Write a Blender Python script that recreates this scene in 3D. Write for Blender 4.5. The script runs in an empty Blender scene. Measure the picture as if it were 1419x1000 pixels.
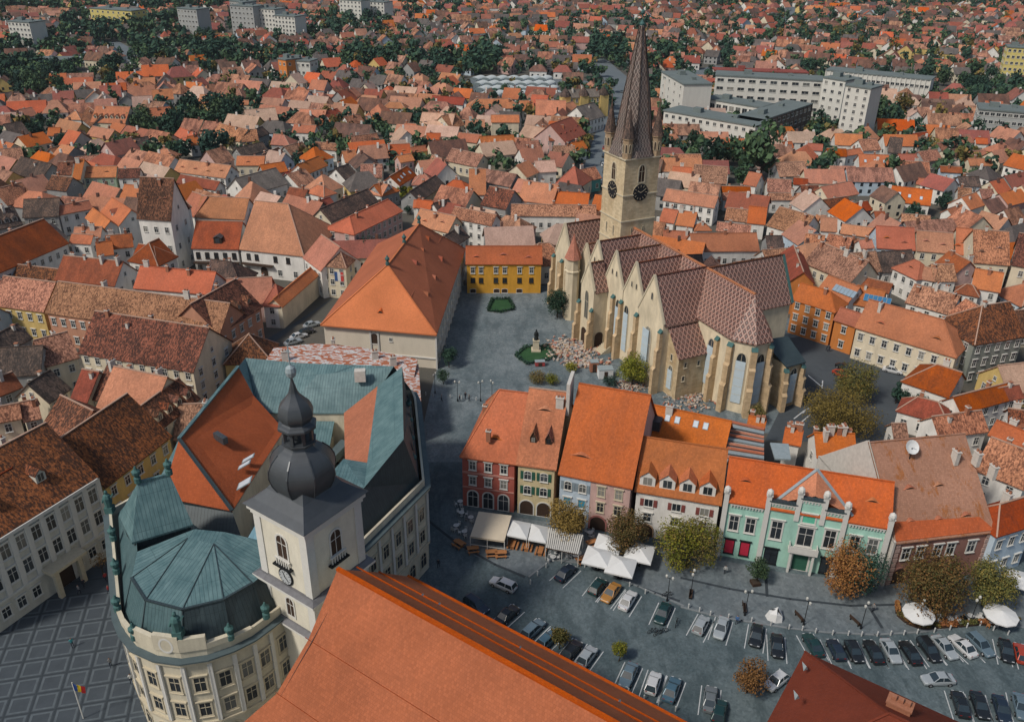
import bpy, bmesh, math, random
from mathutils import Vector, Matrix
random.seed(7)
sc = bpy.context.scene
COL = sc.collection
R_ = math.radians
# ---------------------------------------------------------------- camera
F, PITCH, ROLL, CAMH = 1180.0, R_(27.7), R_(0.82), 92.0
_f = Vector((0, math.cos(PITCH), -math.sin(PITCH)))
_u = Vector((0, math.sin(PITCH), math.cos(PITCH)))
_r = Vector((1, 0, 0))
RV = _r*math.cos(ROLL) + _u*math.sin(ROLL)
UV_ = _u*math.cos(ROLL) - _r*math.sin(ROLL)
CAM = Vector((0, 0, CAMH))
cam_data = bpy.data.cameras.new('camera')
cam = bpy.data.objects.new('camera', cam_data)
COL.objects.link(cam)
cam_data.sensor_width = 36
cam_data.lens = F/1419*36
cam_data.clip_end = 8000
cam_data.clip_start = 1
cam.matrix_world = Matrix(((RV.x, UV_.x, -_f.x, 0), (RV.y, UV_.y, -_f.y, 0), (RV.z, UV_.z, -_f.z, CAMH), (0, 0, 0, 1)))
sc.camera = cam
# ---------------------------------------------------------------- sky, sun, exposure
SUN_DIR = Vector((-0.80, -0.60, 1.12)).normalized()      # towards the sun
w = bpy.data.worlds.new('World'); sc.world = w; w.use_nodes = True
nt = w.node_tree
bg = nt.nodes['Background']
sky = nt.nodes.new('ShaderNodeTexSky'); sky.sky_type = 'NISHITA'; sky.sun_disc = False
sky.sun_elevation = math.asin(SUN_DIR.z)
sky.sun_rotation = math.atan2(SUN_DIR.x, SUN_DIR.y)
sky.air_density = 1.3; sky.dust_density = 2.5; sky.ozone_density = 1.5
nt.links.new(sky.outputs[0], bg.inputs[0]); bg.inputs[1].default_value = 0.09
sl = bpy.data.lights.new('sun', 'SUN'); sl.energy = 2.9; sl.angle = R_(8); sl.color = (1, .93, .84)
so = bpy.data.objects.new('sun', sl); COL.objects.link(so)
so.rotation_euler = SUN_DIR.to_track_quat('Z', 'Y').to_euler(); so.location = (-80, -60, 200)
sc.view_settings.view_transform = 'Standard'; sc.view_settings.look = 'None'
sc.view_settings.exposure = -0.14; sc.view_settings.gamma = 1
sc.cycles.max_bounces = 5; sc.cycles.diffuse_bounces = 2; sc.cycles.glossy_bounces = 2
sc.cycles.transmission_bounces = 2; sc.cycles.use_denoising = True
HAZE = 0.00006
# ---------------------------------------------------------------- measuring helpers
def ray(px, py):
    return _f + RV*((px-709.5)/F) - UV_*((py-500)/F)
def P(px, py, z=0.0):
    d = ray(px, py); t = (z-CAMH)/d.z
    return CAM + d*t
def proj(p):
    v = Vector(p) - CAM; d = v.dot(_f)
    return (709.5 + F*v.dot(RV)/d, 500 - F*v.dot(UV_)/d)
TILES = {'a': (0, 120, 5.883), 'b': (240, 120, 5.883), 'c': (480, 120, 5.883), 'd': (650, 120, 5.883), 'e': (900, 180, 5.883),
         'f': (1140, 180, 5.883), 'g': (1179, 330, 5.883), 'h': (1179, 480, 5.883), 'i': (0, 260, 5.883), 'j': (180, 230, 4.73),
         'k': (440, 260, 5.883), 'l': (0, 400, 5.883), 'm': (0, 520, 5.883), 'n': (1060, 320, 5.883), 'o': (870, 550, 5.883),
         'p': (680, 430, 5.883), 'A': (0, 0, 2.985), 'B': (472, 0, 2.985), 'C': (944, 0, 2.985), 'D': (0, 332, 2.985),
         'E': (472, 332, 2.985), 'F': (944, 332, 2.985), 'G': (0, 665, 2.985), 'H': (472, 665, 2.985), 'I': (944, 665, 2.985),
         'R': (620, 620, 5.068), 'S': (980, 640, 5.068), 'Q': (180, 490, 3.379), 'N': (140, 620, 3.572), 'Z': (1160, 600, 4.544), '.': (0, 0, 1)}
def tp(t, x, y):
    a, b, s = TILES[t]
    return a + x/s, b + y/s
def TP(t, x, y, z=0.0):
    return P(*tp(t, x, y), z)
def rect_from(t, x1, y1, x2, y2, x3, y3, he, k=0.9):
    """near eave line at height he and one ridge point -> corner, direction, length, half width, ridge height"""
    a = TP(t, x1, y1, he); b = TP(t, x2, y2, he)
    u = b - a; u.z = 0; L = u.length; u /= L; n = Vector((-u.y, u.x, 0))
    d = ray(*tp(t, x3, y3))
    tt = (k*(CAM-a).dot(n) - (CAMH-he))/(d.z - k*d.dot(n))
    hw = (CAM + d*tt - a).dot(n)
    hw = min(max(hw, 2.2), 16)
    return a, u, n, L, hw, he + k*hw
# ---------------------------------------------------------------- mesh builder
class MB:
    def __init__(s): s.v = []; s.f = []; s.m = []
    def poly(s, pts, m=0):
        i = len(s.v); s.v += [tuple(p) for p in pts]; s.f.append(tuple(range(i, i+len(pts)))); s.m.append(m)
    def shape(s, pts, faces, m=0):
        i = len(s.v); s.v += [tuple(p) for p in pts]
        for f in faces: s.f.append(tuple(i+j for j in f)); s.m.append(m)
    def box(s, c, sx, sy, sz, rz=0, m=0, taper=1.0):
        """c = centre of the bottom face"""
        ca, sa = math.cos(rz), math.sin(rz); pts = []
        for z, q in ((0, 1), (sz, taper)):
            for x, y in ((-1, -1), (1, -1), (1, 1), (-1, 1)):
                X, Y = x*sx/2*q, y*sy/2*q
                pts.append((c[0]+X*ca-Y*sa, c[1]+X*sa+Y*ca, c[2]+z))
        s.shape(pts, [(3, 2, 1, 0), (4, 5, 6, 7), (0, 1, 5, 4), (1, 2, 6, 5), (2, 3, 7, 6), (3, 0, 4, 7)], m)
    def prism(s, pts, z0, z1, m=0, cap=True, bottom=False):
        n = len(pts); q = [(p[0], p[1], z0) for p in pts] + [(p[0], p[1], z1) for p in pts]
        fs = [(i, (i+1) % n, n+(i+1) % n, n+i) for i in range(n)]
        if cap: fs.append(tuple(range(n, 2*n)))
        if bottom: fs.append(tuple(range(n-1, -1, -1)))
        s.shape(q, fs, m)
    def lathe(s, c, prof, seg=12, m=0, a0=0, cap=True):
        """prof = [(r, z)...]"""
        pts = []; fs = []
        for r, z in prof:
            for k in range(seg):
                a = a0 + 2*math.pi*k/seg; pts.append((c[0]+r*math.cos(a), c[1]+r*math.sin(a), c[2]+z))
        for j in range(len(prof)-1):
            for k in range(seg):
                k2 = (k+1) % seg; fs.append((j*seg+k, j*seg+k2, (j+1)*seg+k2, (j+1)*seg+k))
        if cap: fs.append(tuple(range((len(prof)-1)*seg, len(prof)*seg)))
        s.shape(pts, fs, m)
    def bar(s, a, b, wd, ht=None, m=0):
        """rectangular bar from a to b"""
        a = Vector(a); b = Vector(b); ht = ht or wd; d = (b-a).normalized()
        h = d.cross(Vector((0, 0, 1)))
        if h.length < 1e-4: h = Vector((1, 0, 0))
        h.normalize(); v = h.cross(d); pts = []
        for p in (a, b):
            for x, y in ((-1, -1), (1, -1), (1, 1), (-1, 1)): pts.append(p + h*(x*wd/2) + v*(y*ht/2))
        s.shape(pts, [(3, 2, 1, 0), (4, 5, 6, 7), (0, 1, 5, 4), (1, 2, 6, 5), (2, 3, 7, 6), (3, 0, 4, 7)], m)
    def tube(s, a, b, r0, r1, seg=6, m=0):
        a = Vector(a); b = Vector(b); d = (b-a).normalized()
        h = d.cross(Vector((0, 0, 1)))
        if h.length < 1e-3: h = Vector((1, 0, 0))
        h.normalize(); v = d.cross(h); pts = []
        for p, r in ((a, r0), (b, r1)):
            for k in range(seg):
                t = 2*math.pi*k/seg; pts.append(p + h*(r*math.cos(t)) + v*(r*math.sin(t)))
        s.shape(pts, [(k, (k+1) % seg, seg+(k+1) % seg, seg+k) for k in range(seg)] + [tuple(range(seg, 2*seg))], m)
    def slab(s, tops, th=0.22, m=0, me=None):
        """a roof: planar top faces sharing corner points, given a thickness downwards"""
        me = m if me is None else me
        key = lambda p: (round(p[0], 3), round(p[1], 3), round(p[2], 3))
        cnt = {}
        for f in tops:
            for i in range(len(f)):
                a, b = key(f[i]), key(f[(i+1) % len(f)]); e = (min(a, b), max(a, b)); cnt[e] = cnt.get(e, 0)+1
        for f in tops:
            f = [Vector(p) for p in f]; dn = Vector((0, 0, -th))
            s.poly(f, m); s.poly([p+dn for p in reversed(f)], me)
            for i in range(len(f)):
                p, q = f[i], f[(i+1) % len(f)]; a, b = key(p), key(q)
                if cnt[(min(a, b), max(a, b))] == 1: s.poly([p, p+dn, q+dn, q], me)
    def mesh(s, name, mats, org=(0, 0, 0), uv=True, smooth=False):
        me = bpy.data.meshes.new(name)
        o = Vector(org); ox, oy, oz = o
        me.from_pydata([(x-ox, y-oy, z-oz) for x, y, z in s.v], [], s.f)
        for m in mats: me.materials.append(m)
        me.polygons.foreach_set('material_index', s.m)
        if smooth: me.polygons.foreach_set('use_smooth', [True]*len(s.f))
        if uv:
            me.update(); lay = me.uv_layers.new(name='UVMap'); out = [0.0]*(2*len(me.loops)); vs = s.v
            for p in me.polygons:
                n = p.normal
                if abs(n.z) > .995: h = Vector((1, 0, 0)); q = Vector((0, 1, 0))
                else:
                    h = Vector((-n.y, n.x, 0)).normalized(); q = n.cross(h)
                for li, vi in zip(p.loop_indices, p.vertices):
                    v = vs[vi]
                    out[2*li] = v[0]*h.x+v[1]*h.y; out[2*li+1] = v[0]*q.x+v[1]*q.y+v[2]*q.z
            lay.data.foreach_set('uv', out)
        me.update()
        return me
    def obj(s, name, mats, parent=None, org=None, **kw):
        if not isinstance(mats, (list, tuple)): mats = [mats]
        if org is None: org = parent['_o'] if parent is not None else (0, 0, 0)
        o = bpy.data.objects.new(name, s.mesh(name, mats, org, **kw)); COL.objects.link(o)
        if parent is not None:
            o.parent = parent
        else: o.location = org
        o['_o'] = tuple(org)
        return o
def tag(o, label=None, cat=None, group=None, kind=None):
    if label: o['label'] = label
    if cat: o['category'] = cat
    if group: o['group'] = group
    if kind: o['kind'] = kind
    return o
def thing(name, label, cat, base=(0, 0, 0), group=None, rz=0):
    o = bpy.data.objects.new(name, None); o.empty_display_size = .5; COL.objects.link(o)
    o.location = base; o.rotation_euler = (0, 0, rz); o['_o'] = tuple(base)
    return tag(o, label, cat, group)
def inst(name, me, parent, loc, rz=0, mtx=None, scale=None):
    """an object that shares mesh data, as a child (loc in world coordinates when the parent is unrotated)"""
    o = bpy.data.objects.new(name, me); COL.objects.link(o)
    if parent is not None:
        o.parent = parent; po = Vector(parent['_o'])
    else: po = Vector((0, 0, 0))
    if mtx is not None:
        m = mtx.copy(); m.translation = Vector(loc)-po; o.matrix_basis = m
    else:
        o.location = Vector(loc)-po; o.rotation_euler = (0, 0, rz)
    if scale: o.scale = scale
    o['_o'] = tuple(loc)
    return o
def copy_tree(o, parent=None):
    c = o.copy(); COL.objects.link(c); c.parent = parent
    for ch in list(o.children): copy_tree(ch, c)
    return c
# ---------------------------------------------------------------- materials
def lin(h):
    """sRGB hex -> linear"""
    o = []
    for i in (0, 2, 4):
        c = int(h[i:i+2], 16)/255; o.append(c/12.92 if c <= .04045 else ((c+.055)/1.055)**2.4)
    return tuple(o)
class NT:
    def __init__(s, name):
        s.m = bpy.data.materials.new(name); s.m.use_nodes = True; s.t = s.m.node_tree; s.b = s.t.nodes['Principled BSDF']
        s.b.inputs['Specular IOR Level'].default_value = .10
    def n(s, typ, **kw):
        o = s.t.nodes.new('ShaderNode'+typ)
        for k, v in kw.items(): setattr(o, k, v)
        return o
    def l(s, a, b): s.t.links.new(a, b)
    def noise(s, vec, scale, detail=3, rough=.55, dist=0):
        o = s.n('TexNoise'); o.inputs['Scale'].default_value = scale; o.inputs['Detail'].default_value = detail
        o.inputs['Roughness'].default_value = rough; o.inputs['Distortion'].default_value = dist
        if vec is not None: s.l(vec, o.inputs['Vector'])
        return o.outputs['Fac']
    def ramp(s, fac, stops, interp='LINEAR'):
        o = s.n('ValToRGB'); o.color_ramp.interpolation = interp; e = o.color_ramp.elements
        while len(e) < len(stops): e.new(.5)
        for q, (p, c) in zip(e, stops):
            q.position = p; q.color = (c, c, c, 1) if isinstance(c, (int, float)) else (*c[:3], 1)
        s.l(fac, o.inputs[0]); return o.outputs[0]
    def mix(s, a, b, fac, mode='MIX'):
        o = s.n('Mix', data_type='RGBA', blend_type=mode)
        for i, v in ((6, a), (7, b), (0, fac)):
            if hasattr(v, 'links'): s.l(v, o.inputs[i])
            else: o.inputs[i].default_value = (v if i == 0 else ((*v[:3], 1) if isinstance(v, (tuple, list)) else (v, v, v, 1)))
        return o.outputs[2]
    def math(s, op, a, b=None):
        o = s.n('Math', operation=op)
        for i, v in enumerate((a, b)):
            if v is None: continue
            if hasattr(v, 'links'): s.l(v, o.inputs[i])
            else: o.inputs[i].default_value = v
        return o.outputs[0]
    def map(s, vec, sc=(1, 1, 1), loc=(0, 0, 0), rot=(0, 0, 0)):
        o = s.n('Mapping'); o.inputs['Scale'].default_value = sc; o.inputs['Location'].default_value = loc; o.inputs['Rotation'].default_value = rot
        s.l(vec, o.inputs[0]); return o.outputs[0]
    def bump(s, h, st=.4, d=.05):
        o = s.n('Bump'); o.inputs['Strength'].default_value = st; o.inputs['Distance'].default_value = d
        s.l(h, o.inputs['Height']); s.l(o.outputs[0], s.b.inputs['Normal'])
    def done(s, col, rough=.85, metal=0):
        if hasattr(col, 'links'): s.l(col, s.b.inputs['Base Color'])
        else: s.b.inputs['Base Color'].default_value = (*col, 1)
        s.b.inputs['Roughness'].default_value = rough; s.b.inputs['Metallic'].default_value = metal
        return s.m
MATS = {}
def mat_roof(name, new, old, cover=.5, contrast=.12, speck=.35, island=False, rough=.88, fine=.42):
    """clay tiles: single tiles of uneven tone, patches of older tiles running down the slope"""
    t = NT(name); tc = t.n('TexCoord'); uv = tc.outputs['UV']
    oi = t.n('ObjectInfo'); geo = t.n('NewGeometry')
    rnd = geo.outputs['Random Per Island'] if island else oi.outputs['Random']
    br = t.n('TexBrick'); br.inputs['Scale'].default_value = 1; br.inputs['Brick Width'].default_value = .30; br.inputs['Row Height'].default_value = .34
    br.inputs['Mortar Size'].default_value = .018; br.inputs['Bias'].default_value = 0
    br.inputs['Color1'].default_value = (0, 0, 0, 1); br.inputs['Color2'].default_value = (1, 1, 1, 1); br.inputs['Mortar'].default_value = (.1, .1, .1, 1)
    t.l(uv, br.inputs['Vector'])
    st = t.map(uv, (1.0, .45, 1))
    off = t.n('Combine' 'XYZ'); t.l(t.math('MULTIPLY', rnd, 60), off.inputs[0]); t.l(t.math('MULTIPLY', rnd, 31), off.inputs[1])
    va = t.n('VectorMath', operation='ADD'); t.l(st, va.inputs[0]); t.l(off.outputs[0], va.inputs[1]); vec = va.outputs[0]
    n1 = t.noise(vec, .45, 4, .6, .4); n2 = t.noise(vec, 3.1, 4, .72)
    patch = t.math('ADD', t.math('MULTIPLY', n1, 1-fine), t.math('MULTIPLY', n2, fine)); mid_ = .5+(.5-cover)*.32
    fac = t.ramp(patch, [(mid_-contrast*.6, 0), (mid_+contrast*.6, 1)])
    base = t.mix(new, old, fac)
    val = t.math('ADD', t.math('MULTIPLY', br.outputs['Color'], speck), 1-speck*.55)
    col = t.mix(base, val, 1.0, 'MULTIPLY')
    n3 = t.noise(uv, .13, 3, .5)
    col = t.mix(col, t.math('ADD', t.math('MULTIPLY', n3, .55), .72), 1.0, 'MULTIPLY')
    hs = t.n('HueSaturation'); t.l(col, hs.inputs['Color'])
    t.l(t.math('ADD', t.math('MULTIPLY', rnd, .018), .491), hs.inputs['Hue'])
    t.l(t.math('ADD', t.math('MULTIPLY', t.math('FRACT', t.math('MULTIPLY', rnd, 7.31)), .34), .83), hs.inputs['Value'])
    t.l(t.math('ADD', t.math('MULTIPLY', t.math('FRACT', t.math('MULTIPLY', rnd, 3.7)), .2), .92), hs.inputs['Saturation'])
    t.bump(t.math('ADD', t.math('MULTIPLY', br.outputs['Fac'], -.7), t.math('MULTIPLY', n2, 1.1)), .5, .07)
    return t.done(hs.outputs[0], rough)
PINK_O = (.27, .135, .095); BROWN_O = (.085, .042, .03); PALE = (.40, .235, .17)
ROOF = {
    'O': mat_roof('roof_new_orange', (.50, .158, .074), (.41, .138, .07), .45, .18, .24),
    'T': mat_roof('roof_burnt_orange', (.36, .09, .036), (.22, .064, .032), .5, .16, .3),
    'P': mat_roof('roof_pink_terracotta', (.54, .225, .13), (.41, .178, .108), .5, .16, .3),
    'M': mat_roof('roof_mottled_old', (.48, .238, .15), (.165, .08, .055), .47, .07, .5, fine=.72),
    'B': mat_roof('roof_brown_old', (.29, .112, .062), (.068, .036, .027), .55, .07, .5, fine=.72),
    'D': mat_roof('roof_dark_old', (.17, .115, .092), (.065, .052, .047), .55, .08, .45, fine=.6),
    'R': mat_roof('roof_red', (.35, .085, .058), (.26, .075, .055), .4, .2, .25),
    'G': mat_roof('roof_grey_boards', (.21, .18, .155), (.12, .108, .098), .5, .16, .3),
    'W': mat_roof('roof_pale', (.52, .45, .39), (.38, .33, .285), .4, .2, .2),
    'L': mat_roof('roof_pale_pink', (.58, .385, .29), (.46, .295, .22), .5, .16, .28),
}
ROOFWORD = {'O': 'bright orange', 'T': 'burnt orange', 'P': 'terracotta pink', 'M': 'mottled brown', 'B': 'dark mottled',
            'D': 'dark grey-brown', 'R': 'red', 'G': 'weathered grey', 'W': 'whitish', 'L': 'pale pink'}
def mat_wall(name, rgb, dirt=.5, island=False):
    t = NT(name); tc = t.n('TexCoord'); uv = tc.outputs['UV']
    n1 = t.noise(t.map(uv, (.5, .16, 1)), 1.0, 5, .65); n2 = t.noise(uv, 3.5, 4, .6)
    v = t.math('ADD', t.math('MULTIPLY', n1, dirt*1.6), t.math('ADD', t.math('MULTIPLY', n2, .16), 1-dirt*.9-.06))
    col = t.mix(rgb, v, 1.0, 'MULTIPLY')
    stain = t.ramp(t.noise(t.map(uv, (1.1, .22, 1)), 1.0, 5, .7), [(.55, 0), (.75, 1)])
    col = t.mix(col, tuple(c*.62 for c in rgb), t.math('MULTIPLY', stain, dirt))
    t.bump(n2, .15, .02)
    return t.done(col, .92)
WALLC = {'w': (.74, .72, .67), 'c': (.68, .60, .45), 'y': (.60, .44, .17), 'g': (.33, .33, .32), 'b': (.48, .58, .66), 'p': (.56, .38, .34),
         'o': (.55, .20, .055), 'n': (.35, .45, .33), 'r': (.42, .115, .085), 's': (.50, .26, .17), 't': (.12, .36, .34), 'k': (.24, .26, .23)}
WALLWORD = {'w': 'white', 'c': 'cream', 'y': 'yellow', 'g': 'grey', 'b': 'pale blue', 'p': 'pink', 'o': 'orange', 'n': 'green', 'r': 'red', 's': 'salmon', 't': 'teal', 'k': 'grey-green'}
WALL = {k: mat_wall('plaster_'+WALLWORD[k].replace(' ', '_').replace('-', '_'), v) for k, v in WALLC.items()}
def wallmat(rgb, name):
    if name not in MATS: MATS[name] = mat_wall(name, rgb)
    return MATS[name]
def flat(name, rgb, rough=.7, metal=0, var=.25, scale=2.0, spec=None):
    if name in MATS: return MATS[name]
    t = NT(name); tc = t.n('TexCoord')
    n = t.noise(tc.outputs['Object'], scale, 4, .6)
    col = t.mix(rgb, t.math('ADD', t.math('MULTIPLY', n, var*2), 1-var), 1.0, 'MULTIPLY')
    if spec is not None: t.b.inputs['Specular IOR Level'].default_value = spec
    MATS[name] = t.done(col, rough, metal); return MATS[name]
_t = NT('window_glass'); _t.b.inputs['Specular IOR Level'].default_value = .6
GLASS = _t.done(_t.ramp(_t.n('ObjectInfo').outputs['Random'], [(0, (.022, .028, .034)), (.62, (.045, .054, .062)), (.8, (.12, .125, .12)), (.92, (.24, .235, .21))], 'CONSTANT'), .14)
TRIM = flat('painted_trim', (.60, .59, .55), .8, 0, .12)
STONETRIM = flat('stone_trim', (.52, .46, .34), .85, 0, .2)
WOOD_VOID = flat('dark_wood_and_void', (.055, .035, .025), .7)  # dark wood; its tone also stands in for shade in arches and dormer mouths
IRON = flat('black_iron', (.02, .022, .024), .5, .3)
RIDGE = flat('ridge_mortar', (.42, .275, .205), .9, 0, .3, 2)
BRICK = flat('chimney_brick', (.34, .15, .09), .9, 0, .35, 4)
CHIMW = flat('chimney_plaster', (.55, .52, .47), .9, 0, .3, 1.5)
GREENP = flat('shutter_green', (.035, .11, .075), .7)
BLUEP = flat('shutter_blue', (.05, .26, .38), .7)
GREYP = flat('shutter_grey', (.22, .27, .30), .7)
REDP = flat('shutter_red', (.22, .07, .06), .7)
CREAMT = flat('awning_cream', (.58, .50, .38), .85, 0, .1)
WHITET = flat('canvas_white', (.66, .67, .66), .85, 0, .1, .8)
LEADM = flat('lead_flashing', (.30, .36, .38), .6, .2, .25)
SHEET = flat('window_sheeting', (.46, .55, .60), .6, 0, .18, .9)
VERD = flat('green_patina', (.065, .14, .135), .7, .1, .3)
def mat_copper(name, c1, c2, rough=.55):
    t = NT(name); tc = t.n('TexCoord'); uv = tc.outputs['UV']
    sp = t.n('SeparateXYZ'); t.l(uv, sp.inputs[0])
    fr = t.math('FRACT', t.math('MULTIPLY', sp.outputs[0], 2.1))
    seam = t.math('LESS_THAN', fr, .12)
    row = t.math('LESS_THAN', t.math('FRACT', t.math('MULTIPLY', sp.outputs[1], .23)), .012)
    n = t.noise(uv, .5, 5, .65); n2 = t.noise(t.map(uv, (2.2, .3, 1)), 1, 4, .6)
    col = t.mix(c1, c2, t.ramp(t.math('ADD', t.math('MULTIPLY', n, .6), t.math('MULTIPLY', n2, .4)), [(.36, 0), (.64, 1)]))
    col = t.mix(col, tuple(c*.55 for c in c1), t.math('MULTIPLY', t.math('MAXIMUM', seam, row), .75))
    t.bump(t.math('MAXIMUM', seam, t.math('MULTIPLY', n2, .2)), .7, .06)
    t.b.inputs['Specular IOR Level'].default_value = .4
    return t.done(col, rough)
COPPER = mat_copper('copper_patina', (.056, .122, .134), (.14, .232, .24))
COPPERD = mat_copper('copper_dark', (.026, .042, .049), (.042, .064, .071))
SLATE = mat_copper('dark_sheet_metal', (.042, .048, .054), (.075, .082, .09), .42)
DOMEM = flat('dome_metal', (.066, .074, .082), .4, .25, .3, .9, .5)
GUTTER = flat('gutter_tin', (.10, .135, .145), .55, .2, .3, .8)
def mat_glazed(name, sx, sy, cols):
    """glazed tiles laid in a diamond lattice"""
    t = NT(name); tc = t.n('TexCoord'); sp = t.n('SeparateXYZ'); t.l(tc.outputs['UV'], sp.inputs[0])
    a = t.math('ABSOLUTE', t.math('SUBTRACT', t.math('FRACT', t.math('DIVIDE', sp.outputs[0], sx)), .5))
    b = t.math('ABSOLUTE', t.math('SUBTRACT', t.math('FRACT', t.math('DIVIDE', sp.outputs[1], sy)), .5))
    d = t.math('MULTIPLY', t.math('ABSOLUTE', t.math('SUBTRACT', t.math('ADD', a, b), .5)), 2.0)
    cream, rust, dark = cols
    col = t.ramp(d, [(0, cream), (.15, rust), (.42, dark), (.84, cream)], 'CONSTANT')
    n = t.noise(tc.outputs['UV'], 2.5, 5, .7); n2 = t.noise(tc.outputs['UV'], .25, 3, .6)
    col = t.mix(col, t.math('ADD', t.math('MULTIPLY', n, .9), t.math('ADD', .22, t.math('MULTIPLY', n2, .6))), 1.0, 'MULTIPLY')
    fade = t.ramp(t.noise(t.map(tc.outputs['UV'], (.5, .2, 1)), 1.0, 5, .65), [(.45, 0), (.72, 1)])
    col = t.mix(col, (.20, .12, .095), t.math('ADD', t.math('MULTIPLY', fade, .5), .1))
    t.bump(n, .4, .05); t.b.inputs['Specular IOR Level'].default_value = .5
    return t.done(col, .42)
GLAZED = mat_glazed('glazed_diamond_tiles', 1.1, 1.8, ((.42, .32, .265), (.25, .078, .048), (.036, .021, .021)))
GLAZEDS = mat_glazed('glazed_spire_tiles', .8, 1.8, ((.33, .295, .265), (.10, .066, .055), (.026, .024, .026)))
def mat_stone(name, c, c2):
    t = NT(name); tc = t.n('TexCoord'); uv = tc.outputs['UV']
    br = t.n('TexBrick'); br.inputs['Scale'].default_value = 1; br.inputs['Brick Width'].default_value = .9; br.inputs['Row Height'].default_value = .45
    br.inputs['Mortar Size'].default_value = .012; br.inputs['Color1'].default_value = (.78, .78, .78, 1); br.inputs['Color2'].default_value = (1.08, 1.08, 1.08, 1); br.inputs['Mortar'].default_value = (.7, .7, .7, 1)
    t.l(uv, br.inputs['Vector'])
    f = t.ramp(t.noise(t.map(uv, (.4, .12, 1)), 1, 5, .65), [(.42, 0), (.68, 1)])
    col = t.mix(t.mix(c, c2, f), br.outputs['Color'], .8, 'MULTIPLY')
    t.bump(t.noise(uv, 3, 5, .7), .35, .04)
    return t.done(col, .9)
ASHLAR = mat_stone('cream_ashlar', (.56, .45, .29), (.42, .29, .15))
ASHLARB = mat_stone('buff_brickwork', (.56, .42, .26), (.44, .31, .175))
RENDERC = mat_wall('pale_render', (.66, .57, .41), .65)
def mat_ground(name, c1, c2, sc1=.05, sc2=1.2, fine=8, br=.35):
    t = NT(name); tc = t.n('TexCoord'); o = tc.outputs['Object']
    n1 = t.noise(o, sc1, 5, .6, .3); n2 = t.noise(o, sc2, 6, .72); n3 = t.noise(o, fine, 3, .6)
    col = t.mix(c1, c2, t.ramp(t.math('ADD', t.math('MULTIPLY', n1, .6), t.math('MULTIPLY', n2, .4)), [(.35, 0), (.66, 1)]))
    col = t.mix(col, t.math('ADD', t.math('MULTIPLY', n3, br*2), 1-br), 1.0, 'MULTIPLY')
    t.bump(n3, .3, .03)
    return t.done(col, .85)
def mat_cobble(name, c1, c2, s=1.6, band=None):
    t = NT(name); tc = t.n('TexCoord'); o = tc.outputs['Object']
    v = t.n('TexVoronoi'); v.inputs['Scale'].default_value = s*2.2; t.l(o, v.inputs['Vector'])
    n1 = t.noise(o, .06, 5, .62, .5); n2 = t.noise(o, .55, 6, .75, .6)
    col = t.mix(c1, c2, t.ramp(t.math('ADD', t.math('MULTIPLY', n1, .6), t.math('MULTIPLY', n2, .4)), [(.40, 0), (.60, 1)]))
    col = t.mix(col, t.math('ADD', t.math('MULTIPLY', t.math('FRACT', t.math('MULTIPLY', v.outputs['Color'], 1.0)), .42), .76), 1.0, 'MULTIPLY')
    wear = t.ramp(t.noise(t.map(o, (.35, .12, 1), rot=(0, 0, .5)), 1.0, 5, .7), [(.5, 0), (.62, 1)])
    col = t.mix(col, tuple(c*.72 for c in c1), t.math('MULTIPLY', wear, .6))
    t.bump(v.outputs['Distance'], .35, .03)
    return t.done(col, .72)
COBBLE = mat_cobble('square_cobbles', (.068, .097, .108), (.132, .168, .18))
COBBLEL = mat_cobble('church_square_paving', (.105, .138, .152), (.195, .228, .24))
ASPHALT = mat_ground('asphalt', (.055, .066, .075), (.085, .097, .107), .08, .8, 6, .2)
PAVE = mat_cobble('pavement_slabs', (.125, .152, .166), (.175, .20, .212), 1.0)
LIGHTSTRIP = flat('pale_stone_strip', (.10, .12, .135), .8, 0, .45, .8)
DARKSTRIP = flat('dark_stone_strip', (.045, .055, .064), .8, 0, .3, 1.2)
PAINT = flat('road_paint', (.50, .52, .53), .8, 0, .35, 2.5)
def mat_leaf(name, c1, c2, c3):
    t = NT(name); geo = t.n('NewGeometry'); oi = t.n('ObjectInfo'); tc = t.n('TexCoord')
    n = t.noise(tc.outputs['Object'], .45, 3, .6)
    f = t.math('ADD', t.math('MULTIPLY', geo.outputs['Random Per Island'], .55), t.math('MULTIPLY', n, .6))
    col = t.ramp(f, [(.2, c1), (.55, c2), (.9, c3)])
    hs = t.n('HueSaturation'); t.l(col, hs.inputs['Color'])
    t.l(t.math('ADD', t.math('MULTIPLY', oi.outputs['Random'], .05), .475), hs.inputs['Hue'])
    t.l(t.math('ADD', t.math('MULTIPLY', t.math('FRACT', t.math('MULTIPLY', oi.outputs['Random'], 5.1)), .5), .75), hs.inputs['Value'])
    return t.done(hs.outputs[0], .75)
LEAF = {'g': mat_leaf('leaves_green', (0.027, 0.054, 0.033), (0.051, 0.093, 0.050), (0.090, 0.143, 0.060)),
        'd': mat_leaf('leaves_dark_green', (0.015, 0.036, 0.028), (0.028, 0.063, 0.045), (0.051, 0.093, 0.057)),
        'y': mat_leaf('leaves_yellow_green', (0.075, 0.105, 0.018), (0.180, 0.188, 0.024), (0.300, 0.247, 0.038)),
        'o': mat_leaf('leaves_ochre', (0.083, 0.054, 0.019), (0.188, 0.117, 0.036), (0.285, 0.173, 0.053)),
        'm': mat_leaf('leaves_turning', (0.053, 0.065, 0.022), (0.123, 0.112, 0.036), (0.225, 0.143, 0.045)),
        'r': mat_leaf('leaves_rust', (0.105, 0.048, 0.021), (0.240, 0.101, 0.036), (0.330, 0.173, 0.053))}
LEAFWORD = {'g': 'green', 'd': 'dark green', 'y': 'yellow-green', 'o': 'ochre brown', 'm': 'green turning brown', 'r': 'rust-orange'}
BARK = flat('bark', (.055, .042, .032), .95, 0, .3, 3)
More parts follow.
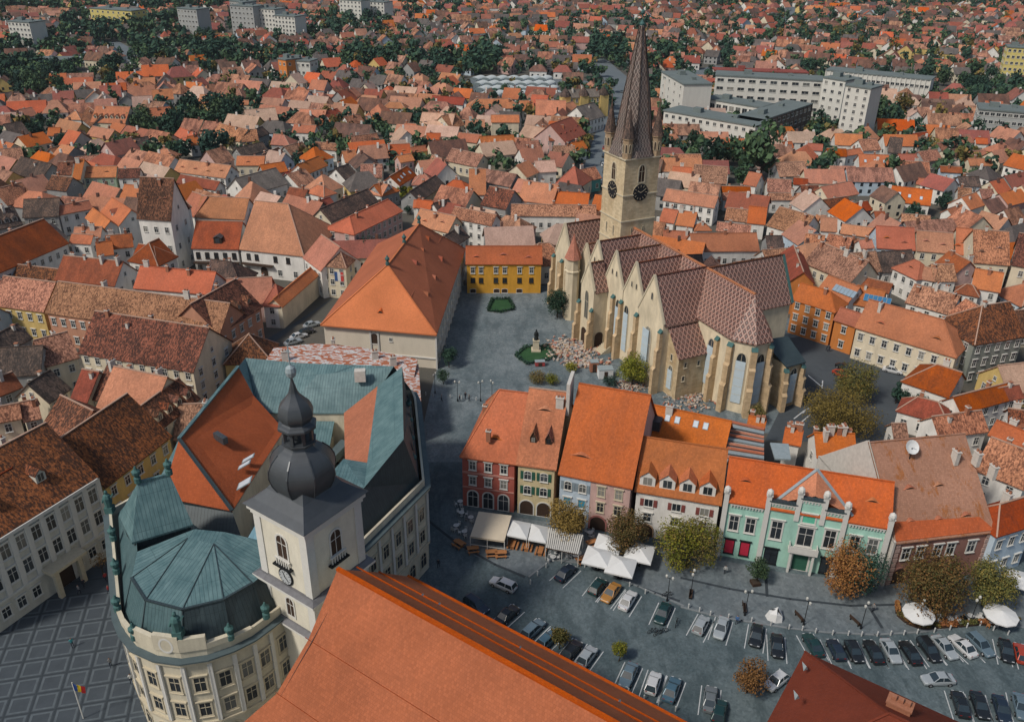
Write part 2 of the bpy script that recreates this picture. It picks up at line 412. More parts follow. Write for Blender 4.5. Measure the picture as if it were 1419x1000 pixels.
# ---------------------------------------------------------------- building kit
_wc = {}
def outline(wd, h, style):
    x = wd/2
    if style == 'a':
        r = x; zs = h-r
        return [(-x, 0), (x, 0)] + [(r*math.cos(t*math.pi/8), zs+r*math.sin(t*math.pi/8)) for t in range(0, 9)]
    if style == 'l':
        zs = h-wd*.95; out = [(-x, 0), (x, 0)]
        for i in range(5): t = i/4; out.append((x*math.cos(t*math.pi/2)**.8 if i < 4 else 0, zs+wd*.95*math.sin(t*math.pi/2)))
        for i in range(3, -1, -1): t = i/4; out.append((-x*math.cos(t*math.pi/2)**.8, zs+wd*.95*math.sin(t*math.pi/2)))
        return out
    if style == 'c':
        return [(x*math.cos(t*math.pi/8), h/2+h/2*math.sin(t*math.pi/8)) for t in range(16)]
    if style == 's':   # low segment arch
        return [(-x, 0), (x, 0), (x, h*.86), (x*.5, h*.97), (0, h), (-x*.5, h*.97), (-x, h*.86)]
    return [(-x, 0), (x, 0), (x, h), (-x, h)]
def winmesh(wd, h, style='r', trim=None, glass=None, fw=.13, mull=True, split=False):
    trim = trim or TRIM; glass = glass or GLASS
    key = (round(wd, 2), round(h, 2), style, trim.name, glass.name, fw, mull, split)
    if key in _wc: return _wc[key]
    ol = outline(wd, h, style); n = len(ol); cz = h/2
    fr = MB(); d = .10
    if fw > 0:
        ou = [(px*(1+2*fw/wd), cz+(pz-cz)*(1+2*fw/h)) for px, pz in ol]
        for i in range(n):
            j = (i+1) % n
            (ax, az), (bx, bz), (cx, cz2), (dx, dz) = ol[i], ol[j], ou[j], ou[i]
            fr.poly([(ax, -d, az), (bx, -d, bz), (cx, -d, cz2), (dx, -d, dz)][::-1])
            fr.poly([(dx, -d, dz), (cx, -d, cz2), (cx, 0, cz2), (dx, 0, dz)][::-1])
            fr.poly([(ax, -d, az), (bx, -d, bz), (bx, -.02, bz), (ax, -.02, az)])
        if style in 'rs': fr.box((0, -.11, -fw-.06), wd+2*fw+.12, .22, .09)
        if style == 'r' and split and h > 1.4: fr.box((0, -.13, h+fw+.12), wd+2*fw+.34, .26, .13); fr.box((0, -.1, h+fw), wd+2*fw+.1, .2, .12)
    if mull:
        mw = min(.07, wd*.07)
        fr.box((0, -.045, 0), mw, .04, h*.97)
        if h > wd*1.1: fr.box((0, -.045, h*.62), wd, .036, mw)
    pn = MB(); pn.poly([(px, -.022, pz) for px, pz in ol], 0 if split else 1)
    if split:
        r = (fr.mesh('window_frame', [trim]), pn.mesh('pane', [glass]))
    else:
        i = len(fr.v); fr.v += pn.v; fr.f += [tuple(i+q for q in f) for f in pn.f]; fr.m += pn.m
        r = (fr.mesh('window', [trim, glass]), None)
    _wc[key] = r
    return r
def put_window(parent, p, ang, wd, h, style='r', name='window', **kw):
    a, b = winmesh(wd, h, style, **kw)
    o = inst(name, a, parent, p, ang)
    if b is not None:
        q = bpy.data.objects.new('pane', b); COL.objects.link(q); q.parent = o; q['_o'] = tuple(p)
    return o
_sh = {}
def shutters(win, wd, h, mat):
    key = (round(wd, 2), round(h, 2), mat.name)
    if key not in _sh:
        m = MB(); m.box((0, -.06, 0), wd*.46, .06, h)
        for i in range(6): m.box((0, -.095, h*(.08+i*.145)), wd*.36, .03, h*.06)
        _sh[key] = m.mesh('shutter', [mat])
    for s in (-1, 1):
        o = bpy.data.objects.new('shutter', _sh[key]); COL.objects.link(o); o.parent = win
        o.location = (s*(wd/2+.13+wd*.24), 0, 0)
def facade(parent, p0, p1, rows):
    """p0 -> p1 left to right seen from outside; rows of dict(z, w, h, n or xs, ...)"""
    p0 = Vector(p0); p1 = Vector(p1); u = p1-p0; u.z = 0; L = u.length; u /= L
    ang = math.atan2(u.y, u.x); out = []
    for r in rows:
        r = dict(r); z = r.pop('z'); wd = r.pop('w'); h = r.pop('h'); n = r.pop('n', None); xs = r.pop('xs', None); sh = r.pop('sh', None); st = r.pop('style', 'r')
        if xs is None: xs = [(i+.5)/n for i in range(n)]
        for x in xs:
            p = p0+u*(x*L); p.z = z
            o = put_window(parent, p, ang, wd, h, st, **r); out.append(o)
            if sh: shutters(o, wd, h, sh)
    return out
_cm = {}
def chimney_mesh(kind):
    if kind not in _cm:
        m = MB()
        if kind == 0: m.box((0, 0, 0), .75, .6, 2.0, 0, 0); m.box((0, 0, 2.0), .95, .8, .16, 0, 1); m.box((0, 0, 2.16), .6, .45, .25, 0, 0)
        elif kind == 1: m.box((0, 0, 0), 1.3, .65, 2.3, 0, 1); m.box((0, 0, 2.3), 1.5, .85, .15, 0, 1); m.box((-.3, 0, 2.45), .3, .3, .4, 0, 0); m.box((.3, 0, 2.45), .3, .3, .4, 0, 0)
        elif kind == 2: m.box((0, 0, 0), .6, .6, 1.7, 0, 1); m.box((0, 0, 1.7), .78, .78, .12, 0, 0)
        else: m.box((0, 0, 0), 2.2, .7, 2.6, 0, 1); m.box((0, 0, 2.6), 2.4, .9, .18, 0, 0); [m.box((x, 0, 2.78), .32, .32, .45, 0, 0) for x in (-.7, 0, .7)]
        _cm[kind] = m.mesh('chimney', [BRICK, CHIMW])
    return _cm[kind]
_em = {}
def eyelid_mesh(rm, k, wd=2.6, h=.5):
    h *= .72
    key = (rm.name, round(k, 1), wd)
    if key not in _em:
        m = MB(); N = 10; top = []; back = []; bot = []
        for i in range(N+1):
            x = -wd/2+wd*i/N; hh = h*(math.cos((i/N-.5)*2*math.pi)*.5+.5)+.015
            top.append((x, -.05, hh)); yb = 1.45*hh/k; back.append((x, yb, k*yb+.03)); bot.append((x, 0, .01))
        for i in range(N):
            m.poly([top[i], top[i+1], back[i+1], back[i]], 0)
            m.poly([bot[i], bot[i+1], (top[i+1][0], 0, top[i+1][2]*.93), (top[i][0], 0, top[i][2]*.93)], 1)  # dark face stands in for the shade inside the opening
            m.poly([(top[i][0], -.04, top[i][2]*.93), (top[i+1][0], -.04, top[i+1][2]*.93), top[i+1], top[i]], 0)
        _em[key] = m.mesh('eyelid_dormer', [rm, WOOD_VOID])
    return _em[key]
def dormer_mesh(rm, wm, k, wd=1.5, h=1.2, peak=.8):
    key = ('d', rm.name, wm.name, round(k, 1), wd, h)
    if key not in _em:
        m = MB(); x = wd/2
        lb = h/k; lp = (h+peak)/k
        m.poly([(-x, 0, -.6), (x, 0, -.6), (x, 0, h), (0, 0, h+peak), (-x, 0, h)], 1)
        m.poly([(x, 0, -.6), (x, lb, h), (x, 0, h)], 1); m.poly([(-x, 0, -.6), (-x, 0, h), (-x, lb, h)], 1)
        e = .15
        m.slab([[(-x-e, -.2, h-e*peak/x), (0, -.2, h+peak), (0, lp, h+peak), (-x-e, lb, h-e*peak/x)],
                [(0, -.2, h+peak), (x+e, -.2, h-e*peak/x), (x+e, lb, h-e*peak/x), (0, lp, h+peak)]], .1, 0)
        m.box((0, -.03, h*.12), wd*.55, .06, h*.78, 0, 2); m.box((0, -.06, h*.12), .05, .04, h*.78, 0, 1)
        _em[key] = m.mesh('dormer', [rm, wm, GLASS])
    return _em[key]
def sky_mesh():
    if 'sky' not in _em:
        m = MB(); m.box((0, 0, 0), .95, 1.35, .12, 0, 0); m.box((0, 0, .12), .75, 1.1, .02, 0, 1); _em['sky'] = m.mesh('skylight', [LEADM, flat('skylight_glass', (.55, .62, .68), .12, 0, .1, 1, .7)])
    return _em['sky']
OCC = set()
def occ(pts, pad=0):
    """mark a convex footprint as built on"""
    q = [(p[0], p[1]) for p in pts]
    if pad:
        cx = sum(p[0] for p in q)/len(q); cy = sum(p[1] for p in q)/len(q)
        q = [(cx+(x-cx)*(1+pad), cy+(y-cy)*(1+pad)) for x, y in q]
    out = cells(q); OCC.update(out)
def cells(q):
    x0 = int(min(p[0] for p in q)//2); x1 = int(max(p[0] for p in q)//2)+1; y0 = int(min(p[1] for p in q)//2); y1 = int(max(p[1] for p in q)//2)+1
    out = []; n = len(q)
    for i in range(x0, x1+1):
        for j in range(y0, y1+1):
            x, y = i*2+1, j*2+1; c = False
            for k in range(n):
                (ax, ay), (bx, by) = q[k], q[(k+1) % n]
                if (ay > y) != (by > y) and x < (bx-ax)*(y-ay)/(by-ay)+ax: c = not c
            if c: out.append((i, j))
    return out
HOUSES = []
def house(a, u, n, L, hw, he, hr, roof='P', wall='c', ends='gg', name='house', label=None, cat='house', group=None, chim=1, eye=0, dorm=0, win=True,
          ov=.35, skyl=0, z0=0, trim=None, split=False, rm=None, wm=None, auto=True, ridge=True, wrows=None, ww=1.0, glass=None, seed=None):
    rnd = random.Random(seed if seed is not None else int(a.x*13+a.y*7))
    a = Vector((a.x, a.y, 0)); W = 2*hw; k = (hr-he)/hw
    rm = rm or ROOF[roof]; wm = wm or WALL[wall]
    base = a+u*(L/2)+n*hw; base.z = z0
    root = thing(name, label or 'house', cat, base, group)
    c = lambda s, t, z: a+u*s+n*t+Vector((0, 0, z))
    occ([c(0, 0, 0), c(L, 0, 0), c(L, W, 0), c(0, W, 0)])
    i0 = min(hw, L*.48) if ends[0] == 'h' else 0; i1 = min(hw, L*.48) if ends[1] == 'h' else 0
    # walls
    m = MB(); o = ov; T = he+.06
    m.prism([c(o, o, 0), c(L-o, o, 0), c(L-o, W-o, 0), c(o, W-o, 0)], z0, T, cap=False)
    if ends[0] == 'g': m.poly([c(o, W-o, T), c(o, o, T), c(o, hw, hr-.24)])
    if ends[1] == 'g': m.poly([c(L-o, o, T), c(L-o, W-o, T), c(L-o, hw, hr-.24)])
    wallo = m.obj('wall', wm, root)
    # roof
    e00, e10, e11, e01 = c(0, 0, he), c(L, 0, he), c(L, W, he), c(0, W, he)
    r0, r1 = c(i0, hw, hr), c(L-i1, hw, hr)
    m = MB(); tops = [[e00, e10, r1, r0], [e11, e01, r0, r1]]
    if i0: tops.append([e01, e00, r0])
    if i1: tops.append([e10, e11, r1])
    m.slab(tops, .22, 0); rx = 1 if rm in (ROOF['M'], ROOF['B'], ROOF['P'], ROOF['T']) else 0
    if ridge:
        up = Vector((0, 0, .05))
        m.bar(r0+up, r1+up, .3, .16, rx)
        if i0: m.bar(e00+up, r0+up, .24, .13, rx); m.bar(e01+up, r0+up, .24, .13, rx)
        if i1: m.bar(e10+up, r1+up, .24, .13, rx); m.bar(e11+up, r1+up, .24, .13, rx)
    ro = m.obj('roof', [rm, RIDGE], root)
    ang = math.atan2(u.y, u.x)
    for i in range(chim):
        s = L*(i+.5+rnd.uniform(-.25, .25))/chim; s = min(max(s, i0+.6), L-i1-.6); tt = hw*(1+rnd.uniform(-.35, .5))
        z = hr-abs(tt-hw)*k-.7
        inst('chimney', chimney_mesh(rnd.choice((0, 0, 1, 2))), ro, c(s, tt, z), ang+rnd.choice((0, math.pi/2)))
    for i in range(eye):
        s = L*(i+.5+rnd.uniform(-.08, .08))/eye; v = rnd.uniform(.3, .5)
        inst('eyelid_dormer', eyelid_mesh(rm, k), ro, c(s, hw*v, he+hw*v*k), ang)
    for i in range(dorm):
        s = L*(i+.7)/(dorm+.4); v = .25
        inst('dormer', dormer_mesh(rm, wm, k), ro, c(s, hw*v, he+hw*v*k), ang)
    for i in range(skyl):
        s = L*(i+.8+rnd.uniform(-.2, .2))/(skyl+.6); v = rnd.uniform(.35, .6)
        rot = Matrix.Rotation(ang, 4, 'Z') @ Matrix.Rotation(math.atan(k), 4, 'X')
        inst('skylight', sky_mesh(), ro, c(s, hw*v, he+hw*v*k+.02), mtx=rot)
    sides = [(c(o, o, 0), c(L-o, o, 0)), (c(L-o, o, 0), c(L-o, W-o, 0)), (c(L-o, W-o, 0), c(o, W-o, 0)), (c(o, W-o, 0), c(o, o, 0))]
    if win:
        nr = wrows or max(1, int(he/3.0)); fh = he/nr
        for si, (p, q) in enumerate(sides):
            d = q-p; nn = Vector((d.y, -d.x, 0))
            if (-(p+q)/2).dot(nn) <= 0: continue
            ln = d.length; nc = max(1, int(ln/2.6))
            if si in (1, 3): nc = max(1, int(ln/3.8))
            facade(root, p, q, [dict(z=z0+fh*r+fh*.3, w=ww, h=min(1.55, fh*.48), n=nc, trim=trim, split=split, fw=.11, glass=glass) for r in range(nr)])
            if si in (1, 3) and ends[0 if si == 3 else 1] == 'g' and hw > 3.4:
                facade(root, p, q, [dict(z=he+.35*(hr-he)*.5, w=.7, h=.9, n=1, trim=trim, fw=.09)])
    HOUSES.append(dict(root=root, roof=roof, wall=wall, ends=ends, L=L, W=W, he=he, pos=base, auto=auto and label is None, chim=chim))
    return dict(root=root, wall=wallo, roof=ro, c=c, L=L, W=W, hw=hw, he=he, hr=hr, k=k, ang=ang, sides=sides, u=u, n=n)
def hx(t, x1, y1, x2, y2, x3, y3, he=6, roof='P', wall='c', ends='gg', k=.9, **kw):
    a, u, n, L, hw, hr = rect_from(t, x1, y1, x2, y2, x3, y3, he, k)
    if L < 3: L = 3
    return house(a, u, n, L, hw, he, hr, roof, wall, ends, **kw)
# ---------------------------------------------------------------- ground
def sheet(name, pts, z, mat, parent=None, kind='structure'):
    m = MB(); m.poly([(p[0], p[1], z) for p in pts])
    # face up
    a, b, c3 = (Vector((p[0], p[1], 0)) for p in pts[:3])
    ar = sum(pts[i][0]*pts[(i+1) % len(pts)][1]-pts[(i+1) % len(pts)][0]*pts[i][1] for i in range(len(pts)))
    if ar < 0: m.f = [tuple(reversed(m.f[0]))]
    o = m.obj(name, mat, parent, org=(0, 0, 0))
    if kind and parent is None: tag(o, kind=kind)
    return o
TOWNG = mat_ground('town_ground', (.075, .078, .07), (.13, .115, .095), .02, .25, 3, .3)
sheet('ground', [(-6000, -400), (6000, -400), (6000, 7000), (-6000, 7000)], 0, TOWNG)
sheet('square', [P(470, 1100), P(590, 780), P(592, 640), P(640, 640), P(1245, 790), P(1500, 735), P(1700, 1050), P(1100, 1300)], .02, COBBLE)
sheet('church_square', [P(575, 640), P(640, 655), P(700, 560), P(905, 575), P(1010, 600), P(1180, 600), P(1240, 480), P(1090, 440), P(980, 400), P(752, 395), P(640, 395), P(600, 530)], .016, COBBLEL)
sheet('lane', [P(320, 500), P(345, 500), P(480, 400), P(420, 440)], .03, ASPHALT)
sheet('choir_street', [P(1085, 470), P(1115, 465), P(1235, 500), P(1290, 560), P(1235, 615), P(1060, 610), P(1085, 560)], .026, ASPHALT)
sheet('great_square', [P(-150, 790), P(150, 770), P(260, 1100), P(-250, 1150)], .02, flat('great_square_slabs', (.062, .075, .088), .8, 0, .25, .5))
# ---------------------------------------------------------------- cathedral
CA = R_(-64); E1 = Vector((math.cos(CA), math.sin(CA), 0)); E2 = Vector((-E1.y, E1.x, 0)); CO = Vector((26, 197.5, 0))
def C(s, t, z=0): return CO+E1*s+E2*t+Vector((0, 0, z))
ANG_S = math.atan2(E1.y, E1.x)             # walls that face the south side (-E2)
cath = thing('cathedral', 'Gothic cathedral with diamond-patterned tile roofs and a pointed clock tower', 'church', C(20, 2))
AX = 2.6; EV = 16.6; RZ = 25.2; HWC = 4.6
def block_walls(name, pts, z1, mat, z0=0, par=None):
    m = MB(); m.prism(pts, z0, z1, cap=True); return m.obj(name, mat, par or cath)
SFRONT = -9.6
# nave, aisle and choir walls
block_walls('nave_wall', [C(-1, -9), C(33.2, -9), C(33.2, AX+HWC), C(-1, AX+HWC)], EV-.25, RENDERC)
apse = [(33.0, AX-HWC), (46.5, AX-HWC), (50.3, AX-1.9), (50.3, AX+1.9), (46.5, AX+HWC), (33.0, AX+HWC)]
block_walls('choir_wall', [C(*p) for p in apse], EV-.2, RENDERC)
# nave roof with the polygonal end
m = MB(); ov = .5
ea = [(33.0, AX-HWC-ov), (46.7, AX-HWC-ov), (50.8, AX-2.1), (50.8, AX+2.1), (46.7, AX+HWC+ov), (33.0, AX+HWC+ov)]
ra, rb = C(1.5, AX, RZ), C(46.0, AX, RZ)
tops = [[C(1.5, AX-HWC-ov, EV), C(46.7, AX-HWC-ov, EV), rb, ra], [C(46.7, AX+HWC+ov, EV), C(1.5, AX+HWC+ov, EV), ra, rb],
        [C(*ea[1], EV), C(*ea[2], EV), rb], [C(*ea[2], EV), C(*ea[3], EV), rb], [C(*ea[3], EV), C(*ea[4], EV), rb]]
m.slab(tops, .3, 0); m.bar(ra+Vector((0, 0, .1)), rb+Vector((0, 0, .1)), .45, .3, 1)
m.obj('nave_roof', [GLAZED, ROOF['P']], cath)
def gable_bay(s0, hw, front, ridge, eave, back=AX, rname='gable_roof', wname='gable_wall'):
    """a bay whose gable faces the south side; returns nothing"""
    m = MB(); o = .25
    m.prism([C(s0-hw+.1, front), C(s0+hw-.1, front), C(s0+hw-.1, front+4), C(s0-hw+.1, front+4)], 0, eave, cap=False)
    m.poly([C(s0-hw+.1, front, eave), C(s0+hw-.1, front, eave), C(s0, front, ridge+.1)])
    # raised coping on the gable
    m.bar(C(s0-hw, front+.1, eave), C(s0, front+.1, ridge+.35), .5, .35, 1); m.bar(C(s0+hw, front+.1, eave), C(s0, front+.1, ridge+.35), .5, .35, 1)
    m.obj(wname, [RENDERC, STONETRIM], cath)
    m = MB()
    m.slab([[C(s0+hw+o, front+.3, eave-o*1.9), C(s0+hw+o, back, eave-o*1.9), C(s0, back, ridge), C(s0, front+.3, ridge)],
            [C(s0-hw-o, back, eave-o*1.9), C(s0-hw-o, front+.3, eave-o*1.9), C(s0, front+.3, ridge), C(s0, back, ridge)]], .25, 0)
    m.bar(C(s0, front, ridge+.12), C(s0, back, ridge+.12), .34, .24, 1)
    m.obj(rname, [GLAZED, ROOF['B']], cath)
def slit(s, t, z, wd=.45, h=1.3): put_window(cath, C(s, t, z), ANG_S, wd, h, 'l', mull=False, fw=.1, trim=STONETRIM)
for s0, hw, ri in ((5.2, 4.0, 24.6), (13.2, 4.0, 24.8), (21.4, 4.1, 25.0)):
    gable_bay(s0, hw, SFRONT, ri, 17.1)
    slit(s0-.9, SFRONT-.02, 19.2); slit(s0+.9, SFRONT-.02, 19.2)
gable_bay(30.2, 4.9, -10.9, 25.4, 16.4, rname='transept_roof', wname='transept_wall')
slit(30.2, -10.92, 20.2, .6, 1.6)
# north transept
m = MB(); s0, hw = 31.0, 4.9
m.prism([C(s0-hw, AX+3), C(s0+hw, AX+3), C(s0+hw, 22.6), C(s0-hw, 22.6)], 0, 16.4, cap=False)
m.poly([C(s0+hw, 22.6, 16.4), C(s0-hw, 22.6, 16.4), C(s0, 22.6, 25.4)]); m.obj('transept_wall', RENDERC, cath)
m = MB()
m.slab([[C(s0+hw+.4, AX, 15.7), C(s0+hw+.4, 23, 15.7), C(s0, 23, 25.4), C(s0, AX, 25.4)], [C(s0-hw-.4, 23, 15.7), C(s0-hw-.4, AX, 15.7), C(s0, AX, 25.4), C(s0, 23, 25.4)]], .25)
m.bar(C(s0, AX, 25.5), C(s0, 23, 25.5), .4, .28, 1); m.bar(C(s0, 22.95, 25.5), C(s0+hw+.4, 22.95, 15.8), .6, .35, 2); m.obj('transept_roof', [GLAZED, ROOF['B'], VERD], cath)
m = MB(); m.box(C(40, AX+3.2, 19.5), .8, .8, 3.4, CA); m.obj('chimney', CHIMW, cath)
# porch
gable_bay(8.0, 3.0, -13.4, 20.8, 15.0, back=-9.5, rname='porch_roof', wname='porch_wall')
put_window(cath, C(8.0, -13.42, 7.0), ANG_S, 1.5, 7.0, 'l', trim=STONETRIM, glass=flat('leaded_glass', (.10, .10, .09), .3), split=True)
put_window(cath, C(7.6, -13.42, .2), ANG_S, 2.6, 4.2, 'a', trim=STONETRIM, mull=False, split=True, name='porch_arch', glass=WOOD_VOID)
put_window(cath, C(10.92, -11.4, .2), ANG_S+math.pi/2, 2.4, 4.0, 'a', trim=STONETRIM, mull=False, split=True, name='porch_arch', glass=WOOD_VOID)
m = MB()
for i in range(6): m.box(C(13.2, -12.6+i*.45, 0), 2.8, .45, .3+i*.28, CA)
m.obj('steps', STONETRIM, cath)
# annexe with a lean-to roof
m = MB(); m.prism([C(34.4, -9.2), C(39.3, -9.2), C(39.3, -2.2), C(34.4, -2.2)], 0, 10.2, cap=False)
m.poly([C(34.4, -9.2, 10.2), C(39.3, -9.2, 10.2), C(34.4, -9.2, 15.6)]); m.obj('annexe_wall', [ASHLAR], cath)
m = MB(); m.slab([[C(39.7, -9.6, 10.1), C(39.7, -2.0, 10.1), C(34.6, -2.0, 15.9), C(34.6, -9.6, 15.9)]], .25); m.bar(C(34.6, -9.6, 16), C(34.6, -2, 16), .4, .3, 1); m.obj('annexe_roof', [GLAZED, ROOF['B']], cath)
for t, z in ((-7.4, 7.6), (-4.0, 7.4), (-7.6, 4.4)): put_window(cath, C(39.32, t, z), ANG_S+math.pi/2, .6, 1.1, 'r', mull=False, trim=STONETRIM)
put_window(cath, C(36.8, -9.22, 8.5), ANG_S, .5, 1.4, 'r', mull=False, trim=STONETRIM)
# north-east chapel
m = MB(); m.prism([C(45.5, 8.0), C(51.5, 9.0), C(51.2, 13.5), C(45.5, 14)], 0, 10.5, cap=False); m.obj('chapel_wall', ASHLAR, cath)
m = MB(); m.slab([[C(51.9, 8.6, 10.3), C(51.7, 13.9, 10.3), C(45, 14.4, 13.2), C(45, 7.4, 13.6)]], .25); m.obj('chapel_roof', COPPERD, cath)
# buttresses: stepped piers with sloped caps
def buttress(s, t, ds, dt, h, wd=.95):
    m = MB(); d = Vector((ds, dt, 0)).normalized(); a = ANG_S+math.atan2(d.y, d.x)
    for dep, z0, z1 in ((1.7, 0, h*.42), (1.25, h*.42, h*.72), (.85, h*.72, h)):
        c = C(s+d.x*dep/2, t+d.y*dep/2, z0); m.box(c, dep, wd, z1-z0, a, 0)
        p = lambda q, y, z: C(s+d.x*q-d.y*y, t+d.y*q+d.x*y, z)
        y = wd/2
        m.shape([p(dep+.08, -y-.05, z1), p(dep+.08, y+.05, z1), p(dep-.62, y+.05, z1+.75), p(dep-.62, -y-.05, z1+.75), p(dep-.62, -y-.05, z1), p(dep-.62, y+.05, z1)],
                [(0, 1, 2, 3), (0, 3, 4), (1, 5, 2)], 1 if z1 > h*.9 else 0)
    m.obj('buttress', [ASHLARB, VERD], cath)
for s in (1.4, 13.9, 17.3, 25.2): buttress(s, SFRONT, 0, -1, 14)
for s in (25.6, 34.8): buttress(s, -10.9, 0, -1, 14.5)
buttress(11.0, -13.4, 0, -1, 10, .9); buttress(5.0, -13.4, 0, -1, 10, .9)
buttress(42.4, AX-HWC, 0, -1, 14.5); buttress(46.4, AX-HWC, .35, -1, 15, 1.2); buttress(50.2, AX-1.9, 1, -.6, 15, 1.2); buttress(50.2, AX+1.9, 1, .6, 15, 1.2); buttress(46.4, AX+HWC, .5, 1, 14)
buttress(51.3, 9.0, 1, -.3, 9, 1.0); buttress(51.2, 13.4, 1, .4, 9, 1.0)
# tall windows, boarded with pale sheeting during the works
def tallwin(p, ang, wd, z, h, sheeth=None, off=0):
    o = put_window(cath, Vector((p.x, p.y, z)), ang, wd, h, 'l', trim=STONETRIM, split=True, fw=.22)
    m = MB(); sh = sheeth or h*.86
    m.box((off, -.2, -.2), wd*1.02, .08, sh, 0, 0)
    for i in range(1, 5): m.box((off, -.25, -.2+sh*i/5), wd*1.04, .03, .05, 0, 1)
    q = bpy.data.objects.new('window_sheeting', m.mesh('window_sheeting', [SHEET, STONETRIM])); COL.objects.link(q); q.parent = o
def wall_ang(p, q): return math.atan2((q-p).y, (q-p).x)
for s in (15.6, 19.2): tallwin(C(s, SFRONT-.02), ANG_S, 1.7, 3.0, 11.0)
tallwin(C(30.0, -10.93), ANG_S, 2.3, 3.2, 10.5, 10, -.7)
tallwin(C(36.9, -9.23), ANG_S, 1.5, 2.0, 5.2)
tallwin(C(40.4, AX-HWC-.02), ANG_S, 2.0, 3.2, 10.5)
for i in (1, 2, 3):
    p, q = C(*apse[i]), C(*apse[i+1]); tallwin((p+q)/2+Vector(((q-p).y, -(q-p).x, 0)).normalized()*.02, wall_ang(p, q), 2.0, 2.6, 11.2)
p, q = C(51.5, 9.0), C(51.2, 13.5); tallwin((p+q)/2+E1*.03, wall_ang(p, q), 1.9, 1.2, 8)
# west part (ferula) with its own gable, and the low roof beside the tower
gable_bay(-12.6, 4.4, -8.6, 23.2, 14.6, back=6, rname='west_roof', wname='west_wall')
m = MB(); m.prism([C(-16.9, -6), C(-8.3, -6), C(-8.3, 11), C(-16.9, 11)], 0, 14.4, cap=False); m.obj('west_side_wall', RENDERC, cath)
gable_bay(-5.2, 2.9, -6.4, 20.0, 14.8, back=3, rname='west_roof', wname='west_wall')
for s in (-17, -12.6, -8.4): buttress(s, -8.6, 0, -1, 13.2)
for s in (-14.8, -10.6): put_window(cath, C(s, -8.62, 4.0), ANG_S, 1.6, 8.5, 'l', trim=STONETRIM, split=True, glass=ASHLARB)
# stair turret
m = MB(); m.lathe(C(-6.6, -9.2, 0), [(1.75, 0), (1.75, 12.8), (2.0, 13.0), (2.0, 13.3), (1.75, 13.5), (1.75, 16.2), (2.15, 16.5)], 8, 0); tur = m.obj('stair_turret', RENDERC, cath)
m = MB(); m.lathe(C(-6.6, -9.2, 0), [(2.2, 16.45), (1.5, 18.2), (.75, 20.3), (.18, 22.2), (.02, 22.9)], 8, 0); m.obj('turret_roof', ROOF['P'], tur)
# tower
TC = (-3.0, 3.4); TW = 9.4; TH = 42.2
tow = MB(); tow.prism([C(TC[0]+x*TW/2, TC[1]+y*TW/2) for x, y in ((-1, -1), (1, -1), (1, 1), (-1, 1))], 0, TH, cap=True)
tow = tow.obj('tower_wall', mat_stone('tower_ashlar', (.62, .51, .34), (.50, .385, .235)), cath)
m = MB()
for z, e in ((21.5, .16), (27.0, .2), (33.3, .2), (TH-.3, .35)):
    m.box(C(*TC, z), TW+2*e, TW+2*e, .32, CA)
m.obj('string_course', STONETRIM, tow)
def tface(side):
    """south (-E2) face or east (+E1) face of the tower: point and angle"""
    if side == 's': return C(TC[0], TC[1]-TW/2-.02), ANG_S
    if side == 'e': return C(TC[0]+TW/2+.02, TC[1]), ANG_S+math.pi/2
    if side == 'n': return C(TC[0], TC[1]+TW/2+.02), ANG_S+math.pi
    return C(TC[0]-TW/2-.02, TC[1]), ANG_S-math.pi/2
CLOCKF = flat('clock_face', (.02, .022, .026), .5); GOLD = flat('clock_gilding', (.62, .55, .40), .4, .3)
for side in 'senw':
    p, a = tface(side); tgt = Vector((math.cos(a), math.sin(a), 0))
    put_window(tow, Vector((p.x, p.y, 36.4)), a, 1.55, 4.0, 'l', trim=STONETRIM, split=True, fw=.3, glass=WOOD_VOID)
    for x in (-2, 2): put_window(tow, p+tgt*x*.8+Vector((0, 0, 23.2)), a, .28, 2.2, 'r', mull=False, fw=.06, trim=STONETRIM)
    m = MB(); m.lathe((0, 0, 0), [(2.05, 0), (2.05, .14), (1.85, .2)], 28, 0); m.lathe((0, 0, .02), [(2.12, 0), (2.12, .1)], 28, 1, cap=False)
    for i in range(12):
        t = i*math.pi/6; m.box((1.55*math.cos(t), 1.55*math.sin(t), .2), .5, .1, .02, t, 1)
    m.bar((0, 0, .24), (.95*math.sin(R_(300)), .95*math.cos(R_(300)), .24), .17, .02, 1); m.bar((0, 0, .27), (1.35*math.sin(R_(60)), 1.35*math.cos(R_(60)), .27), .12, .02, 1)
    inst('clock', m.mesh('clock', [CLOCKF, GOLD]), tow, Vector((p.x, p.y, 33.9)), mtx=Matrix.Rotation(a, 4, 'Z') @ Matrix.Rotation(math.pi/2, 4, 'X'))
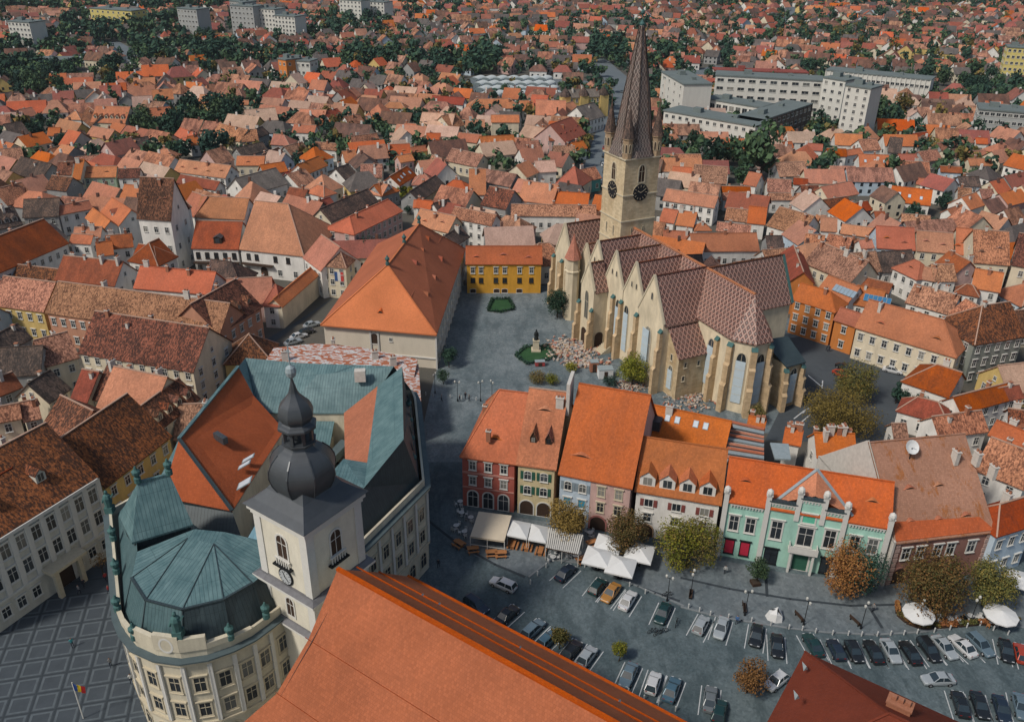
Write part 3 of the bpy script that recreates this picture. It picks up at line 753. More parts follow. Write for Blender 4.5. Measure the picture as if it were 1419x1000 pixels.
# spire, octagonal above a square skirt
m = MB(); cx = C(*TC)
m.lathe((cx.x, cx.y, 0), [(5.6, TH+.1), (4.75, TH+3.0), (4.25, 47.5), (2.85, 57), (1.15, 67), (.6, 70.3), (.35, 70.8)], 8, 0, CA+math.pi/8)
for k in range(4):
    a, b = ((-1, -1), (1, -1), (1, 1), (-1, 1))[k], ((1, -1), (1, 1), (-1, 1), (-1, -1))[k]
    m.poly([C(TC[0]+a[0]*TW/2, TC[1]+a[1]*TW/2, TH+.1), C(TC[0]+b[0]*TW/2, TC[1]+b[1]*TW/2, TH+.1), C(TC[0]+b[0]*2.2, TC[1]+b[1]*2.2, TH+3.6), C(TC[0]+a[0]*2.2, TC[1]+a[1]*2.2, TH+3.6)])
sp = m.obj('spire', GLAZEDS, cath)
for k in range(8):
    m = MB(); t = CA+math.pi/8+k*math.pi/4; pr = [(4.75, TH+3.1), (4.28, 47.5), (2.88, 57), (1.18, 67), (.6, 70.4)]
    for i in range(4):
        m.bar((cx.x+pr[i][0]*math.cos(t), cx.y+pr[i][0]*math.sin(t), pr[i][1]), (cx.x+pr[i+1][0]*math.cos(t), cx.y+pr[i+1][0]*math.sin(t), pr[i+1][1]), .22, .2)
    m.obj('spire_rib', ROOF['D'], sp)
m = MB(); m.lathe((cx.x, cx.y, 0), [(.5, 70.3), (.6, 70.8), (.12, 71.6), (.1, 72.6), (.42, 73.0), (.42, 73.4), (.07, 73.8), (.05, 76.2)], 8); m.box((cx.x, cx.y, 75.2), 1.1, .09, .09, CA); m.obj('finial', VERD, sp)
for x, y in ((-1, -1), (1, -1), (1, 1), (-1, 1)):
    c0 = C(TC[0]+x*(TW/2-.75), TC[1]+y*(TW/2-.75))
    m = MB(); m.lathe((c0.x, c0.y, 0), [(1.15, TH), (1.15, TH+4.2), (1.4, TH+4.4), (1.4, TH+4.7)], 8, 0); q = m.obj('corner_turret', mat_stone('turret_stone', (.40, .30, .20), (.30, .2, .12)) if 'turret_stone' not in bpy.data.materials else bpy.data.materials['turret_stone'], tow)
    m = MB(); m.lathe((c0.x, c0.y, 0), [(1.45, TH+4.65), (.75, TH+8), (.15, TH+11.3), (.03, TH+13.4)], 8, 0); m.obj('turret_spire', ROOF['D'], q)
    for k in range(8):
        t = k*math.pi/4+math.pi/8; put_window(q, (c0.x+1.07*math.cos(t), c0.y+1.07*math.sin(t), TH+1.4), t+math.pi/2, .42, 1.9, 'l', mull=False, fw=.07, trim=STONETRIM, glass=WOOD_VOID)
occ([C(-19, -14), C(54, -14), C(54, 15), C(-19, 15)]); occ([C(24, 10), C(37, 10), C(37, 24), C(24, 24)])
V3 = lambda p, z: Vector((p[0], p[1], z))
# ---------------------------------------------------------------- city hall with patina roofs
ch = thing('city_hall', 'cream city hall with rounded corner and blue-green copper mansard roofs', 'building', (-34, 98, 0))
CZ = 15.8
arc_px = [(164, 856), (172, 876), (188, 896), (217, 909), (251, 913.5), (288, 908), (322, 896), (350, 882), (372, 866)]
arc = [P(x, y, CZ) for x, y in arc_px]
L0 = P(151, 715, CZ); R0 = P(505, 758, CZ); R1 = P(590, 673, CZ); R2 = P(578, 558, CZ)
out = [L0] + arc + [R0, R1, R2, Vector((-17.6, 132, 0)), Vector((-49.5, 132, 0)), Vector((-51.8, 104, 0))]
CREAM = mat_wall('cream_facade', (.58, .53, .41), .55)
m = MB(); m.prism(out, 0, CZ, cap=False); m.obj('wall', CREAM, ch)
def inset(pts, d):
    n = len(pts); o = []
    for i in range(n):
        a, b, c = pts[i-1], pts[i], pts[(i+1) % n]
        e1 = (b-a); e1.z = 0; e1.normalize(); e2 = (c-b); e2.z = 0; e2.normalize()
        n1 = Vector((-e1.y, e1.x, 0)); n2 = Vector((-e2.y, e2.x, 0)); q = n1+n2
        if q.length < 1e-5: q = n1
        q.normalize(); q *= d/max(.4, q.dot(n1)); o.append(Vector((b.x+q.x, b.y+q.y, 0)))
    return o
area = sum(out[i].x*out[(i+1) % len(out)].y-out[(i+1) % len(out)].x*out[i].y for i in range(len(out)))
sg = 1 if area > 0 else -1
def ring(name, d_out, d_in, z0, z1, mat, par, pts=out):
    a = inset(pts, -d_out*sg); b = inset(pts, d_in*sg); n = len(pts); m = MB()
    for i in range(n):
        j = (i+1) % n
        for q in ([V3(a[i], z0), V3(a[j], z0), V3(a[j], z1), V3(a[i], z1)], [V3(a[i], z1), V3(a[j], z1), V3(b[j], z1), V3(b[i], z1)],
                  [V3(b[j], z0), V3(b[i], z0), V3(b[i], z1), V3(b[j], z1)], [V3(a[j], z0), V3(a[i], z0), V3(b[i], z0), V3(b[j], z0)]): m.poly(q)
    return m.obj(name, mat, par)
ring('cornice', .55, .05, CZ-.7, CZ-.2, STONETRIM, ch); ring('cornice', .3, .03, 5.0, 5.35, STONETRIM, ch)
ring('gutter_walk', .75, .2, CZ-.19, CZ+.02, GUTTER, ch); ring('parapet', -.15, .5, CZ+.03, CZ+1.15, CREAM, ch)
# facade windows and pilasters
def ch_windows(p, q, n):
    facade(ch, p, q, [dict(z=10.4, w=1.25, h=2.2, n=n, split=True, trim=STONETRIM, fw=.22), dict(z=6.3, w=1.25, h=2.1, n=n, split=True, trim=STONETRIM, fw=.2), dict(z=1.4, w=1.5, h=2.6, n=n, style='a', split=True, trim=STONETRIM, fw=.2)])
    u = (q-p); u.z = 0; L = u.length; u.normalize(); nn = Vector((u.y, -u.x, 0)); m = MB()
    for i in range(n+1):
        c = p+u*(L*i/n)+nn*.1; c.z = 5.4; m.box(c, .5, .28, CZ-6.1, math.atan2(u.y, u.x))
    m.obj('pilaster', TRIM, ch)
ch_windows(L0, arc[0], 7)
for i in range(8): ch_windows(arc[i], arc[i+1], 1)
ch_windows(arc[8], R0, 5); ch_windows(R0, R1, 5); ch_windows(R1, R2, 8)
# corner mansard
cen = Vector((-36.8, 83.2, 0)); base = [L0+(Vector((1.2, .3, 0)))] + [p+(cen-p).normalized()*1.1 for p in arc] + [R0+Vector((-1, .4, 0))]
top = [V3(p+(cen-p).normalized()*4.0, 21.0) for p in arc]
for i in (1, 3, 5, 7): top[i] = (top[i-1]+top[i+1])/2
m = MB()
for i in range(8):
    m.poly([V3(base[i+1], CZ+.3), V3(base[i+2], CZ+.3), top[i+1], top[i]], 0 if i > 3 else 1)  # sunlit left facets lighter, right ones darker, painted into the copper
hub = Vector((-36.6, 82.6, 22.5)); hub2 = Vector((-40.2, 83.6, 22.5))
for i in (0, 2, 4, 6):
    h_ = hub2 if i < 2 else hub
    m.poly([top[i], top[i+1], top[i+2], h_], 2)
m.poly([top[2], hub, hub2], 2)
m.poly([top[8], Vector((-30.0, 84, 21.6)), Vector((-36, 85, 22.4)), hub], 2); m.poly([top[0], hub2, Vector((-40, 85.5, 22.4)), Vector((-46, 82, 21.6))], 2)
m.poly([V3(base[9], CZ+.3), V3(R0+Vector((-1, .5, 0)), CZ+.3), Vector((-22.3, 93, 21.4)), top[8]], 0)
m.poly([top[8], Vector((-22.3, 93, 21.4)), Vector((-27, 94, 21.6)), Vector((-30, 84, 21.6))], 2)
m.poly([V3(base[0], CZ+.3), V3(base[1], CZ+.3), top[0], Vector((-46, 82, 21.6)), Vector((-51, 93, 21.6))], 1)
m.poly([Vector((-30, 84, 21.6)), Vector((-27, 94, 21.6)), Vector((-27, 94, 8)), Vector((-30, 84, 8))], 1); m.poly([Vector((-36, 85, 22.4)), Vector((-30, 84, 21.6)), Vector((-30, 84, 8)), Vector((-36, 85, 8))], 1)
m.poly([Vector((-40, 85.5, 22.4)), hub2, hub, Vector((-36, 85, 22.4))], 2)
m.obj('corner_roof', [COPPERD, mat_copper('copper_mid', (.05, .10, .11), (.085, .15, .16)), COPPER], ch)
m = MB()
for i in range(8): m.bar(top[i]+Vector((0, 0, .06)), top[i+1]+Vector((0, 0, .06)), .3, .22)
for i in (0, 2, 4, 6, 8): m.bar(top[i]+Vector((0, 0, .06)), (hub2 if i < 3 else hub)+Vector((0, 0, .03)), .09, .1); m.bar(top[i], V3(base[i+1], CZ+.4), .14, .12)
m.obj('roof_edge', COPPERD, ch)
# curved pediment with an oval window and urns on the corner parapet
m = MB()
for i in range(1, 8):
    p, q = arc[i-1], arc[i]; u = q-p; u.z = 0; h = [.3, .8, 1.9, 2.3, 1.9, .8, .3][i-1]; c = (p+q)/2+(cen-(p+q)/2).normalized()*.35; c.z = CZ+1.1
    m.box(c, u.length+.1, .55, h, math.atan2(u.y, u.x))
m.obj('pediment', CREAM, ch)
p = (arc[3]+arc[4])/2-(cen-(arc[3]+arc[4])/2).normalized()*.02; p.z = CZ+1.1; u = arc[4]-arc[3]
put_window(ch, p+(cen-p).normalized()*.06, math.atan2(u.y, u.x), 1.3, 1.8, 'c', split=True, fw=.25)
urn = MB(); urn.lathe((0, 0, 0), [(.45, 0), (.45, .7), (.2, .8), (.5, 1.3), (.55, 1.7), (.25, 1.95), (.1, 2.4)], 8); urn = urn.mesh('urn', [VERD])
for i in (0, 2, 6, 8): inst('urn', urn, ch, V3(arc[i]+(cen-arc[i]).normalized()*.3, CZ+1.15))
for q in ((.0), (.33), (.66)): c = L0.lerp(arc[0], q); inst('urn', urn, ch, Vector((c.x+.5, c.y, CZ+1.15)))
stat = MB(); stat.box((0, 0, 0), 1.1, 1.1, 1.0); stat.lathe((0, 0, 1), [(.5, 0), (.55, .9), (.62, 1.5), (.45, 1.9), (.16, 2.1), (.24, 2.3), (.24, 2.5), (.05, 2.7)], 8); stat.bar((.5, 0, 2.4), (1.0, -.1, 3.2), .2); stat.bar((-.5, 0, 2.4), (-.7, -.2, 1.7), .2)
stat = stat.mesh('roof_statue', [VERD])
inst('roof_statue', stat, ch, V3(L0+Vector((.6, -.4, 0)), CZ+1.1)); inst('roof_statue', stat, ch, V3(arc[4]+(cen-arc[4]).normalized()*1.0, CZ+3))
# pavilion with steep copper roof
pa, pb, pd = Vector((-47.1, 83.2, 0)), Vector((-40.7, 86.9, 0)), Vector((-50.9, 88.5, 0)); pc = pb+pd-pa
m = MB(); m.prism([pa+(pc-pa)*.04, pb+(pd-pb)*.04, pc+(pa-pc)*.04, pd+(pb-pd)*.04], 8, 22, cap=False); m.obj('pavilion_wall', COPPERD, ch)
t0, t1 = Vector((-46.9, 87.6, 28)), Vector((-43.6, 89.4, 28))
m = MB(); m.slab([[V3(pa, 22), V3(pb, 22), t1, t0], [V3(pb, 22), V3(pc, 22), t1], [V3(pc, 22), V3(pd, 22), t0, t1], [V3(pd, 22), V3(pa, 22), t0]], .3); m.bar(t0, t1, .35, .35); m.obj('pavilion_roof', COPPER, ch)
inst('urn', urn, ch, t0); inst('urn', urn, ch, t1)
# left wing: burnt-orange inner slope, copper outer slope
Ra, Rb = Vector((-46, 126, 24)), Vector((-48.1, 103.7, 24)); Ia, Ib = Vector((-36.5, 116, 18)), Vector((-38.6, 94.9, 18)); Oa, Ob = Vector((-49.8, 126, 16.4)), Vector((-52.2, 99.5, 16.4))
m = MB(); m.slab([[Ia, Vector((-42.9, 122.4, 20.6)), Ra, Rb, Ib], [Rb, Vector((-49.3, 97.5, 18.2)), Ib]], .2, 0); lw = m.obj('wing_roof', mat_roof('wing_tiles', (.36, .082, .03), (.29, .07, .029), .4, .25, .18), ch)
m = MB(); m.slab([[Rb, Ra, Oa, Ob]], .2, 0); m.poly([Rb, Ob, Vector((-49.3, 97.5, 18.2))], 0); m.bar(Ra+Vector((0, 0, .1)), Rb+Vector((0, 0, .1)), .5, .25, 0); m.bar(Rb+Vector((0, 0, .08)), Ib+Vector((0, 0, .1)), .5, .2, 1)
m.obj('wing_outer_roof', [COPPER, COPPERD], ch)
m = MB(); m.poly([Ib, Ia, V3(Ia, 8), V3(Ib, 8)]); m.obj('courtyard_wall', CREAM, ch); m = MB(); m.poly([Vector((-49.3, 97.5, 18.2)), Ib, V3(Ib, 8), Vector((-49.3, 97.5, 8))]); m.poly([Ib+Vector((0, 0, -.3)), Vector((-34.5, 88.5, 13)), Vector((-42, 89.5, 14)), Vector((-46, 93, 17)), Vector((-49, 97, 18))]); m.obj('steep_roof', COPPERD, ch)
slope = math.atan2(6, 9.7)
for px, py in ((540, 535), (558, 505)):
    pp = TP('Q', px, py, 19.6); inst('skylight', sky_mesh(), lw, pp+Vector((0, 0, .55)), mtx=Matrix.Rotation(R_(95), 4, 'Z') @ Matrix.Rotation(-slope, 4, 'X'), scale=(1, 1.6, 1))
pp = TP('Q', 425, 395, 22.2); m = MB(); m.box(pp-Vector((0, 0, .5)), 2.6, .8, 1.1, R_(-40)); m.obj('roof_hatch', SLATE, lw)
pp = TP('Q', 540, 615, 18.9); inst('skylight', sky_mesh(), lw, pp+Vector((0, 0, .35)), mtx=Matrix.Rotation(R_(95), 4, 'Z') @ Matrix.Rotation(-slope, 4, 'X'), scale=(1.8, 1.8, 1))
# back wing
m = MB(); Ba, Bb = Vector((-46, 130, 23.6)), Vector((-19, 126.5, 24))
m.slab([[Vector((-43.5, 121.2, 18)), Vector((-38, 121.2, 18)), Vector((-33, 126.5, 22.4)), Vector((-36, 129.5, 23)), Ba], [Vector((-38, 121.2, 18)), Vector((-24.5, 121.5, 18)), Vector((-20, 127, 24)), Vector((-33, 126.5, 22.4))]], .2)
m.poly([Ba, Vector((-36, 129.5, 23)), Vector((-33, 126.5, 22.4)), Vector((-20, 127, 24)), Vector((-17.6, 132, 16)), Vector((-49.5, 132, 16))])
m.poly([Ba, Vector((-49.5, 132, 16)), Vector((-49.8, 126, 16.4)), Ra]); m.poly([Ba, Ra, Vector((-42.9, 122.4, 20.6)), Vector((-43.5, 121.2, 18))]); m.obj('back_roof', COPPER, ch)
m = MB(); m.poly([Vector((-43.5, 121.4, 17.8)), Vector((-24.5, 121.7, 17.8)), Vector((-24.5, 121.7, 8)), Vector((-43.5, 121.4, 8))][::-1]); m.obj('courtyard_wall', CREAM, ch)
# right wing: copper above, orange tiles below on the courtyard slope, dark mansard to the street
Ka, Kb = Vector((-18.3, 125, 25)), Vector((-15.4, 103, 25)); Na, Nb = Vector((-27.9, 121.5, 18)), Vector((-24.4, 103.4, 18)); Ma, Mb = Ka.lerp(Na, .42), Kb.lerp(Nb, .62)
m = MB(); m.poly([Kb, Ka, Ma, Mb]); m.poly([Ka, Kb, V3(R1+Vector((-.9, .3, 0)), CZ+.3), V3(R2+Vector((-.9, 0, 0)), CZ+.3), Vector((-18.6, 131, CZ+.3))], 1)
nq = [Vector((-24.4, 103.4, 21.2)), Vector((-20.2, 96.2, 21.4)), Vector((-22.3, 93, 21.4)), Vector((-27, 94, 21.6))]
m.poly([Kb, Mb, nq[0], nq[1]]); m.poly([nq[0], nq[3], nq[2], nq[1]]); m.poly([Kb, nq[1], V3(R1+Vector((-.9, .3, 0)), CZ+.3)], 1)
m.poly([nq[1], nq[2], V3(R0+Vector((-.8, .6, 0)), CZ+.3), V3(R1+Vector((-.9, .3, 0)), CZ+.3)], 1); m.obj('street_wing_roof', [COPPER, COPPERD], ch)
m = MB(); m.poly([Mb, Ma, Na, Nb]); m.obj('tiled_slope', ROOF['O'], ch)
m = MB(); m.poly([Na, Nb, V3(Nb, 8), V3(Na, 8)][::-1]); m.poly([nq[3], nq[0], V3(Nb, 8), V3(nq[3], 8)]); m.obj('courtyard_wall', CREAM, ch)
m = MB(); m.poly([(-44, 94, 8.02), (-26, 94, 8.02), (-24, 122, 8.02), (-44, 122, 8.02)]); m.poly([(-40, 85.4, 8.02), (-27, 84, 8.02), (-26, 94, 8.02), (-44, 94, 8.02)]); m.obj('courtyard_floor', ASPHALT, ch)
m = MB(); c = Vector((-32.2, 90, 8)); m.lathe((c.x, c.y, 0), [(3.0, 8), (3.0, 17), (3.1, 17.1), (1.3, 20.2), (1.2, 21.2), (.3, 22)], 8, 0); m.obj('glass_lantern', flat('lantern_glass', (.22, .40, .50), .12, 0, .3, .5, .6), ch)
m = MB(); m.box((-35.5, 117.6, 8), 11, 7.2, 5.5, -.02, 0); m.obj('court_annexe', CREAM, ch)
m = MB(); m.slab([[Vector((-41.4, 113.6, 13.4)), Vector((-29.6, 113.4, 13.4)), Vector((-29.6, 121.4, 16.4)), Vector((-41.4, 121.4, 16.4))]], .2); m.obj('court_roof', COPPER, ch)
m = MB(); m.bar((-33, 106, 12.5), (-27.5, 119, 13.5), 1.6, 1.4); m.bar((-36, 101, 11.5), (-30, 104, 11.5), 2.4, 2.0); m.obj('ventilation_duct', GUTTER, ch)
for i in range(4):
    c = R1.lerp(R2, .15+.22*i)+Vector((-1.6, 0, 0)); inst('urn', urn, ch, Vector((c.x, c.y, CZ+1.1))); put_window(ch, V3(R1.lerp(R2, .2+.2*i)+Vector((-1.5, .2, 0)), CZ+3.2), R_(98), .9, 1.2, 'c', fw=.22, trim=VERD)
m = MB(); m.box(TP('Q', 1080, 125, 22.5), 1.8, 1.2, 2.0, .1, 0); m.obj('chimney', CHIMW, ch)
occ(out)
# ---------------------------------------------------------------- parish church: onion-domed tower and long nave
D_ = Vector((math.cos(R_(-34.5)), math.sin(R_(-34.5)), 0)); N_ = Vector((-D_.y, D_.x, 0)); TCc = Vector((-23.7, 80.1, 0)); tA = R_(-34.5)
par = thing('church', 'parish church with black onion-domed bell tower and long plain orange nave roof', 'church', (-10, 65, 0))
WPL = mat_wall('church_plaster', (.67, .63, .52), .4)
tw = 8.5
m = MB(); m.box(TCc, tw, tw, 31.6, tA); twr = m.obj('bell_tower', WPL, par)
for s in (-1, 1):
    for t in (-1, 1):
        for z, hh in ((21.7, 9.0), (15.9, 5.2)):
            m = MB(); c = TCc+D_*(s*(tw/2-.45))+N_*(t*(tw/2-.45)); c.z = z; m.box(c, 1.15, 1.15, hh, tA); m.obj('corner_pilaster', TRIM, twr)
LEDGE = flat('lead_ledge', (.16, .16, .17), .6, .2, .4, 1.5)
m = MB(); m.box(V3(TCc, 30.4), tw+.6, tw+.6, .6, tA, 0); m.box(V3(TCc, 31.0), tw+1.1, tw+1.1, .6, tA, 0); m.obj('cornice', TRIM, twr)
for z, e in ((21.0, .95), (15.2, .8)):
    m = MB(); m.box(V3(TCc, z), tw+2*e, tw+2*e, .35, tA, 0); m.box(V3(TCc, z+.35), tw+2*e, tw+2*e, .3, tA, 1, .88); m.obj('cornice', [TRIM, LEDGE], twr)
for dirv, ang in ((-N_, tA), (D_, tA+math.pi/2), (-D_, tA-math.pi/2)):
    c = TCc+dirv*(tw/2+.01)
    put_window(twr, V3(c, 25.6), ang, 1.6, 3.3, 'a', split=True, fw=.22, glass=WOOD_VOID); put_window(twr, V3(c, 16.7), ang, 1.2, 2.8, 'a', split=True, fw=.2, glass=WOOD_VOID)
    t_ = Vector((math.cos(ang), math.sin(ang), 0)); m = MB()
    for i in range(6): m.box(V3(c+t_*(-1.0+.4*i)+dirv*.25, 24.6), .14, .14, .85, ang)
    m.box(V3(c+dirv*.3, 24.4), 2.9, .6, .2, ang, 1); m.box(V3(c+dirv*.25, 25.45), 2.5, .2, .12, ang); m.obj('balustrade', [TRIM, IRON], twr)
c = TCc-N_*(tw/2+.02); m = MB(); m.lathe((0, 0, 0), [(1.2, 0), (1.2, .12), (1.05, .16)], 20, 1); m.lathe((0, 0, .01), [(1.0, .14), (1.0, .17)], 20, 0); m.bar((0, 0, .2), (.5, -.5, .2), .12, .03, 1); m.bar((0, 0, .22), (-.3, .75, .22), .1, .03, 1); [m.box((.82*math.cos(i*math.pi/6), .82*math.sin(i*math.pi/6), .18), .2, .07, .02, i*math.pi/6, 1) for i in range(12)]
inst('clock', m.mesh('clock', [flat('clock_pale_face', (.42, .44, .45), .6), IRON]), twr, V3(c, 22.85), mtx=Matrix.Rotation(tA, 4, 'Z') @ Matrix.Rotation(math.pi/2, 4, 'X'))
m = MB()
sq = lambda h, z: [V3(TCc+D_*(x*h)+N_*(y*h), z) for x, y in ((-1, -1), (1, -1), (1, 1), (-1, 1))]
lv = [(5.1, 31.75), (4.2, 32.35), (3.0, 33.5), (2.3, 34.6)]
for i in range(3):
    a, b = sq(*lv[i]), sq(*lv[i+1])
    for q in range(4): m.poly([a[q], a[(q+1) % 4], b[(q+1) % 4], b[q]])
m.poly(sq(5.1, 31.72)[::-1])
m.obj('skirt_roof', DOMEM, twr)
def smooth(pr, k=3):
    out = []
    for i in range(len(pr)-1):
        a, b, c, d = pr[max(i-1, 0)], pr[i], pr[i+1], pr[min(i+2, len(pr)-1)]
        for j in range(k):
            t = j/k; out.append(tuple(.5*((2*b[q])+(c[q]-a[q])*t+(2*a[q]-5*b[q]+4*c[q]-d[q])*t*t+(3*b[q]-a[q]-3*c[q]+d[q])*t**3) for q in (0, 1)))
    return out+[pr[-1]]
m = MB(); m.lathe((TCc.x, TCc.y, 0), smooth([(2.9, 33.4), (3.2, 33.7), (3.65, 34.6), (3.92, 35.6), (3.85, 36.6), (3.35, 37.6), (2.6, 38.4), (1.8, 38.95), (1.6, 39.4), (1.95, 39.5), (2.0, 39.7)]), 8, 0, tA+math.pi/8)
m.lathe((TCc.x, TCc.y, 0), [(1.7, 39.6), (1.7, 39.9)], 8, 0, tA+math.pi/8)
for k in range(8):
    t = tA+math.pi/8+k*math.pi/4; m.box((TCc.x+1.55*math.cos(t), TCc.y+1.55*math.sin(t), 39.8), .36, .36, 1.6, t)
m.lathe((TCc.x, TCc.y, 0), [(.55, 39.8), (.55, 41.4)], 8, 0)
m.lathe((TCc.x, TCc.y, 0), smooth([(1.7, 41.3), (2.15, 41.4), (2.2, 41.8), (1.6, 42.2), (1.95, 42.8), (2.0, 43.4), (1.65, 44.3), (1.05, 45.0), (.55, 45.7), (.32, 46.6), (.2, 47.0), (.12, 47.6)]), 8, 0, tA+math.pi/8)
dome = m.obj('onion_dome', DOMEM, twr)
for k in range(8):
    m = MB(); t = tA+math.pi/8+k*math.pi/4; pr = [(3.2, 33.7), (3.67, 34.6), (3.94, 35.6), (3.87, 36.6), (3.37, 37.6), (2.62, 38.4)]
    for i in range(5): m.bar((TCc.x+pr[i][0]*math.cos(t), TCc.y+pr[i][0]*math.sin(t), pr[i][1]), (TCc.x+pr[i+1][0]*math.cos(t), TCc.y+pr[i+1][0]*math.sin(t), pr[i+1][1]), .16, .14)
    m.obj('dome_seam', DOMEM, dome)
m = MB(); m.lathe((TCc.x, TCc.y, 0), [(.1, 47.4), (.5, 47.8), (.62, 48.3), (.5, 48.8), (.09, 49.1), (.06, 51.6)], 10); m.box((TCc.x, TCc.y, 50.6), .9, .08, .08, tA); m.obj('gilt_ball', LEADM, dome)
# nave
dmin, dmax = -61.0, 15.0; rn = 48.6; HW = 13.4
def NV(d, n, z): return D_*d+N_*n+Vector((0, 0, z))
dd = -56.2; df = -58.6
NAVER = mat_roof('nave_tiles', (.43, .116, .042), (.38, .106, .041), .5, .16, .2); NAVEF = mat_roof('nave_tiles_far_lifted', (.46, .13, .045), (.38, .112, .042), .45, .25, .14)  # same tiles; far slope's colour raised to offset its shade
near = [(rn, 28.2), (rn-5.5, 22.6), (rn-10.2, 18.6), (rn-14.0, 16.2)]; far = [(rn, 28.2), (rn+8.5, 20.4), (rn+HW, 16.2)]
m = MB()
for pr, s in ((near, 1), (far, -1)):
    for i in range(len(pr)-1):
        e0 = [dd, dd+.5, dd+.2][i] if s == 1 else [dd, df][i]
        e1 = [dd+.5, dd+.2, dd-1.6][i] if s == 1 else df
        q = [NV(e1, *pr[i+1]), NV(dmax, *pr[i+1]), NV(dmax, *pr[i]), NV(e0, *pr[i])]
        m.poly(q if s == 1 else q[::-1], 0 if s == 1 else 1)
nr = m.obj('nave_roof', [NAVER, NAVEF], par)
m = MB(); m.bar(NV(dd, rn, 28.3), NV(dmax, rn, 28.3), .45, .3); m.bar(NV(df, rn+HW+.1, 16.1), NV(dmax, rn+HW+.1, 16.1), .5, .3); m.bar(NV(df, rn+5, 23.75), NV(dmax, rn+5, 23.75), .14, .12); m.bar(NV(df, rn+8.5, 20.5), NV(dmax, rn+8.5, 20.5), .14, .14); m.obj('ridge_tiles', NAVER, nr)
m = MB(); m.bar(NV(dd, rn-5.5, 22.63), NV(dmax, rn-5.5, 22.61), .06, .04); m.bar(NV(dd, rn-10.2, 18.63), NV(dmax, rn-10.2, 18.61), .06, .04); m.obj('roof_joint', ROOF['T'], nr)
m = MB(); m.prism([NV(dd+.6, rn-13, 0), NV(dmax, rn-13, 0), NV(dmax, rn+HW-.6, 0), NV(df+.6, rn+HW-.6, 0)], 0, 16.1, cap=False)
m.poly([NV(dd+.6, rn-13, 16.1), NV(df+.6, rn+HW-.6, 16.1), NV(dd+1.5, rn, 27.9)][::-1]); m.obj('nave_wall', WPL, par)
hood = MB(); hood.shape([(-.32, 0, 0), (.32, 0, 0), (0, 0, .6), (0, .8, .62)], [(0, 1, 2), (0, 2, 3), (1, 3, 2)]); hood = hood.mesh('roof_vent', [LEADM])
for t, x, y in (('H', 25, 930), ('H', 75, 905)):
    p = TP(t, x, y, 19.2 if x < 50 else 20.5); inst('roof_vent', hood, nr, p, tA)
for x, y in ((375, 485), (435, 530), (765, 708), (1170, 928)):
    p = TP('H', x, y, 20); pn = p.dot(N_); p = NV(TP('H', x, y, 19).dot(D_), rn+8.6, 20.3); inst('roof_vent', hood, nr, p, tA+math.pi, scale=(.8, .5, .8))
occ([NV(dd, rn-14, 0), NV(dmax, rn-14, 0), NV(dmax, rn+HW, 0), NV(dd, rn+HW, 0)]); occ(sq(5, 0))
# dark-red hipped roof at the lower right
a = P(1115, 902, 13); b = P(1330, 1000, 13); c_ = P(1065, 1000, 13); u = (b-a); u.z = 0; u.normalize(); n = Vector((u.y, -u.x, 0))
h = house(a+n*22-Vector((0, 0, 13)), u, -n, 36, 11, 13, 20.5, 'R', 'c', 'hh', name='building', cat='building', label='building with plain dark red hipped roof and brick chimney stack opposite the church', chim=0, auto=False,
          rm=mat_roof('dark_red_tiles', (.16, .032, .022), (.135, .03, .022), .4, .3, .12), win=True)
cm_ = MB(); cm_.box((0, 0, 0), 2.4, 1.4, 3.6, 0, 0); cm_.box((0, 0, 3.6), 2.6, 1.55, .22, 0, 0); [cm_.box((x, 0, 3.9), .5, .5, .4, 0, 0) for x in (-.7, 0, .7)]
inst('chimney', cm_.mesh('chimney', [BRICK, CHIMW]), h['roof'], P(1244, 985, 18)-Vector((0, 0, 2.4)), h['ang'])
for x, y in ((515, 785), (480, 905)): inst('roof_vent', hood, h['roof'], TP('I', x, y, 14.8 if y < 800 else 17.0), h['ang']+1)
# ---------------------------------------------------------------- the row of houses on the small square
def red_house():
    a, u, n, L, hw, hr = rect_from('.', 637, 633, 714.7, 643.3, 735, 545, 10.3)
    h = house(a, u, n, L+.05, hw, 10.3, hr, 'O', 'r', 'hg', label='red corner house with white-framed arched shop windows and half-old hipped roof', chim=0, win=False, auto=False)
    p, q = h['sides'][0]; R = h['root']
    facade(R, p, q, [dict(z=7.9, w=1.0, h=1.55, xs=(.2, .5, .8), split=True, fw=.18), dict(z=4.8, w=1.0, h=1.5, xs=(.2, .5, .8), split=True, fw=.18), dict(z=.1, w=1.7, h=3.3, xs=(.2, .5, .8), style='a', split=True, fw=.22)])
    m = MB(); d = (q-p).normalized(); nn = Vector((d.y, -d.x, 0))
    for z, hh in ((7.0, .35), (4.0, .22), (10.0, .25)): m.bar(p+Vector((0, 0, z+hh/2))+nn*.06, q+Vector((0, 0, z+hh/2))+nn*.06, .12, hh, 0)
    m.obj('string_course', wallmat((.55, .27, .22), 'plaster_pale_red'), R)
    p3, q3 = h['sides'][3]
    facade(R, p3, q3, [dict(z=7.9, w=1.0, h=1.55, n=5, fw=.16), dict(z=4.8, w=1.0, h=1.5, n=5, fw=.16), dict(z=.4, w=1.2, h=2.4, n=4, fw=.16)])
    for x, y, k in ((672, 565, 0), (700, 560, 0), (677, 600, 0)): inst('chimney', chimney_mesh(0), h['roof'], P(x, y, 14.5)-Vector((0, 0, 1.6)), h['ang'])
    inst('eyelid_dormer', eyelid_mesh(ROOF['O'], .9), h['roof'], h['c'](5.5, hw*.3, 10.3+hw*.3*.9), h['ang'])
    # older tiles on the street side hip
    c = h['c']; m = MB(); up = Vector((0, 0, .05)); m.poly([c(.05, 2*hw-.05, 10.3)+up, c(.05, .05, 10.3)+up, c(min(hw, h['L']*.48)-.02, hw, hr)+up]); m.obj('old_tiles', ROOF['P'], h['roof'])
    return h
red_house()
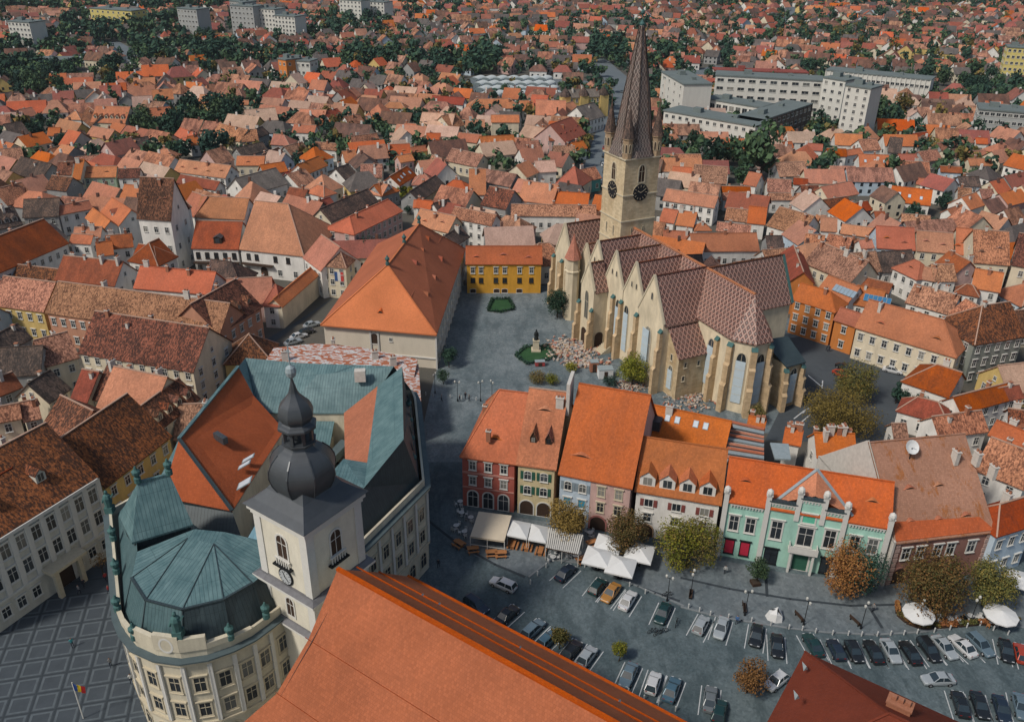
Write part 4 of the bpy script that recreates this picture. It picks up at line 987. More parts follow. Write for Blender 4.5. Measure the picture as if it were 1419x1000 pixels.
CR2 = wallmat((.60, .50, .30), 'plaster_warm_cream')
h = hx('.', 714.7, 643.3, 771, 651, 760, 540, 10.3, 'P', 'c', 'gg', label='cream house with green shutters and two pointed roof dormers', chim=0, win=False, auto=False, wm=CR2)
p, q = h['sides'][0]
facade(h['root'], p, q, [dict(z=7.4, w=1.15, h=1.6, xs=(.27, .72), style='s', sh=GREENP, split=True, fw=.12), dict(z=4.4, w=1.15, h=1.6, xs=(.27, .72), style='s', sh=GREENP, split=True, fw=.12), dict(z=.05, w=2.3, h=2.9, xs=(.26, .74), style='a', split=True, mull=False, fw=.2, glass=WOOD_VOID)])
for s in (2.3, 4.9): inst('dormer', dormer_mesh(ROOF['M'], WOOD_VOID, .9, 1.1, 1.1, 1.3), h['roof'], h['c'](s, h['hw']*.3, 10.3+h['hw']*.27), h['ang'])
inst('eyelid_dormer', eyelid_mesh(ROOF['P'], .9, 3.2, .6), h['roof'], h['c'](3.4, h['hw']*.72, 10.3+h['hw']*.65), h['ang']); inst('chimney', chimney_mesh(1), h['roof'], h['c'](5.8, h['hw']*.8, 10.3+h['hw']*.72-.6), h['ang'])
m = MB(); c = h['c']; m.prism([c(h['L']-.1, h['hw']-2, 0), c(h['L']+.5, h['hw']-2, 0), c(h['L']+.5, h['hw']+3, 0), c(h['L']-.1, h['hw']+3, 0)], 16, h['hr']+2.6); m.obj('fire_wall', CHIMW, h['root'])
# blue and pink facades share one roof
h = hx('.', 773, 656.5, 876.5, 677, 838, 537, 10.0, 'O', 'p', 'gg', label='house with one big orange roof over a pale blue and a pink facade', chim=0, win=False, auto=False)
p, q = h['sides'][0]; R = h['root']; d = q-p; mid = p+d*.44
m = MB(); nn = Vector((d.y, -d.x, 0)).normalized(); m.prism([p+nn*.05, mid+nn*.05, mid-nn*.3, p-nn*.3], 0, 9.9, cap=False); m.obj('blue_front', wallmat((.47, .56, .64), 'plaster_sky_blue'), R)
facade(R, p+nn*.05, mid+nn*.05, [dict(z=7.1, w=1.1, h=1.6, xs=(.27, .75), style='s', sh=GREYP, split=True, fw=.12), dict(z=3.9, w=1.15, h=1.55, xs=(.27, .75), split=True, mull=False, fw=.1, glass=BLUEP), dict(z=.05, w=1.4, h=2.3, xs=(.3, .75), split=True, glass=WOOD_VOID, mull=False)])
facade(R, mid, q, [dict(z=7.1, w=1.05, h=1.7, xs=(.28, .72), split=True, fw=.16, trim=STONETRIM), dict(z=3.9, w=1.05, h=1.7, xs=(.28, .72), split=True, fw=.16, trim=STONETRIM), dict(z=.02, w=2.6, h=2.7, xs=(.25,), style='a', mull=False, split=True, glass=WOOD_VOID, fw=.3, trim=wallmat((.38, .16, .14), 'plaster_dusky_red'))])
for x, y in ((1108, 645), (1090, 770)): inst('chimney', chimney_mesh(1), h['roof'], TP('E', x, y+25, 17 if y < 700 else 14.6)-Vector((0, 0, .9)), h['ang']+math.pi/2)
inst('eyelid_dormer', eyelid_mesh(ROOF['O'], .9, 4.0, .55), h['roof'], h['c'](3.2, h['hw']*.22, 10+h['hw']*.2), h['ang'])
# white house with four white gable dormers
h = hx('.', 879, 680, 1000, 700, 940, 612, 9.0, 'O', 'w', 'gg', label='white house with four white gabled dormers and red-brown shutters', chim=0, win=False, auto=False)
p, q = h['sides'][0]; R = h['root']
facade(R, p, q, [dict(z=6.2, w=1.3, h=1.4, xs=(.16, .5, .84), sh=REDP, split=True, fw=.12), dict(z=3.2, w=1.2, h=1.5, xs=(.16, .5, .84), split=True, fw=.14), dict(z=.02, w=2.3, h=2.4, xs=(.16, .5, .84), style='a', mull=False, split=True, fw=.2, glass=WOOD_VOID, trim=wallmat((.50, .33, .2), 'plaster_apricot'))])
for i in range(4): inst('dormer', dormer_mesh(ROOF['O'], WALL['w'], h['k'], 2.5, 1.75, 1.1), h['roof'], h['c'](1.9+i*3.2, h['hw']*.13, 9+h['hw']*.12), h['ang'])
h = hx('.', 888, 602, 1004, 628, 945, 569, 7.5, 'O', 'c', 'gg', label='rear house behind the white dormer house with four roof windows in its orange roof', chim=1, win=False, auto=False)
for s in (4.0, 5.8, 9.2, 11.0):
    rot = Matrix.Rotation(h['ang'], 4, 'Z') @ Matrix.Rotation(math.atan(h['k']), 4, 'X'); inst('skylight', sky_mesh(), h['roof'], h['c'](s, h['hw']*.68, 7.5+h['hw']*.68*h['k']+.03), mtx=rot)
m = MB(); c = h['c']; m.box(c(1.6, 1.6, 8.6), 3.2, 2.2, 2.0, h['ang']); m.obj('metal_dormer', SLATE, h['roof'])
# mint-green house with white crowned pilasters
GRN = wallmat((.36, .60, .50), 'plaster_mint'); GR2 = wallmat((.13, .52, .36), 'plaster_deep_mint')
a, u, n, L, hw, hr = rect_from('.', 1003, 694, 1236, 733, 1110, 655, 11.0)
h = house(a, u, n, L, hw+.6, 11.0, 11+.9*(hw+.6), 'O', 'n', 'gg', name='house', label='mint-green house with white crowned pilasters, stepped parapet and balcony', chim=0, win=False, auto=False, wm=GRN, eye=0)
R = h['root']; p, q = h['sides'][0]; nn = Vector((u.y, -u.x, 0)); g = lambda s, o, z: p+u*(s*L*.975)+nn*o+Vector((0, 0, z)); an = h['ang']
for s, top_ in ((.0, 12.6), (.262, 13.3), (.445, 14.6), (.60, 14.6), (.735, 13.3), (1.0, 12.6)):
    z0 = 0 if s in (.0, .262, .735, 1.0) else 9.5
    m = MB(); m.box(g(s, .12, z0), .75, .5, top_-z0, an); m.box(g(s, .12, top_), 1.0, .7, .25, an); m.lathe(g(s, .12, top_+.25), [(.5, 0), (.55, .35), (.45, .7), (.1, 1.0)], 8); m.obj('pilaster', TRIM, R)
m = MB(); m.prism([g(.262, .1, 0), g(.735, .1, 0), g(.735, -.3, 0), g(.262, -.3, 0)], 0, 12.4); m.prism([g(.445, .13, 0), g(.60, .13, 0), g(.60, -.3, 0), g(.445, -.3, 0)], 12.3, 13.8)
m.obj('centre_bay', GRN, R)
m = MB(); m.box(g(.353, .0, 12.4), 4.2, .9, .16, an); m.box(g(.668, .0, 12.4), 3.1, .9, .16, an); m.box(g(.522, .0, 13.8), 3.5, .9, .16, an); m.obj('parapet_coping', COPPERD, R)
m = MB()
for s0, s1, z in ((.03, .24, 10.1), (.76, .98, 10.1), (.28, .43, 11.6), (.615, .72, 11.6), (.455, .59, 13.0)):
    k_ = int((s1-s0)*L/.45)
    for i in range(k_): m.box(g(s0+(s1-s0)*(i+.5)/k_, .2, z), .2, .16, .35, an)
    m.bar(g(s0, .2, z+.45), g(s1, .2, z+.45), .2, .14)
tag(m.obj('cornice_teeth', TRIM, R), kind='stuff')
facade(R, g(0, .0, 0), g(1, .0, 0), [dict(z=5.6, w=1.3, h=2.7, xs=(.07, .175, .82, .93), split=True, fw=.2)])
facade(R, g(0, .1, 0), g(1, .1, 0), [dict(z=5.4, w=1.5, h=3.3, xs=(.34, .67), split=True, fw=.26), dict(z=5.0, w=2.1, h=3.4, xs=(.522,), split=True, fw=.24), dict(z=9.4, w=1.8, h=1.5, xs=(.522,), split=True, mull=False, fw=.22, glass=GR2), dict(z=.4, w=1.9, h=2.8, xs=(.335, .69), split=True, fw=.1, trim=IRON), dict(z=.05, w=2.3, h=3.0, xs=(.522,), split=True, fw=.3, mull=False, glass=GREENP, name='door')])
REDSIGN = flat('red_poster', (.45, .03, .06), .6, 0, .3, 2.5)
facade(R, g(0, .0, 0), g(1, .0, 0), [dict(z=.9, w=1.35, h=2.6, xs=(.065, .165), split=True, mull=False, fw=.12, glass=REDSIGN, trim=IRON, name='shop_window'), dict(z=.5, w=1.5, h=2.5, xs=(.8, .92), split=True, fw=.1, trim=IRON)])
m = MB(); m.box(g(.522, .75, 4.2), 4.4, 1.5, .35, an); m.box(g(.522, 1.45, 4.55), 4.4, .12, .9, an); m.box(g(.522-.085, .75, 4.55), .12, 1.5, .9, an); m.box(g(.522+.085, .75, 4.55), .12, 1.5, .9, an)
for s in (-.07, .07): m.box(g(.522+s, 1.0, 0), .35, .35, 4.2, an)
m.obj('balcony', TRIM, R)
# cross roof behind the stepped parapet, with white flashing along its valleys
c = h['c']; H2 = h['hw']; ap = c(L*.54, H2-.1, h['hr']+.15); b0 = c(L*.30, .6, 11.7); b1 = c(L*.77, .6, 11.7); fr = c(L*.535, .7, 14.2)
m = MB(); m.poly([b0, fr, ap]); m.poly([fr, b1, ap]); m.obj('cross_roof', ROOF['O'], h['roof'])
m = MB(); m.bar(b0+Vector((0, 0, .12)), ap+Vector((0, 0, .12)), .5, .12); m.bar(b1+Vector((0, 0, .12)), ap+Vector((0, 0, .12)), .5, .12); m.obj('valley_flashing', LEADM, h['roof'])
for s in (.12, .88): inst('eyelid_dormer', eyelid_mesh(ROOF['O'], .9, 2.2, .5), h['roof'], c(L*s, H2*.5, 11+H2*.45), an)
# brown-roofed house with satellite dish
BRN = wallmat((.30, .155, .125), 'plaster_brown_red')
h = hx('.', 1241.4, 753, 1380, 737, 1270, 607, 8.5, 'P', 'r', 'gg', label='brown-red house with huge pinkish patched roof carrying a white satellite dish', chim=0, win=False, auto=False, wm=BRN,
       rm=mat_roof('patched_pink_tiles', (.44, .225, .165), (.40, .15, .075), .30, .05, .25))
c = h['c']; p, q = h['sides'][0]; R = h['root']; an = h['ang']
facade(R, p, q, [dict(z=4.9, w=1.2, h=2.0, xs=(.13, .28, .46, .6, .82), split=True, fw=.18), dict(z=.05, w=2.2, h=3.0, xs=(.12, .4, .7), style='a', split=True, mull=False, glass=WOOD_VOID, fw=.25, trim=BRN)])
m = MB(); nn = Vector((h['u'].y, -h['u'].x, 0))
for i in range(9): m.box(p+h['u']*.4+nn*.05+Vector((0, 0, i*.92)), .9 if i % 2 else .7, .3, .7, an); m.box(q-h['u']*.4+nn*.05+Vector((0, 0, i*.92)), .9 if i % 2 else .7, .3, .7, an)
m.obj('quoins', wallmat((.42, .30, .26), 'plaster_pale_brown'), R)
m = MB(); z = 8.5; m.slab([[c(.1, .2, z+.3), c(h['L']-.1, .2, z+.3), c(h['L']-2, 1.8, z+.2+1.8*h['k']), c(.5, 2.3, z+.2+2.3*h['k'])]], .1); m.obj('new_tiles', ROOF['O'], h['roof'])
for s, v in ((.28, .5), (.58, .5), (.2, .18), (.48, .17), (.76, .18)): inst('eyelid_dormer', eyelid_mesh(ROOF['P'], .9, 2.4, .5), h['roof'], c(h['L']*s, h['hw']*v, 8.5+h['hw']*v*h['k']), an)
m = MB(); m.prism([c(-.3, 0, 0), c(.05, 0, 0), c(.05, 2*h['hw'], 0), c(-.3, 2*h['hw'], 0)], 0, 8.8, cap=True); m.poly([c(-.3, 0, 8.6), c(-.3, h['hw'], h['hr']+.5), c(-.3, 2*h['hw'], 8.6)]); m.poly([c(.05, 0, 8.6), c(.05, h['hw'], h['hr']+.5), c(.05, 2*h['hw'], 8.6)][::-1]); m.obj('gable_wall', CHIMW, R)
p0 = c(h['L']*.36, h['hw']*.80, 8.5+h['hw']*.80*h['k']+2.0)
m = MB(); N = 14; pts = [(0, 0, -.25)]; rr = 1.15
for j in (0.5, 1.0):
    for i in range(N): t = 2*math.pi*i/N; pts.append((rr*j*math.cos(t), rr*j*math.sin(t), -.25+.3*j*j))
fs = [(0, 1+i, 1+(i+1) % N) for i in range(N)] + [(1+i, 1+N+i, 1+N+(i+1) % N, 1+(i+1) % N) for i in range(N)]
m.shape(pts, fs); m.bar((0, 0, -.2), (0, 0, .7), .07); m.bar((0, 0, -.3), (0, -.9, -1.2), .12)
dish = thing('satellite_dish', 'white satellite dish on a pole on the big pinkish roof', 'satellite dish', p0-Vector((0, 0, 2.2)))
o = m.obj('dish', WHITET, dish, org=(0, 0, 0)); o.location = (0, 0, 2.4); o.rotation_euler = (R_(52), 0, R_(12))
m = MB(); m.box((0, 0, 0), .12, .12, 2.2); o = m.obj('pole', IRON, dish, org=(0, 0, 0))
for x, y, z in ((745, 150, 17.0), (880, 160, 17), (980, 245, 15.5), (302, 310, 13.6)): inst('chimney', chimney_mesh(2 if x == 302 else 1), h['roof'], TP('Z', x, y, z)-Vector((0, 0, 1.2)), an+math.pi/2)
hx('Z', 1005, 655, 1260, 575, 1080, 430, 8.5, 'T', 'b', 'hg', label='house with bluish white arcaded front and burnt orange roof beyond the brown-red house', auto=False, chim=1, eye=0, split=True)
# back courts between the row and the cathedral: small roofs, chimneys, patched roof
hx('o', 960, 270, 1110, 300, 1020, 215, 7, 'O', 'c', label='low outbuilding with orange roof behind the mint house', auto=False, win=False, chim=3)
hx('o', 1260, 370, 1412, 400, 1330, 270, 7.5, 'O', 'w', label='small orange-roofed back house with white chimneys', auto=False, chim=6, win=False)
hx('F', 560, 900, 730, 905, 640, 800, 7.5, 'O', 'w', label='small orange-roofed court house with broken white wall', auto=False, chim=6)
m = MB()
for i in range(9):
    f = i/9; a_ = TP('o', 800, 190+f*330, 8.0+.2*(i % 2)); b_ = TP('o', 1110, 260+f*300, 8.0+.2*(i % 2)); m.bar(a_, b_, .75, .12, i % 3)
ob = m.obj('patched_roof', [ROOF['O'], LEADM, ROOF['P']], None, org=TP('o', 950, 370, 0)); tag(ob, 'open patched roof of alternating orange tile and metal strips behind the mint house', 'roof', kind=None)
m = MB(); a_ = [TP('o', 800, 190, 7.7), TP('o', 800, 520, 7.7), TP('o', 1110, 560, 7.7), TP('o', 1110, 260, 7.7)]; m.prism(a_[::-1] if False else a_, 0, 7.7); o = m.obj('wall', WALL['g'], ob, org=tuple(TP('o', 950, 370, 0))); 
m = MB(); m.slab([[TP('o', 1200, 500, 8.6), TP('o', 1330, 505, 8.6), TP('o', 1310, 380, 8.9), TP('o', 1160, 370, 8.9)]], .3); tag(m.obj('metal_canopy', LEADM, None, org=TP('o', 1250, 450, 0)), 'flat grey metal canopy roof among the back courts', 'roof')
# ---------------------------------------------------------------- school with the huge hipped roof
sch = thing('school', 'long white school with huge hipped orange roof beside the church square', 'school', (-28, 198, 0)); ez = 9.0
c0, c1, c2, c3 = P(444, 450, ez), P(605, 464, ez), P(645, 345, ez), Vector((-38.5, 228, ez)); r0, r1 = Vector((-29, 183.8, 20)), Vector((-24.8, 213.5, 20))
m = MB(); cc = (c0+c1+c2+c3)/4; ins = [c_+(cc-c_).normalized()*1.0 for c_ in (c0, c1, c2, c3)]; m.prism(ins, 0, ez+.1, cap=False); m.obj('wall', mat_wall('school_plaster', (.64, .58, .47), .2), sch)
SR1 = mat_roof('school_lit_tiles', (.64, .185, .062), (.58, .17, .06), .4, .3, .14); SR2 = mat_roof('school_shaded_tiles', (.44, .125, .058), (.37, .112, .056), .4, .25, .15)  # same tiles; sunlit front and shaded side put into the colours
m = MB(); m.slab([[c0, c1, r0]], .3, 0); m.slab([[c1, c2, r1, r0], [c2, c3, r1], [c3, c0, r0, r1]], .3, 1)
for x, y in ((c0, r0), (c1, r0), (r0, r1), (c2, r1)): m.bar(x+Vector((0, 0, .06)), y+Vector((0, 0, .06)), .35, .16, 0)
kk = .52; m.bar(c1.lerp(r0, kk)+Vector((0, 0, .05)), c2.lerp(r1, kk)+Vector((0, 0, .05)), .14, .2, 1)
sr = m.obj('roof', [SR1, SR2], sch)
facade(sch, ins[1], ins[2], [dict(z=5.4, w=1.2, h=1.9, n=13, split=True, fw=.18), dict(z=1.4, w=1.2, h=1.9, n=13, split=True, fw=.18)])
m = MB(); d = ins[2]-ins[1]; d.z = 0; L = d.length; d.normalize(); nn = Vector((d.y, -d.x, 0))
for i in range(14): m.box(V3(ins[1]+d*(L*i/13)+nn*.12, 0), .6, .35, 8.8, math.atan2(d.y, d.x))
m.obj('pilasters', TRIM, sch)['kind'] = 'stuff'
facade(sch, ins[0], ins[1], [dict(z=5.0, w=1.7, h=2.6, xs=(.455,), style='a', split=True, mull=False, glass=WOOD_VOID, fw=.2), dict(z=6, w=.6, h=.8, xs=(.6,), fw=.1), dict(z=2, w=.6, h=.8, xs=(.6, .3), fw=.1)])
d = (ins[1]-ins[0]).normalized(); nn = Vector((d.y, -d.x, 0)); m = MB()
for f in (.42, .49): m.bar(ins[0].lerp(ins[1], f)+nn*.1+Vector((0, 0, -8.5)), ins[0].lerp(ins[1], f)+nn*.1+Vector((0, 0, -.2)), .35, .3)
m.bar(V3(ins[0], 2.6)+nn*.1, V3(ins[1], 2.6)+nn*.1, .3, .3); m.obj('wall_trim', TRIM, sch)
for f, v in ((.2, .3), (.42, .3), (.68, .32), (.38, .66), (.6, .66), (.82, .68)):
    a_ = c1.lerp(c2, f); b_ = r0.lerp(r1, f); p = a_.lerp(b_, v); m = None
    inst('eyelid_dormer', eyelid_mesh(SR2, .9, 3.6, 1.5), sr, p, math.atan2((c2-c1).y, (c2-c1).x))
inst('eyelid_dormer', eyelid_mesh(SR1, .9, 1.6, .9), sr, c0.lerp(c1, .5).lerp(r0, .25), math.atan2((c1-c0).y, (c1-c0).x))
for p in (r0, r0.lerp(r1, .5), r1): inst('urn', urn, sr, p+Vector((0, 0, .0)))
occ([c0, c1, c2, c3])
# yellow house closing the church square
YEL = wallmat((.66, .34, .05), 'plaster_deep_yellow')
h = hx('.', 645, 366, 752, 366, 700, 341, 8.6, 'O', 'y', 'gg', label='bright yellow house with orange roof closing the church square', chim=0, eye=3, win=False, auto=False, wm=YEL)
p, q = h['sides'][0]
facade(h['root'], p, q, [dict(z=5.9, w=.95, h=1.5, xs=(.08, .19, .39, .51, .71, .87), split=True, fw=.13), dict(z=3.1, w=1.1, h=1.4, xs=(.08, .19, .39, .51, .71, .87), split=True, fw=.05, trim=WOOD_VOID), dict(z=.1, w=1.5, h=1.2, xs=(.08, .4, .51, .71), style='s', mull=False, split=True, glass=WOOD_VOID, fw=.08)])
# ---------------------------------------------------------------- left foreground palace
a, b = P(-60, 782, 14.5), P(137, 660, 14.5); u = b-a; u.z = 0; L = u.length; u.normalize(); n = Vector((-u.y, u.x, 0))
PAL = wallmat((.55, .54, .48), 'plaster_palace')
h = house(a, u, n, L, 9.5, 14.5, 21.5, 'B', 'w', 'gg', name='palace', cat='building', label='white palace with tall windows and mottled brown roof on the great square', chim=2, win=False, auto=False, wm=PAL)
p, q = h['sides'][0]; nw = 9
facade(h['root'], p, q, [dict(z=10.6, w=1.3, h=2.3, n=nw, split=True, fw=.22), dict(z=6.4, w=1.3, h=2.3, n=nw, split=True, fw=.22), dict(z=1.6, w=1.2, h=1.7, xs=[(i+.5)/nw for i in (0, 1, 2, 3, 6, 7, 8)], split=True, fw=.16), dict(z=.02, w=3.0, h=4.2, xs=(.6,), style='a', split=True, mull=False, glass=WOOD_VOID, fw=.4, name='gateway')])
m = MB(); nn = Vector((u.y, -u.x, 0))
for i in range(nw+1): m.box(V3(p+u*((q-p).length*i/nw)+nn*.1, 4.6), .8, .3, 9.6, h['ang'])
m.obj('pilasters', TRIM, h['root'])['kind'] = 'stuff'
m = MB(); m.bar(V3(p, 14.2)+nn*.25, V3(q, 14.2)+nn*.25, .6, .5); m.bar(V3(p, 4.7)+nn*.15, V3(q, 4.7)+nn*.15, .35, .35); m.obj('cornice', TRIM, h['root'])
m = MB(); c = h['c']
for f in (.5, .68): m.box(V3(p+u*((q-p).length*f)+nn*1.6, 0), .7, .7, 5, h['ang'])
m.box(V3(p+u*((q-p).length*.59)+nn*1.2, 5), 6, 2.6, .5, h['ang']); m.obj('portal_balcony', STONETRIM, h['root'])
for s in (.36, .70): inst('dormer', dormer_mesh(ROOF['B'], PAL, h['k'], 1.6, 1.5, .7), h['roof'], c(L*s, 3.2, 14.5+3.2*h['k']), h['ang'])
m = MB(); m.slab([[c(-8, 6.4, 19.4), c(L*.62, 6.4, 19.4), c(L*.86, 12, 19.8), c(L*.7, 17, 17), c(-8, 17, 17)]], .2); m.obj('upper_roof', ROOF['T'], h['roof'])

# low building with a half-stripped roof of orange and white patches, between city hall and school
t_ = NT('stripped_roof'); tc_ = t_.n('TexCoord'); nn_ = t_.noise(t_.map(tc_.outputs['UV'], (.45, 1.3, 1), rot=(0, 0, .6)), 1.0, 3, .6); col_ = t_.ramp(nn_, [(0, (.34, .125, .07)), (.47, (.45, .17, .10)), (.485, (.48, .50, .50)), (.56, (.60, .61, .60)), (.575, (.42, .16, .09))], 'CONSTANT'); STRIP = t_.done(col_, .85)
pr_ = [P(x, y, 8.5) for x, y in ((392, 527), (470, 514), (574, 521), (579, 503), (500, 486), (436, 481), (380, 487), (363, 507))]; pr2 = [P(x, y, 8.2) for x, y in ((572, 566), (584, 564), (580, 504), (556, 512))]
ph = thing('building', 'low building with half-stripped orange and white patched roof beside the school', 'building', P(470, 525, 0)); m = MB(); m.slab([[Vector((p.x, p.y, p.z+(.9 if i in (3, 4, 5, 6) else 0))) for i, p in enumerate(pr_)]], .3); m.slab([pr2], .3); m.obj('roof', STRIP, ph)
m = MB(); m.prism([p+(P(470, 505, 8.5)-p)*.03 for p in pr_], 0, 8.3, cap=False); m.prism([p+(P(572, 540, 8.5)-p)*.05 for p in pr2], 0, 7.9, cap=False); m.obj('wall', wallmat((.48, .30, .19), 'plaster_worn_brick'), ph); occ(pr_); occ(pr2)
facade(ph, pr_[0]+Vector((0, 0, -8.5)), pr_[1]+Vector((0, 0, -8.5)), [dict(z=5.2, w=1.0, h=1.3, n=4)]); facade(ph, pr_[1]+Vector((0, 0, -8.5)), pr_[2]+Vector((0, 0, -8.5)), [dict(z=5.2, w=1.0, h=1.3, n=5)])
for x, y in ((395, 497), (520, 497), (545, 505)): inst('chimney', chimney_mesh(1), ph, P(x, y, 9.2)-Vector((0, 0, .6)), .3)
# ---------------------------------------------------------------- traced houses of the old town: (tile, near eave, ridge point, eave height, roof, wall, ends, extras)
X = dict
# white tower house and the courtyard wings
hx('.', 189, 303, 237, 306, 214, 246, 16, 'B', 'w', 'gg', k=1.9, label='white tower house with steep dark brown roof above the courtyard', auto=False, chim=1, eye=2, wrows=3, cat='tower')
h = hx('j', 320, 285, 408, 270, 340, 200, 13, 'B', 'w', 'hh', label='round white stair tower beside the white tower house', auto=False, chim=0, cat='tower')
h = hx('j', 400, 540, 712, 547, 570, 360, 8, 'T', 'w', 'gg', label='white courtyard wing with burnt orange roof and open gallery', auto=False, chim=0, win=False)
p, q = h['sides'][0]; facade(h['root'], p, q, [X(z=5.0, w=1.0, h=1.7, n=5, fw=.1, trim=WOOD_VOID), X(z=1.2, w=1.0, h=1.6, n=5, fw=.1, trim=WOOD_VOID)])
m = MB(); nn = Vector((h['u'].y, -h['u'].x, 0)); m.bar(V3(p, 4)+nn*.8, V3(q, 4)+nn*.8, 1.6, .3); m.obj('gallery', WOOD_VOID, h['root'])
inst('dormer', dormer_mesh(SLATE, WOOD_VOID, h['k'], 2.2, 1.8, .5), h['roof'], h['c'](h['L']*.55, 1.2, 8+1.2*h['k']), h['ang'])
h = hx('j', 712, 545, 1140, 592, 1000, 245, 8, 'P', 'w', 'gh', label='white courtyard building with very large pink terracotta roof', auto=False, chim=0, win=False)
p, q = h['sides'][0]; facade(h['root'], p, q, [X(z=5.2, w=1.0, h=1.6, xs=(.12, .25, .55, .75), fw=.1, trim=WOOD_VOID), X(z=1.2, w=1.1, h=1.7, xs=(.1, .6, .85), fw=.12), X(z=.02, w=2.2, h=3.4, xs=(.35,), style='a', mull=False, fw=.2, glass=WOOD_VOID)])
m = MB(); m.bar(V3(p, 4)+Vector((0, -.6, 0)), V3(p.lerp(q, .5), 4)+Vector((0, -.6, 0)), 1.2, .3); m.obj('gallery', WOOD_VOID, h['root'])
